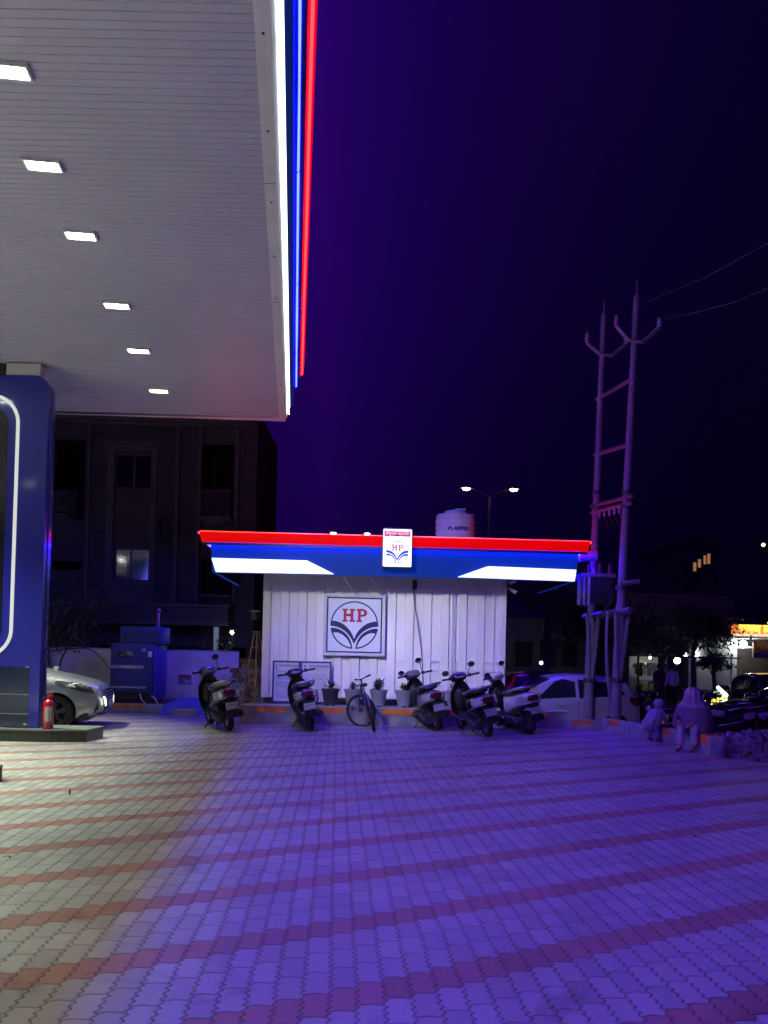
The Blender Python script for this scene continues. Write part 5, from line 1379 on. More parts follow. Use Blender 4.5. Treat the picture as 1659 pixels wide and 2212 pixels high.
    q = MB(); q.tube([(-.30, .235, 1.005), (-.22, .27, 1.0), (-.12, .31, .99), (.12, .31, .99), (.22, .27, 1.0), (.30, .235, 1.005)], .012, 8); BS(q, 'handlebar', M_['darkmetal'])
    for sx in (-1, 1):
        q = MB(); q.cyl((sx * .225, .268, 1.0), (sx * .345, .212, 1.007), .0175, .0175, 10); q.cyl((sx * .345, .212, 1.007), (sx * .352, .209, 1.008), .021, seg=10); BS(q, 'grip', M_['rubber'])
        q = MB(); q.bb(sx * .185 - .03, sx * .185 + .03, .25, .30, .975, 1.03, bev=.01); BS(q, 'switch_block', M_['black'])
        q = MB(); q.tube([(sx * .18, .31, 1.0), (sx * .25, .305, .995), (sx * .34, .27, .985)], [.008, .006, .006], 6); BS(q, 'brake_lever', M_['steel'])
        mm = mirrors.get('l' if sx < 0 else 'r')
        if mm:
            dx, dz, kind_ = mm
            p0 = Vector((sx * .16, .285, 1.03)); p2_ = Vector((sx * .16 + dx, .27, 1.03 + dz)); p1 = Vector((sx * .17 + dx * .3, .27, 1.03 + dz * .55))
            q = MB(); q.tube([p0, p1, p2_ - Vector((0, 0, .03 if dz > .1 else 0))], .0065, 6); st = BS(q, 'mirror_stem', M_['black'])
            q = MB(); q.loft([[p2_ + Vector((math.cos(a_) * w_, y_, math.sin(a_) * h_)) for a_ in [2 * PI * k / 18 for k in range(18)]] for (y_, w_, h_) in ((.03, .03, .022), (.015, .058, .044), (.0, .066, .05))]); BS(q, 'mirror', M_['black'])
            q = MB(); q.loft([[p2_ + Vector((math.cos(a_) * w_, y_, math.sin(a_) * h_)) for a_ in [2 * PI * k / 18 for k in range(18)]] for (y_, w_, h_) in ((-.001, .060, .045), (-.003, .057, .042))]); BS(q, 'mirror_glass', kind_)
    q = MB(); q.tube([(-.1, .30, .97), (-.13, .36, .90), (-.06, .40, .80)], .006, 5); q.tube([(.1, .30, .97), (.13, .36, .90), (.06, .40, .80)], .006, 5); BS(q, 'cable', M_['black'])
    return t
M_['dashglass'] = mat('dash_glass', (.25, .25, .3), .07, .3, .3, 8, coat=1)
M_['sc_grey'] = mat('scooter_grey', (.085, .085, .08), .3, .3, .12, 3, coat=.5)
M_['sc_blue'] = mat('scooter_blue', (.03, .025, .10), .22, .4, .12, 3, coat=.8)
M_['sc_steelblue'] = mat('scooter_steel_blue', (.085, .085, .13), .28, .3, .12, 3, coat=.6)
M_['sc_maroon'] = mat('scooter_maroon', (.028, .01, .02), .2, .3, .12, 3, coat=.9)
M_['sc_white'] = mat('scooter_white', (.48, .48, .50), .25, 0, .06, 3, coat=.8)
M_['seatgrey'] = mat('seat_grey', (.16, .155, .15), .55, 0, .2, 6, .1)
M_['mauve_mirror'] = M_['mirror']
def gp(u, v): return onz(u, v, 0)
def sc_loc(u, v, rz):
    g = gp(u, v); M3 = Matrix.Rotation(rz, 3, 'Z'); w_ = M3 @ Vector((0, -.66, 0)); return (g.x - w_.x, g.y - w_.y + .02, 0)
rz1 = R(27)
make_scooter('dusty grey scooter with a grey seat and one mirror, apart at the left', M_['sc_grey'], sc_loc(496, 1579, rz1), rz1, {'r': (-.02, .20, M_['black'])}, 9, None, M_['seatgrey'], steer=12)
rz2 = R(13)
make_scooter('dark blue scooter without mirrors in front of the notice boards', M_['sc_blue'], sc_loc(674, 1578, rz2), rz2, {}, 12, M_['steel'], steer=6)
make_scooter('grey-blue scooter with one upright and one folded mirror, just right of the bicycle', M_['sc_steelblue'], sc_loc(946, 1579, R(14)), R(14), {'r': (-.03, .22, M_['mirror']), 'l': (-.10, .04, M_['mirror'])}, 12, M_['steel'], steer=6)
make_scooter('dark maroon scooter with two raised black mirrors, nearest of the five', M_['sc_maroon'], sc_loc(1056, 1593, R(14)), R(14), {'r': (.09, .16, M_['black']), 'l': (-.10, .08, M_['black'])}, 12, M_['steel'], steer=0)
make_scooter('white scooter with red tail lamp at the right end of the row', M_['sc_white'], sc_loc(1146, 1586, R(19)), R(19), {'r': (-.05, .20, M_['mirror']), 'l': (-.08, .03, M_['mirror'])}, 11, None, steer=6)

M_['sc_black'] = mat('scooter_black', (.012, .012, .014), .2, .2, .1, 3, coat=.9)
far0 = make_scooter('black scooter parked in the street just left of the toddler', M_['sc_black'], (at(1392, 1560, 18.6).x, 18.6, -.45), R(-60), {'r': (.09, .16, M_['black']), 'l': (-.10, .12, M_['black'])}, 9)
far0['group'] = 'scooters parked in the dark street'
for u_, D_, a_, l_ in ((1428, 18.2, 70, 'black scooter parked in the street above the toddler'), (1466, 18.9, -100, 'black scooter parked behind the head of the seated adult'), (1530, 18.0, 80, 'black scooter parked between the seated adult and the rubble heap'), (1572, 18.6, 60, 'black scooter parked behind the near end of the rubble heap'), (1612, 17.9, -75, 'black scooter parked beyond the middle of the rubble heap')):
    dup(far0, (at(u_, 1560, D_).x, D_, -.45), R(a_), l_)

# ------------------------------------------------------------------ bicycle
g = gp(808, 1581)
bz_ = R(7)
bk = thing('bicycle', 'black bicycle leaning on its kickstand with the front wheel turned sideways', 'bicycle', (0, 0, 0), bz_)
w_ = Matrix.Rotation(bz_, 3, 'Z') @ Vector((0, -.5, 0)); bk.location = (g.x - w_.x, g.y - w_.y + .05, 0)
LB = Matrix.Rotation(R(-13), 4, 'Y')
RB = .33
def bwheel(q_, qs, c, ax='X'):
    q_.torus(c, RB - .026, .026, 'X', 44, 8)
    qs.torus(c, RB - .05, .008, 'X', 40, 5); qs.cyl(Vector(c) - Vector((.05, 0, 0)), Vector(c) + Vector((.05, 0, 0)), .022, seg=10)
    for k in range(18):
        a = 2 * PI * k / 18; e = Vector(c) + Vector((0, math.cos(a), math.sin(a))) * (RB - .05); qs.cyl(Vector(c) + Vector((.03 if k % 2 else -.03, 0, 0)), e, .0016, seg=4)
q1, q2 = MB(), MB(); bwheel(q1, q2, (0, -.5, RB)); wv = q1.build('wheel', M_['rubber'], bk, M=LB); q2.build('rim', M_['darkmetal'], wv, M=LB)
S1 = LB @ Matrix.Translation((0, .42, 0)) @ Matrix.Rotation(R(56), 4, 'Z') @ Matrix.Translation((0, -.42, 0))
q1, q2 = MB(), MB(); bwheel(q1, q2, (0, .52, RB)); wv = q1.build('wheel', M_['rubber'], bk, M=S1); q2.build('rim', M_['darkmetal'], wv, M=S1)
q = MB(); BBk = Vector((0, -.08, .30)); ST = Vector((0, -.2, .74)); HT, HB = Vector((0, .38, .82)), Vector((0, .42, .66)); RA = Vector((0, -.5, RB))
for a_, b_, r_ in ((BBk, ST, .017), (ST, HT, .017), (BBk, HB, .02), (HB, HT, .022)): q.cyl(a_, b_, r_, seg=10)
for sx in (-.05, .05):
    q.cyl(BBk + Vector((sx * .4, 0, 0)), RA + Vector((sx, 0, 0)), .010, seg=8); q.cyl(ST + Vector((sx * .4, 0, -.04)), RA + Vector((sx, 0, 0)), .009, seg=8)
M_['bikeframe'] = mat('bike_frame', (.05, .05, .07), .35, .3, .2, 6, coat=.5)
q.build('frame', M_['bikeframe'], bk, M=LB)
q = MB()
for sx in (-.055, .055): q.cyl((sx, .52, RB), (sx, .44, .64), .014, .017, 8)
q.cyl((-.06, .44, .64), (.06, .44, .64), .02, seg=8); q.cyl((0, .42, .65), (0, .375, .93), .016, seg=8); q.build('fork', M_['bikeframe'], bk, M=S1)
q = MB(); q.tube([(-.30, .33, .97), (-.15, .38, .95), (0, .39, .93), (.15, .38, .95), (.30, .33, .97)], .0125, 8); q.cyl((0, .375, .92), (0, .40, .94), .02, seg=8); hb = q.build('handlebar', M_['bikeframe'], bk, M=S1)
q = MB(); q.cyl((-.31, .325, .972), (-.21, .365, .96), .018, seg=10); q.cyl((.31, .325, .972), (.21, .365, .96), .018, seg=10); q.build('grip', M_['rubber'], hb, M=S1)
q = MB(); q.tube([(-.19, .39, .95), (-.27, .38, .94)], .006, 5); q.tube([(.19, .39, .95), (.27, .38, .94)], .006, 5); q.build('brake_lever', M_['steel'], hb, M=S1)
q = MB(); q.cyl(ST, (0, -.225, .84), .013, seg=8); q.build('seat_post', M_['steel'], bk, M=LB)
q = MB(); q.loft([sup(0, .86, .07, .03, -.36, 14), sup(0, .865, .075, .032, -.30, 14), sup(0, .862, .05, .028, -.2, 14), sup(0, .86, .02, .02, -.08, 14)]); q.build('saddle', M_['black'], bk, M=LB)
q = MB()
for a0, k_ in ((R(12), 1),):
    q.torus((0, -.5, RB), RB + .02, .006, 'X', 40, 4)
rings = []
for k in range(12):
    a = R(35 + 150 * k / 11); rad = Vector((0, math.cos(a), math.sin(a))); c = Vector((0, -.5, RB)) + rad * (RB + .03)
    rings.append([c + Vector((-.03, 0, 0)), c + rad * .012, c + Vector((.03, 0, 0)), c - rad * .003])
q = MB(); q.loft(rings); q.build('rear_mudguard', M_['bikeframe'], bk, M=LB)
q = MB(); q.lathe([(.085, -.004), (.085, .004)], BBk + Vector((.05, 0, 0)), 'X', 24); q.cyl(BBk + Vector((.06, 0, 0)), BBk + Vector((.06, .10, -.12)), .009, seg=6); q.cyl(BBk + Vector((-.06, 0, 0)), BBk + Vector((-.06, -.10, .12)), .009, seg=6)
q.build('crankset', M_['steel'], bk, M=LB)
q = MB(); q.box(BBk + Vector((.10, .10, -.12)), (.09, .05, .02)); q.build('pedal', M_['black'], bk, M=LB); q = MB(); q.box(BBk + Vector((-.10, -.10, .12)), (.09, .05, .02)); q.build('pedal', M_['black'], bk, M=LB)
q = MB(); q.bb(.045, .055, -.5, -.06, .33, .345); q.bb(.045, .055, -.5, -.06, .25, .262); q.build('chain', M_['darkmetal'], bk, M=LB, smooth=0)
q = MB(); q.tube([(-.03, -.35, .26), (-.1, -.30, .12), (-.185, -.25, .065)], .008, 6); q.build('kickstand', M_['steel'], bk, M=LB)
q = MB(); q.bb(-.03, .03, -.845, -.835, .45, .49, bev=.003); q.build('reflector', M_['redlens'], bk, M=LB)

# ------------------------------------------------------------------ fire extinguisher
p = onz(103, 1574.5, IZ)
o = thing('fire_extinguisher', 'red fire extinguisher with white label standing on the island by the column', 'fire extinguisher', (p.x, p.y, IZ), R(12))
M_['extred'] = mat('extinguisher_red', (.42, .008, .012), .22, 0, .1, 4, coat=.8)
MB().lathe([(.0001, 0), (.07, .0), (.078, .012), (.078, .36), (.072, .40), (.05, .435), (.025, .45), (.022, .47), (.0001, .47)], seg=28).build('cylinder', M_['extred'], o, smooth=50)
q = MB(); q.cyl((0, 0, .465), (0, 0, .50), .018, seg=12); q.bb(-.012, .06, -.012, .012, .495, .512, bev=.003); q.box((.03, 0, .535), (.10, .02, .012), Matrix.Rotation(R(-18), 3, 'Y')); q.build('valve', M_['extred'], o)
q = MB(); q.tube([(-.01, 0, .49), (-.07, -.01, .48), (-.095, -.03, .38), (-.085, -.045, .22), (-.075, -.045, .1)], .009, 8); q.cyl((-.075, -.045, .1), (-.073, -.045, .03), .012, .016, 8); q.build('hose', M_['black'], o)
q = MB()
for k in range(8):
    a0, a1 = R(-112 + 9.5 * k), R(-112 + 9.5 * (k + 1)); q.face([(.0795 * math.cos(a0), .0795 * math.sin(a0), .12), (.0795 * math.cos(a1), .0795 * math.sin(a1), .12), (.0795 * math.cos(a1), .0795 * math.sin(a1), .34), (.0795 * math.cos(a0), .0795 * math.sin(a0), .34)])
q.build('label', M_['plate'], o)
q = MB(); rr = random.Random(5)
for k in range(9): q.box((.03 + rr.uniform(-.012, .012), -.081, .14 + k * .021), (.03, .004, .005))
q.build('label_print', M_['plate_ink'], o, smooth=0)
q = MB(); q.torus((0, 0, .10), .079, .004, 'Z', 24, 5); q.build('strap', M_['black'], o)
# ------------------------------------------------------------------ two-pole transformer structure
M_['pole'] = mat('pole_concrete', (.18, .155, .18), .85, 0, .25, 4, .4)
M_['galv'] = mat('galvanised', (.19, .17, .18), .6, .3, .3, 10)
PA, PB = 15.75, 16.9      # distances of the two poles
g0 = -.45
def ppt(which, v):
    (u0, v0), (u1, v1), D = {'r': ((1329, 1555), (1375, 640), PA), 'l': ((1270, 1550), (1304, 680), PB)}[which]
    t_ = (v - v0) / (v1 - v0); return at(u0 + (u1 - u0) * t_, v, D)
tr = thing('electric_pole_structure', 'tall two pole electric structure with V shaped crossarms beyond the kerb', 'electric pole', (0, 0, 0))
for wch, vt in (('r', 640), ('l', 680)):
    a_ = ppt(wch, 1555); b_ = ppt(wch, vt); d_ = (b_ - a_).normalized(); a_ = a_ - d_ * ((a_.z - g0) / d_.z)
    q = MB(); L_ = (b_ - a_).length; mid = a_ + d_ * (L_ * .32)
    q.cyl(a_, mid, .112, .10, 14); q.cyl(mid, b_, .088, .055, 14); q.cyl(b_, b_ + d_ * .32, .018, .01, 8)
    q.build('pole', M_['pole'], tr)
    # lower stiffener, splayed pair of channels
    p1 = ppt(wch, 1470); p2 = ppt(wch, 1325)
    for sx in (-1, 1):
        q = MB(); q.cyl(p1 + Vector((sx * .03, -.10, 0)), p2 + Vector((sx * .13, -.12, 0)), .035, .045, 6); q.build('stay_channel', M_['galv'], tr)
    for vv in (1470, 1325, 1270, 1095, 1065):
        p = ppt(wch, vv); q = MB(); q.cyl(p - d_ * .05, p + d_ * .05, .135 if vv > 1200 else .10, seg=14); q.build('clamp', M_['darkmetal'], tr)
def beam(p, q2, w_, name='cross_beam', m_='galv', ext=(0, 0)):
    p, q2 = Vector(p), Vector(q2); d_ = (q2 - p).normalized(); p = p - d_ * ext[0]; q2 = q2 + d_ * ext[1]
    q = MB(); q.cyl(p, q2, w_, seg=4, caps=True); return q.build(name, M_[m_], tr, smooth=0)
for vl, vr_ in ((858, 818), (980, 960)): beam(ppt('l', vl), ppt('r', vr_), .05, ext=(.15, .1))
for dv in (0, 14): beam(ppt('l', 1092 + dv) + Vector((0, -.1, 0)), ppt('r', 1076 + dv) + Vector((0, -.1, 0)), .045, ext=(.25, .15))
q = MB(); pl_, pr_ = ppt('l', 1110), ppt('r', 1096)
for k in range(6):
    p = pl_.lerp(pr_, (k + .5) / 6) + Vector((0, -.1, 0)); q = MB()
    q.lathe([(.012, .06), (.03, .03), (.018, .01), (.035, -.02), (.018, -.04), (.035, -.07), (.012, -.12)], p, seg=10); q.build('insulator', M_['pot'], tr)
    q = MB(); q.tube([p + Vector((0, 0, -.1)), p + Vector((.05, -.03, -.26)), p + Vector((.12, 0, -.33)), p + Vector((.2, .02, -.3))], .01, 5); q.build('jumper_wire', M_['black'], tr)
# V crossarms
def varm(wch, pts):
    D = PA - .12 if wch == 'r' else PB - .12; P_ = [at(u, v, D) for u, v in pts]
    q = MB(); q.tube(P_, .045, 4); q.build('crossarm', M_['galv'], tr, smooth=0)
    for e_ in (P_[0], P_[-1]):
        q = MB(); q.lathe([(.02, 0), (.05, .04), (.025, .07), (.055, .11), (.025, .14), (.04, .18), (.01, .22)], e_, seg=12); q.build('insulator', M_['pot'], tr)
        q = MB(); q.cyl(e_ + Vector((0, 0, .2)), e_ + Vector((0, 0, .42)), .009, seg=6); q.build('pin', M_['darkmetal'], tr)
varm('r', [(1331, 703), (1358, 735), (1388, 739), (1424, 708)])
varm('l', [(1268, 740), (1296, 765), (1322, 768), (1352, 744)])
# transformer and platform
pz = ppt('l', 1326).lerp(ppt('r', 1320), .5)
beam(ppt('l', 1330) + Vector((0, -.16, 0)), ppt('r', 1322) + Vector((0, -.18, 0)), .075, 'platform_beam', ext=(.25, .25))
beam(ppt('l', 1330) + Vector((0, .16, 0)), ppt('r', 1322) + Vector((0, .18, 0)), .075, 'platform_beam', ext=(.25, .25))
T1, T0 = at(1250, 1302, 16.1), at(1326, 1246, 16.1)
tf = thing('transformer', 'finned oil transformer hung between the two concrete poles', 'transformer', ((T1.x + T0.x) / 2, 16.3, T1.z))
tw = (T0.x - T1.x) / 2; th = T0.z - T1.z
MB().bb(-tw + .26, tw - .02, -.22, .22, .02, th - .02, bev=.015).build('tank', M_['darkmetal'], tf)
MB().bb(-tw + .02, tw + .02, -.28, .28, th - .02, th + .06, bev=.01).build('lid', M_['galv'], tf)
M_['finpaint'] = mat('fin_paint', (.30, .24, .27), .6, 0, .2, 5)
for k in range(12):
    x_ = -tw - .04 + (k * .095 if k < 3 else .30 + (k - 3) * (2 * tw - .30) / 9)
    q = MB(); q.bb(x_, x_ + (.048 if k < 3 else .022), -.30 - (.06 if k < 3 else 0), -.2, -.06 if k < 3 else 0, th - .03, bev=.006); q.build('cooling_fin', M_['finpaint'] if k < 3 else M_['darkmetal'], tf)
for k in range(3):
    q = MB(); x_ = -.1 + k * .22; q.lathe([(.04, th + .05), (.055, th + .09), (.03, th + .12), (.05, th + .16), (.03, th + .19), (.045, th + .23), (.015, th + .30)], (x_, 0, 0), seg=12); q.build('bushing', M_['brick'], tf)
q = MB(); q.cyl((-.34, -.08, th + .42), (.02, -.08, th + .46), .11, seg=18); q.build('conservator', M_['finpaint'], tf)
q = MB(); q.tube([(-.10, -.08, th + .36), (-.06, -.08, th + .2), (.02, -.05, th + .05)], .025, 8); q.build('pipe', M_['finpaint'], tf)
q = MB()
q = MB(); q.tube([(tw * .4, -.3, th), (tw * .8, -.36, th - .3), (tw * .75, -.34, th - .55), (tw * .3, -.3, th - .75), (tw * .1, -.28, -.35)], .014, 6); q.build('cable', M_['black'], tf)
q = MB(); q.tube([(-tw * .4, -.25, -.15), (-tw * .35, -.28, -.42), (-tw * .1, -.28, -.5), (tw * .1, -.26, -.3)], .012, 6); q.build('cable', M_['finpaint'], tf)
e1 = at(1382, 1256, PA - .1)
beam(ppt('r', 1262) + Vector((-.1, -.1, 0)), e1, .05, 'side_arm'); 
# grounding pipe between the poles
q = MB(); q.tube([at(u, v, 15.85) for u, v in ((1314, 1320), (1311, 1350), (1310, 1390), (1312, 1450), (1319, 1520), (1323, 1570))], .035, 8)
o = q.build('cable_pipe', M_['pole']); tag(o, 'thin pale pipe running down between the two poles from the transformer', 'pipe')
# overhead wires
def wire(lbl, pts, D0, D1, r=.012):
    n = len(pts); q = MB(); P_ = [at(u, v, D0 + (D1 - D0) * i / (n - 1)) for i, (u, v) in enumerate(pts)]
    pp = []
    for i in range(n - 1):
        for k in range(5): pp.append(P_[i].lerp(P_[i + 1], k / 5))
    pp.append(P_[-1])
    q.tube(pp, r, 5); o = q.build('overhead_wire', M_['wiremat']); tag(o, lbl, 'wire', 'overhead wires')
M_['wiremat'] = mat('wire', (.05, .05, .07), .6, 0)
wire('highest thin wire rising right from the top of the nearer pole', [(1380, 660), (1440, 634), (1530, 596), (1660, 524)], 15.7, 13, .009)
wire('second thin wire rising right just below the highest one', [(1424, 690), (1490, 678), (1580, 655), (1660, 622)], 15.7, 13, .009)
wire('middle wire sagging right from the pole below the second beam', [(1362, 962), (1440, 980), (1540, 992), (1660, 994)], 15.7, 20, .010)
wire('lowest wire from the bracket rising gently to the right edge', [(1355, 1090), (1440, 1090), (1540, 1084), (1660, 1066)], 15.7, 20, .010)

# ------------------------------------------------------------------ rubble heap beyond the kerb end
o = thing('rubble_heap', 'long heap of broken stones and rubble beyond the end of the kerb', 'rubble', (0, 0, 0)); del o['category']; o['kind'] = 'stuff'
rr = random.Random(21); q = MB()
c0 = at(1640, 1600, 12.6)
def hz_(x, y):
    cx_, cy_ = c0.x + .35, 12.9
    e_ = ((x - cx_) / 1.75) ** 2 + ((y - cy_) / 1.15) ** 2
    return -.46 + max(0, 1 - e_) ** .55 * .66
nx, ny = 70, 50; g_ = []
for j in range(ny + 1):
    row = []
    for i in range(nx + 1):
        x = c0.x - 1.5 + 3.9 * i / nx; y = 11.6 + 2.7 * j / ny; z = hz_(x, y)
        z += .10 * mnoise.noise(Vector((x * 3.1, y * 3.1, 0))) + .07 * mnoise.noise(Vector((x * 8, y * 8, 3)))
        row.append(q.bm.verts.new((x, y, z)))
    g_.append(row)
for j in range(ny):
    for i in range(nx): q.bm.faces.new((g_[j][i], g_[j][i + 1], g_[j + 1][i + 1], g_[j + 1][i]))
for k in range(620):
    x = c0.x - 1.35 + rr.random() * 3.5; y = 11.75 + rr.random() * 2.3; s_ = rr.uniform(.02, .085) ; z = hz_(x, y)
    if z < -.38: continue
    Mx = Matrix.Translation((x, y, z + s_ * .4)) @ Matrix.Rotation(rr.uniform(0, 6), 4, Vector((rr.random(), rr.random(), rr.random())).normalized())
    vs = [q.bm.verts.new(Mx @ Vector((sx * s_ * rr.uniform(.6, 1.3), sy * s_ * rr.uniform(.6, 1.2), sz * s_ * rr.uniform(.4, .9)))) for sx in (-1, 1) for sy in (-1, 1) for sz in (-1, 1)]
    for f_ in ((0, 1, 3, 2), (4, 6, 7, 5), (0, 4, 5, 1), (2, 3, 7, 6), (0, 2, 6, 4), (1, 5, 7, 3)): q.bm.faces.new([vs[i] for i in f_])
ro = q.build('broken_stone', mat('rubble_stone', (.20, .17, .18), .95, 0, .6, 3, .9), o, smooth=0)

# ------------------------------------------------------------------ people
def hand(verts, edges, wi, p, d, up, s=1.0):
    """palm and five fingers from wrist index wi at p, pointing along d"""
    d = d.normalized(); side = d.cross(up).normalized(); up = side.cross(d).normalized()
    palm = p + d * .045 * s; verts.append((*palm, .026 * s, .016 * s)); pi_ = len(verts) - 1; edges.append((wi, pi_))
    for k, (off, ln) in enumerate(((-.028, .060), (-.010, .072), (.009, .068), (.027, .052))):
        a_ = p + d * .088 * s + side * off * s; verts.append((*a_, .0085 * s)); i0 = len(verts) - 1; edges.append((pi_, i0))
        b_ = a_ + d * ln * .55 * s - up * .010 * s; verts.append((*b_, .0078 * s)); edges.append((i0, i0 + 1))
        c_ = b_ + d * ln * .35 * s - up * .024 * s; verts.append((*c_, .0065 * s)); edges.append((i0 + 1, i0 + 2))
    a_ = p + d * .035 * s + side * -.036 * s; verts.append((*a_, .0095 * s)); i0 = len(verts) - 1; edges.append((pi_, i0)); b_ = a_ + d * .04 * s - side * .012 * s - up * .012 * s; verts.append((*b_, .008 * s)); edges.append((i0, i0 + 1))
def person(label, loc, rz, J, mats, group=None, s=1.0, hood=None, shawl=None, extra=None):
    """J: joint positions (metres, local; +Y is the way the person faces)"""
    t = thing('person', label, 'person', loc, rz, group)
    V = {k: Vector(v) * s for k, v in J.items()}
    r = lambda x: x * s
    verts = [(*V['pelvis'], r(.125), r(.105)), (*V['waist'], r(.115), r(.09)), (*V['chest'], r(.14), r(.10)), (*V['neck0'], r(.085), r(.07)), (*V['neck1'], r(.05)), (*V['head'], r(.078), r(.088)), (*(V['head'] + (V['head'] - V['neck1']).normalized() * r(.09)), r(.068), r(.075))]
    edges = [(0, 1), (1, 2), (2, 3), (3, 4), (4, 5), (5, 6)]
    for sd in ('l', 'r'):
        b0 = len(verts)
        verts += [(*V['sh' + sd], r(.055)), (*V['el' + sd], r(.038)), (*V['wr' + sd], r(.026))]; edges += [(3, b0), (b0, b0 + 1), (b0 + 1, b0 + 2)]
        hand(verts, edges, b0 + 2, V['wr' + sd], V['wr' + sd] - V['el' + sd], Vector((0, 0, 1)), s)
        b0 = len(verts)
        f_ = V['ft' + sd]
        verts += [(*V['hip' + sd], r(.085)), (*V['kn' + sd], r(.058)), (*f_, r(.036)), (*(f_ + V['toe'] * 1.0), r(.034), r(.022))]; edges += [(0, b0), (b0, b0 + 1), (b0 + 1, b0 + 2), (b0 + 2, b0 + 3)]
    body = skin_body('body', verts, edges, mats['skin'], t, 0, 2)
    # face
    hd_ = V['head']; fw = V['face'].normalized(); upv = (hd_ - V['neck1']).normalized(); sd_ = fw.cross(upv).normalized()
    q = MB(); c_ = hd_ + fw * r(.088); q.loft([[c_ + sd_ * (r(.012) * math.cos(a_) * k_) + upv * (r(.02) * math.sin(a_) * k_) + fw * o_ for a_ in [2 * PI * i / 8 for i in range(8)]] for k_, o_ in ((1.2, -.01), (.9, r(.012)), (.3, r(.02)))]); q.build('nose', mats['skin'], body)
    for sx in (-1, 1):
        q = MB(); q.ball(hd_ + fw * r(.082) + sd_ * sx * r(.032) + upv * r(.028), r(.011), 8); q.build('eye', M_['blackgloss'], body)
        q = MB(); q.ball(hd_ + sd_ * sx * r(.085), r(.026), 10, sq=(.5, .8, 1.2)); q.build('ear', mats['skin'], body)
    q = MB(); q.ball(hd_ + fw * r(.08) - upv * r(.035), r(.018), 8, sq=(1, 1, .35)); q.build('mouth', mats.get('lip', M_['brick']), body)
    # hair cap
    q = MB(); q.ball(hd_ + upv * r(.035) - fw * r(.022), r(.100), 16, sq=(1, 1, .98)); q.build('hair', M_['black'], body)
    # clothing: trousers and top as slightly thicker skins
    tv, te = [(*(V['pelvis']), r(.145), r(.125))], []
    for sd in ('l', 'r'):
        b0 = len(tv); an = V['kn' + sd].lerp(V['ft' + sd], .90)
        tv += [(*V['hip' + sd], r(.105)), (*V['kn' + sd], r(.078)), (*an, r(.066))]; te += [(0, b0), (b0, b0 + 1), (b0 + 1, b0 + 2)]
    skin_body('trousers', tv, te, mats['trousers'], body, 0, 2)
    tv = [(*V['pelvis'], r(.15), r(.13)), (*V['waist'], r(.14), r(.115)), (*V['chest'], r(.165), r(.125)), (*V['neck0'], r(.10), r(.085))]; te = [(0, 1), (1, 2), (2, 3)]
    for sd in ('l', 'r'):
        b0 = len(tv); wr = V['el' + sd].lerp(V['wr' + sd], .92)
        tv += [(*V['sh' + sd], r(.075)), (*V['el' + sd], r(.055)), (*wr, r(.04))]; te += [(3, b0), (b0, b0 + 1), (b0 + 1, b0 + 2)]
    skin_body('top', tv, te, mats['top'], body, 0, 2)
    for sd in ('l', 'r'):
        f_ = V['ft' + sd]; q = MB(); c1 = f_ + V['toe'] * .45
        q.loft([[Vector((c1.x, c1.y, 0)) + V['toe'] * k_ + Vector((V['toe'].y, -V['toe'].x, 0)).normalized() * (w_ * r(.042) * math.cos(a_)) + Vector((0, 0, r(.028) + r(.026) * math.sin(a_) + max(0, f_.z - r(.05)))) for a_ in [2 * PI * i / 10 for i in range(10)]] for k_, w_ in ((-.62, .55), (-.35, .9), (.1, 1), (.5, .9), (.75, .4))]); q.build('shoe', mats['shoe'], body)
    return t, body, V
def drape(name, rows, mt_, par, th=.012, amp=.012, seed=1):
    """a cloth shell through closed rings: list of (center, rx, ry, tilt) -> smooth shell with folds"""
    q = MB(); R_ = []
    for i, (c, rx, ry) in enumerate(rows):
        ring_ = []
        for k in range(40):
            a_ = 2 * PI * k / 40; f_ = 1 + amp / max(rx, .05) * math.sin(a_ * 9 + i * .4 + seed) * min(1, i / 3) + .06 * mnoise.noise(Vector((math.cos(a_) * 2, math.sin(a_) * 2, i * .4 + seed)))
            ring_.append(Vector(c) + Vector((rx * f_ * math.cos(a_), ry * f_ * math.sin(a_), 0)))
        R_.append(ring_)
    q.loft(R_, caps=False); q.cap([v for v in q.bm.verts[:40]]) if False else None
    q.bm.verts.ensure_lookup_table(); q.cap([q.bm.verts[i] for i in range(40)])
    return q.build(name, mt_, par, smooth=70)
M_['shawl'] = mat('shawl_wool', (.24, .17, .22), .95, 0, .35, 5, .5, bscale=60)
M_['shawl2'] = mat('shawl_wrap', (.13, .08, .12), .95, 0, .35, 5, .5, bscale=60)
M_['paletrouser'] = mat('pale_trousers', (.30, .27, .30), .9, 0, .2, 5, .3)
M_['darkcloth'] = mat('dark_cloth', (.04, .03, .035), .9, 0, .3, 5, .3)
M_['hoodie'] = mat('child_suit', (.22, .20, .25), .95, 0, .25, 8, .5, bscale=50)
M_['sandal'] = mat('sandal', (.14, .06, .06), .7)
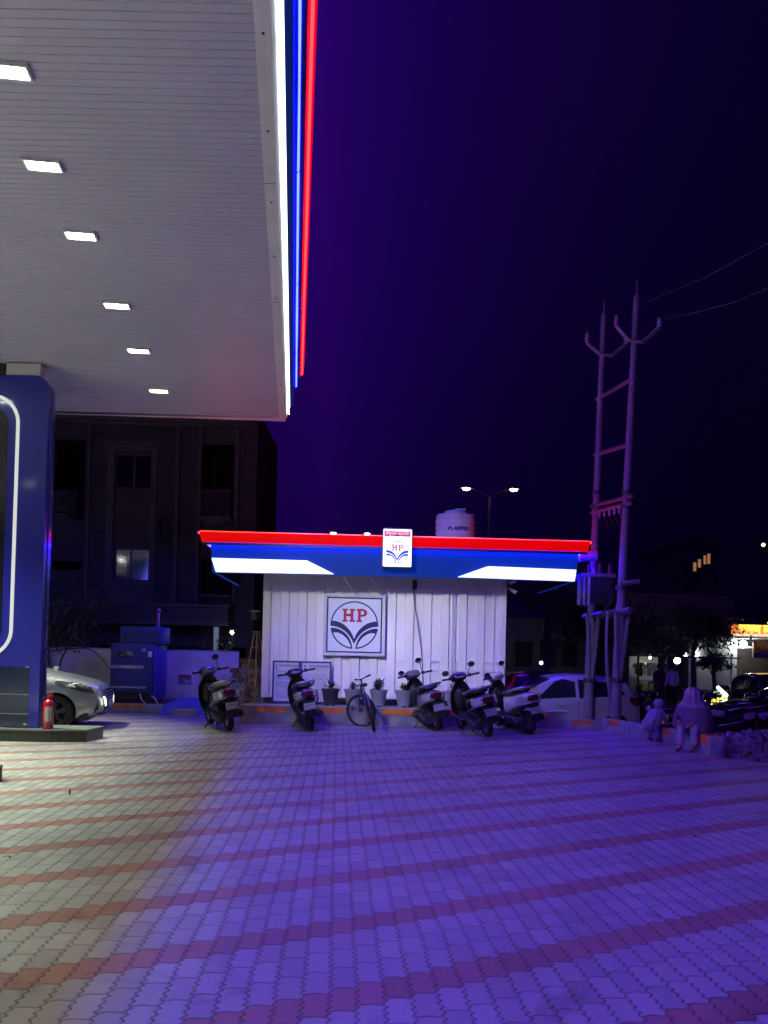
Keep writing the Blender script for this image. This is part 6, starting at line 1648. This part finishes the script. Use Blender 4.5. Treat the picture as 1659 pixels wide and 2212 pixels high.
# seated adult on the kerb, knees towards the paving, looking to the right
kp_ = onz(1500, 1622) + Vector((.05, .12, 0))
J = dict(pelvis=(0, 0, .40), waist=(0, .03, .52), chest=(0, .08, .68), neck0=(0, .11, .80), neck1=(0, .13, .86), head=(0, .16, .94), face=(-.95, .25, -.28),
         shl=(-.15, .10, .76), ell=(-.19, .18, .54), wrl=(-.08, .34, .48), shr=(.15, .10, .76), elr=(.21, .22, .56), wrr=(.14, .40, .50),
         hipl=(-.085, .04, .38), knl=(-.10, .36, .42), ftl=(-.09, .34, .07), hipr=(.085, .04, .38), knr=(.11, .38, .43), ftr=(.12, .40, .07), toe=(.0, .15, -.03))
fdir = Vector((-.62, -.78, 0)); prz = math.atan2(-fdir.x, fdir.y)
f0 = onz(1472, 1612)
pl0 = Vector((kp_.x, kp_.y, 0))
t, body, V = person('adult wrapped in a mauve shawl sitting hunched on the kerb end in pale trousers', (pl0.x, pl0.y, 0), prz, J, dict(skin=M_['skin'], trousers=M_['paletrouser'], top=M_['darkcloth'], shoe=M_['sandal']), s=.93)
s_ = .93
rows = [((.0, .13, 1.085), .03, .03), ((.0, .14, 1.07), .085, .09), ((.0, .15, 1.01), .135, .14), ((.0, .15, .93), .142, .145), ((0, .13, .87), .15, .145), ((0, .11, .82), .20, .16), ((0, .10, .76), .255, .19), ((0, .09, .66), .29, .21), ((0, .09, .54), .315, .25), ((0, .07, .42), .31, .27), ((0, .03, .31), .29, .24)]
o = drape('shawl', [((c[0] * s_, c[1] * s_, c[2] * s_), a_ * s_, b_ * s_) for c, a_, b_ in rows], M_['shawl'], body)
o = drape('wrap', [((c[0] * s_, (c[1] + .004) * s_, (c[2] - .02) * s_), a_ * s_ * 1.06, b_ * s_ * 1.06) for c, a_, b_ in rows[6:10]], M_['shawl2'], body, seed=3)
# toddler bending forward
ch = onz(1409, 1601)
J = dict(pelvis=(0, -.05, .40), waist=(0, .0, .50), chest=(0, .09, .62), neck0=(0, .15, .72), neck1=(0, .18, .765), head=(0, .22, .84), face=(.1, .9, -.5),
         shl=(-.13, .15, .68), ell=(-.17, .24, .50), wrl=(-.10, .34, .40), shr=(.13, .15, .68), elr=(.17, .24, .50), wrr=(.10, .34, .40),
         hipl=(-.07, -.04, .38), knl=(-.09, .03, .21), ftl=(-.10, -.03, .06), hipr=(.07, -.04, .38), knr=(.10, .05, .21), ftr=(.12, .02, .06), toe=(.02, .13, -.03))
t, body, V = person('toddler in a pale hooded suit bending forward beside the kerb, left of the seated adult', (ch.x, ch.y, 0), -R(62), J, dict(skin=M_['skin'], trousers=M_['hoodie'], top=M_['hoodie'], shoe=M_['sandal']), s=.76)
s_ = .76; hd_ = V['head']
q = MB(); q.ball(hd_ + Vector((0, -.015, .012)), .118 * s_ * 1.06, 18, sq=(1, 1.02, 1.02)); q.build('hood', M_['hoodie'], body)
o = drape('jacket', [((0, .11, .575), .06, .05), ((0, .10, .555), .105, .085), ((0, .07, .50), .135, .12), ((0, .03, .42), .15, .135), ((0, -.01, .34), .155, .14), ((0, -.03, .28), .14, .13)], M_['hoodie'], body, amp=.006)

# ------------------------------------------------------------------ background at the right
SH = dict(pelvis=(0, 0, .92), waist=(0, 0, 1.08), chest=(0, 0, 1.28), neck0=(0, 0, 1.44), neck1=(0, .01, 1.50), head=(0, .02, 1.60), face=(0, 1, 0),
          shl=(-.18, 0, 1.41), ell=(-.24, .0, 1.14), wrl=(-.24, .10, .92), shr=(.18, 0, 1.41), elr=(.24, .0, 1.14), wrr=(.24, .1, .92),
          hipl=(-.09, 0, .88), knl=(-.10, .02, .48), ftl=(-.10, 0, .07), hipr=(.09, 0, .88), knr=(.10, .02, .48), ftr=(.10, 0, .07), toe=(0, .15, -.03))
M_['shirtwhite'] = mat('white_shirt', (.6, .6, .62), .9, 0, .1, 5); M_['shirtdark'] = mat('maroon_shirt', (.10, .04, .05), .9, 0, .2, 5)
def standing(lbl, u, D, rz, top):
    p = at(u, 1500, D); person(lbl, (p.x, D, -.45), rz, SH, dict(skin=M_['skin'], trousers=M_['darkcloth'], top=top, shoe=M_['black']), 'people in the street beyond the kerb')
standing('person in a white shirt standing in the street behind the black car', 1452, 27, R(20), M_['shirtwhite'])
standing('person in dull red clothes standing left of the white shirted person', 1424, 28, R(200), M_['shirtdark'])

# dark trees behind
def tree(lbl, u, D, hgt, cr_, seed, nleaf=2600, base=-.45, ls=.16, zc=.62, shape=(1, 1, .8), th=.09):
    rr = random.Random(seed); p = at(u, 1400, D); o = thing('tree', lbl, 'tree', (p.x, D, base), 0, 'trees in the dark background')
    q = MB(); q.tube([(0, 0, 0), (.05, 0, hgt * .25), (.0, .05, hgt * .5), (.08, 0, hgt * .78)], [th * 1.3, th, th * .8, th * .3], 9); q.build('trunk', M_['bark'], o)
    q = MB(); ql = MB(); cl_ = []
    for k in range(15):
        a_ = rr.uniform(0, 2 * PI); e_ = rr.uniform(-.2, 1.3); r_ = cr_ * rr.uniform(.5, 1)
        c = Vector((math.cos(a_) * math.cos(e_) * r_ * shape[0], math.sin(a_) * math.cos(e_) * r_ * shape[1], hgt * zc + math.sin(e_) * r_ * shape[2])); cl_.append(c)
        h0_ = hgt * rr.uniform(.38, .7); q.tube([(0, 0, h0_), c * .45 + Vector((0, 0, h0_ * .6 + .1)), c], [.03, .018, .006], 5)
    for k in range(nleaf):
        c = rr.choice(cl_); p_ = c + Vector((rr.gauss(0, 1), rr.gauss(0, 1), rr.gauss(0, .7))) * cr_ * .23; a_ = rr.uniform(0, 2 * PI)
        leaf(ql, p_, (math.cos(a_), math.sin(a_), rr.uniform(-.8, .7)), ls * rr.uniform(.6, 1.2), ls * .5, .4, n=2)
    q.build('branches', M_['bark'], o); ql.build('crown', M_['leaf'], o, smooth=0)
tree('dark thin trunked tree standing just right of the kiosk', 1180, 23, 5.2, 1.4, 5, 2600, zc=.72, th=.10)
tree('dark round crowned tree in front of the lit shops', 1498, 31, 4.2, 1.7, 6, 3600, zc=.62, ls=.2)
tree('dark spreading tree at the left edge of the bright snack shop', 1543, 30, 2.9, .6, 7, 900, zc=.6, ls=.16)
tree('dark tree left of the lit garment stall behind the poles', 1300, 30, 4.6, 2.0, 9, 3200, zc=.66, ls=.2)

# far dark buildings
def dark_block(lbl, u0, u1, vtop, D, depth, wm, wins=(), extra=None, nm='building'):
    a_, b_ = at(u0, 1400, D).x, at(u1, 1400, D).x; zt2 = at((u0 + u1) / 2, vtop, D).z
    o = thing(nm, lbl, 'building', ((a_ + b_) / 2, D, -.45)); hw_ = (b_ - a_) / 2; H2 = zt2 + .45
    m = MB(); m.bb(-hw_, hw_, 0, depth, 0, H2); m.build('wall', wm, o, smooth=0)
    MB().bb(-hw_ - .15, hw_ + .15, -.15, depth + .1, H2, H2 + .18).build('parapet', wm, o, smooth=0)
    for (wu0, wu1, wv0, wv1, mt_) in wins:
        x0, x1 = at(wu0, 1400, D).x - (a_ + b_) / 2, at(wu1, 1400, D).x - (a_ + b_) / 2; z0, z1 = at(wu0, wv1, D).z + .45, at(wu0, wv0, D).z + .45
        f_ = MB().bb(x0, x1, -.05, -.01, z0, z1).build('window', mt_, o, smooth=0)
        q = MB()
        for (p, q_, r_, s__) in ((x0 - .06, x1 + .06, z1, z1 + .07), (x0 - .06, x1 + .06, z0 - .07, z0), (x0 - .06, x0, z0, z1), (x1, x1 + .06, z0, z1)): q.bb(p, q_, -.1, -.0, r_, s__)
        q.build('frame', M_['btrim'], f_, smooth=0)
    return o, (a_ + b_) / 2, hw_, H2
M_['farwall'] = mat('far_wall', (.16, .14, .14), .9, 0, .3, 1)
E_warm = emi('warm_window', (1, .45, .16), .30); E_dim = emi('dim_panel', (.5, .55, .6), .035)
dark_block('dark low building with shuttered fronts right of the kiosk behind the dark tree', 1095, 1262, 1345, 36, 6, M_['farwall'], [(1112, 1150, 1385, 1440, M_['void']), (1165, 1200, 1380, 1440, M_['void']), (1212, 1246, 1385, 1440, M_['void'])])
o, cx_, hw_, H2 = dark_block('tall far building with four small orange lit windows high up', 1478, 1548, 1170, 70, 12, M_['farwall'], [(1494, 1501, 1215, 1234, E_warm), (1504, 1511, 1208, 1226, E_warm), (1516, 1522, 1200, 1219, E_warm), (1524, 1531, 1196, 1218, E_warm)])
o, cx_, hw_, H2 = dark_block('long dark two storey shop building with grey signboards above the garment stall', 1255, 1570, 1290, 40, 8, M_['farwall'], [(1460, 1560, 1347, 1365, M_['btrim']), (1330, 1368, 1330, 1345, M_['void']), (1400, 1440, 1330, 1352, M_['void'])])
# bright snack shop on the right edge
SD = 32.0
sx0, sx1 = at(1556, 1400, SD).x, at(1760, 1400, SD).x; w_ = sx1 - sx0
zz = lambda v: at(1600, v, SD).z + .45
o = thing('snack_shop', 'bright white fronted snack shop with glowing orange signboard at the right edge', 'shop', (sx0, SD, -.45))
M_['shopwhite'] = mat('shop_white', (.6, .62, .64), .8, 0, .15, 2, .2)
MB().bb(0, w_, 2.8, 3.0, 0, zz(1380)).build('back_wall', M_['shopwhite'], o, smooth=0)
MB().bb(0, .7, 0, .2, zz(1480), zz(1380)).build('front_wall', M_['shopwhite'], o, smooth=0)
MB().bb(-.12, 0, 0, 3, 0, zz(1380)).build('side_wall', M_['shopwhite'], o, smooth=0)
MB().bb(-.3, w_, -.9, 3.1, zz(1380) + .002, zz(1377)).build('roof', M_['shopwhite'], o, smooth=0)
MB().bb(.75, w_, .6, .65, zz(1500), zz(1401)).build('shutter', mat('brown_shutter', (.07, .05, .045), .8), o, smooth=0)
MB().bb(.7, w_, -.3, .3, zz(1520) , zz(1500)).build('counter', M_['darkcloth'], o, smooth=0)
q = MB()
rr = random.Random(3)
for k in range(9): q.bb(.9 + k * .3, 1.05 + k * .3, -.2, .1, zz(1500), zz(1500) + rr.uniform(.08, .25))
q.build('counter_goods', M_['shopwhite'], o, smooth=0)
MB().bb(.7, w_, -.05, .0, zz(1399.5), zz(1396)).build('beam', M_['shopwhite'], o, smooth=0)
a_ = at(1580, 1400, SD - 1).x - sx0
sb = MB().bb(a_, w_, -1.1, -.95, zz(1372) , zz(1352)).build('signboard', emi('sign_orange', (1, .25, .05), .85), o, smooth=0)
MB().bb(a_ + .03, w_, -1.12, -1.1, zz(1376), zz(1371)).build('sign_strip', emi('sign_pale', (1, .75, .45), 1.1), sb, smooth=0)
text('खमण ढोकला', .48, face_cam(a_ + 1.25, -1.12, zz(1361)), emi('sign_yellow', (1, .72, .05), 1.8), 'lettering', sb, .01, xs=.85, bold=.02)
b_ = at(1625, 1400, SD - .6).x - sx0
hb2 = MB().bb(b_, w_, -.7, -.62, zz(1421), zz(1386)).build('hanging_board', mat('board_maroon', (.32, .10, .05), .7), o, smooth=0)
MB().bb(b_ + .02, w_, -.72, -.7, zz(1420), zz(1409)).build('board_strip', mat('board_navy', (.03, .05, .22), .7), hb2, smooth=0)
text('आइस', .38, face_cam(b_ + .5, -.725, zz(1397)), mat('board_yellow', (.6, .5, .1), .7), 'lettering', hb2, .01, bold=.01)
def bulb(lbl, u, v, D, r, c, s_, cat_='lamp', post=True, nm='street_globe', grp=None):
    p = at(u, v, D); o = thing(nm, lbl, cat_, (p.x, D, -.45 if post else p.z), 0, grp); zb_ = p.z + .45 if post else 0
    if post: MB().cyl((0, 0, 0), (0, 0, zb_ - r * .8), .03, seg=8).build('post', M_['darkmetal'], o)
    else: MB().cyl((0, 0, r * .8), (0, 0, r + .25), .012, seg=6).build('cord', M_['darkmetal'], o)
    MB().ball((0, 0, zb_), r, 14).build('bulb', emi('bulb_glow', c, s_), o); return o
bulb('bare white bulb glaring inside the snack shop doorway', 1605, 1391, SD - .2, .15, (.9, 1, .95), 60, post=False, nm='light_bulb')
bulb('white globe lamp on a post at the right of the three street lamps', 1504, 1413, 34, .14, (.95, 1, .95), 14, grp='globe lamps by the shops')
bulb('white globe lamp at the lower left of the street lamps', 1463, 1427, 33, .14, (.9, 1, .95), 9, grp='globe lamps by the shops')
bulb('smallest bluish white globe lamp between the other two', 1482, 1415, 36, .10, (.7, .8, 1), 7, grp='globe lamps by the shops')
bulb('small white lamp dot left of the poles above the white car', 1169, 1432, 34, .08, (1, 1, .9), 5, post=False, nm='light_bulb')
bulb('warm lamp high at the right edge of the view', 1649, 1177, 60, .15, (1, .65, .35), 3, nm='street_globe')
# garment stall
GD = 35.0
gx0, gx1 = at(1378, 1400, GD).x, at(1442, 1400, GD).x
o = thing('garment_stall', 'lit stall hung with white, yellow and patterned clothes behind the poles', 'stall', (gx0, GD, -.45)); gw_ = gx1 - gx0
zg = lambda v: at(1400, v, GD).z + .45
MB().bb(0, gw_, 1.2, 1.3, 0, zg(1418)).build('back_wall', M_['shopwhite'], o, smooth=0)
for xx in (0, gw_ - .08): MB().bb(xx, xx + .08, 0, .08, 0, zg(1412)).build('post', M_['darkmetal'], o, smooth=0)
MB().bb(-.2, gw_ + .2, -.4, 1.4, zg(1414), zg(1412)).build('roof', M_['darkmetal'], o, smooth=0)
rr = random.Random(12)
gcol = [(.5, .5, .48), (.5, .45, .12), (.1, .1, .14), (.45, .3, .3), (.55, .55, .55), (.06, .05, .06), (.35, .4, .3)]
gm = [mat('garment_cloth', c, .9, 0, .3, 4) for c in gcol]
for k in range(15):
    x_ = .1 + (gw_ - .5) * (k % 8) / 7.3; z_ = zg(1432) if k < 8 else zg(1470); w2 = rr.uniform(.10, .17); h2_ = rr.uniform(.35, .62)
    q = MB(); yy_ = .1 + rr.uniform(0, .35)
    for j in range(7):
        xa, xb = x_ - w2 + 2 * w2 * j / 7, x_ - w2 + 2 * w2 * (j + 1) / 7; q.face([(xa, yy_ + .03 * (j % 2), z_), (xb, yy_ + .03 * ((j + 1) % 2), z_), (xb * 1.0, yy_ + .04 * ((j + 1) % 2), z_ - h2_), (xa, yy_ + .04 * (j % 2), z_ - h2_)])
    q.face([(x_ - w2, yy_, z_), (x_ - w2 - .14, yy_, z_ - .2), (x_ - w2 - .06, yy_, z_ - .27), (x_ - w2, yy_, z_ - .16)]); q.face([(x_ + w2, yy_, z_), (x_ + w2 + .14, yy_, z_ - .2), (x_ + w2 + .06, yy_, z_ - .27), (x_ + w2, yy_, z_ - .16)])
    q.build('garment', rr.choice(gm), o, smooth=0)
MB().bb(gw_ * .15, gw_ * .6, -.1, .3, 0, zg(1478)).build('table', gm[1], o, smooth=0)
bulb('small bulb lighting the hanging clothes of the garment stall', 1404, 1421, GD + .2, .05, (1, .95, .8), 90, post=False, nm='light_bulb')
# food cart with tube light and glowing yellow lettering
FD = 24.0; p = at(1530, 1530, FD)
o = thing('food_cart', 'dark food cart with glowing yellow lettering and a slanted white tube light', 'cart', (p.x, FD, -.45))
zf = lambda v: at(1535, v, FD).z + .45
MB().bb(-.55, .75, 0, .8, .45, .95, bev=.02).build('cart_body', M_['darkmetal'], o)
for xx in (-.4, .6):
    q = MB(); q.torus((xx, -.05, .3), .27, .025, 'Y', 28, 8); q.cyl((xx, -.05, .3), (xx, .1, .3), .04, seg=8)
    for k in range(6): q.cyl((xx, -.05, .3), (xx + .26 * math.cos(k), -.05, .3 + .26 * math.sin(k)), .008, seg=4)
    q.build('wheel', M_['rubber'], o)
for xx in (-.52, .72): q = MB(); q.cyl((xx, .05, .9), (xx, .05, 1.95), .02, seg=8); q.build('post', M_['darkmetal'], o)
MB().bb(-.7, .9, -.2, 1.0, 1.95, 2.0).build('roof', M_['darkcloth'], o, smooth=0)
MB().bb(-.5, .5, -.05, -.02, zf(1528), zf(1500)).build('sign_board', M_['blackgloss'], o, smooth=0)
text('પાણીપુરી', .36, face_cam(.0, -.062, zf(1515)), emi('cart_yellow', (1, .85, .05), 2.2), 'lettering', o, .01, bold=.012)
pa, pb_ = at(1550, 1484, FD - .1), at(1570, 1503, FD - .1)
tb = MB().cyl((pa.x - p.x, -.1, pa.z + .45), (pb_.x - p.x, -.1, pb_.z + .45), .045, seg=10).build('tube_light', emi('tube_glow', (.8, 1, .95), 14), o)
q = MB(); q.cyl((pb_.x - p.x - .02, -.05, .9), (pb_.x - p.x, -.08, pb_.z + .45), .015, seg=6); q.build('lamp_post', M_['wood'], o)
# orange paper lanterns / boxes near the figures
for lbl, u, v, c in (('small glowing amber box lamp on the ground right of the seated adult', 1521, 1560, (1, .5, .2)), ('faint amber glow box between the toddler and the seated adult', 1404 + 222 - 148 - 50, 1553, (.5, .35, .25))):
    p2_ = at(u, v, 16.5); o = thing('box_lamp', lbl, 'lamp', (p2_.x, 16.5, -.45)); zb_ = p2_.z + .45
    MB().bb(-.12, .12, -.1, .1, zb_ - .09, zb_ + .09, bev=.02).build('shade', emi('amber_shade', c, .9 if 'adult' in lbl and 'amber box' in lbl else .12, (.3, .2, .1)), o)
    MB().bb(-.10, .10, -.08, .08, 0, zb_ - .10).build('stand', M_['darkmetal'], o, smooth=0)
# double-arm street lamps
def street_lamp(lbl, um, ul, ur, v, D):
    pm_ = at(um, v, D); a_, b_ = at(ul, v, D), at(ur, v, D); o = thing('street_lamp', lbl, 'street lamp', (pm_.x, D, -.45), 0, 'double arm street lamps'); H2 = pm_.z + .45
    MB().cyl((0, 0, 0), (0, 0, H2 - .3), .11, .06, 12).build('pole', M_['galv'], o)
    for p in (a_, b_):
        x_ = p.x - pm_.x; q = MB(); q.tube([(0, 0, H2 - .45), (x_ * .3, 0, H2 - .12), (x_ * .8, 0, H2 + .08)], .035, 8); q.build('arm', M_['galv'], o)
        sg_ = 1 if x_ > 0 else -1
        q = MB(); q.loft([[Vector((x_ * .78 + sg_ * dx, y_ * w2, H2 + .10 + z_)) for (y_, z_) in ((-1, 0), (1, 0), (.7, .09), (-.7, .09))] for dx, w2 in ((0, .05), (.15, .16), (.55, .18), (.7, .10))]); q.build('lamp_head', M_['galv'], o, smooth=30)
        q = MB(); q.ball((x_ + 0, 0, H2 + .06), .20, 12, sq=(1.2, .9, .5)); q.build('lamp_glass', emi('street_white', (1, .98, .82), 16), o)
street_lamp('nearer double arm street lamp glowing above the water tank', 1058, 1007, 1110, 1059, 46)
street_lamp('farther double arm street lamp just above the left part of the fascia', 757, 720, 793, 1154, 66)

# ------------------------------------------------------------------ litter on the paving
def litter(lbl, u, v, sz, m_, up=False, seed=1):
    p = onz(u, v); rr = random.Random(seed); o = thing('fallen_leaf', lbl, 'leaf', (p.x, p.y, .003), rr.uniform(0, 6), 'dry leaves scattered on the paving')
    q = MB()
    if up: leaf(q, (0, 0, 0), (.15, .1, 1), sz, sz * .35, -.1); leaf(q, (0, 0, .002), (1, .3, .1), sz * .6, sz * .3, .1)
    else:
        for k in range(3): leaf(q, (0, 0, .004), (math.cos(k * 2.2), math.sin(k * 2.2), .25), sz * rr.uniform(.6, 1), sz * .4, .6)
    q.build('blade', m_, o, smooth=0)
M_['dryleaf'] = mat('dry_leaf', (.16, .06, .03), .8, 0, .4, 9)
litter('curled dry red-brown leaf standing upright on the pale paving at the left', 150, 1718, .06, M_['dryleaf'], True, 1)
litter('dark crumpled leaf on the paving at the far left', 16, 1851, .05, M_['leaf'], False, 2)
litter('dark leaf on the violet paving at the right', 1503, 1808, .05, M_['dryleaf'], False, 3)
litter('small dark leaf farther back on the paving at the right', 1553, 1716, .05, M_['dryleaf'], False, 4)
litter('tiny dark leaf on the paving in front of the two-mirror scooter', 975, 1630, .05, M_['dryleaf'], False, 5)
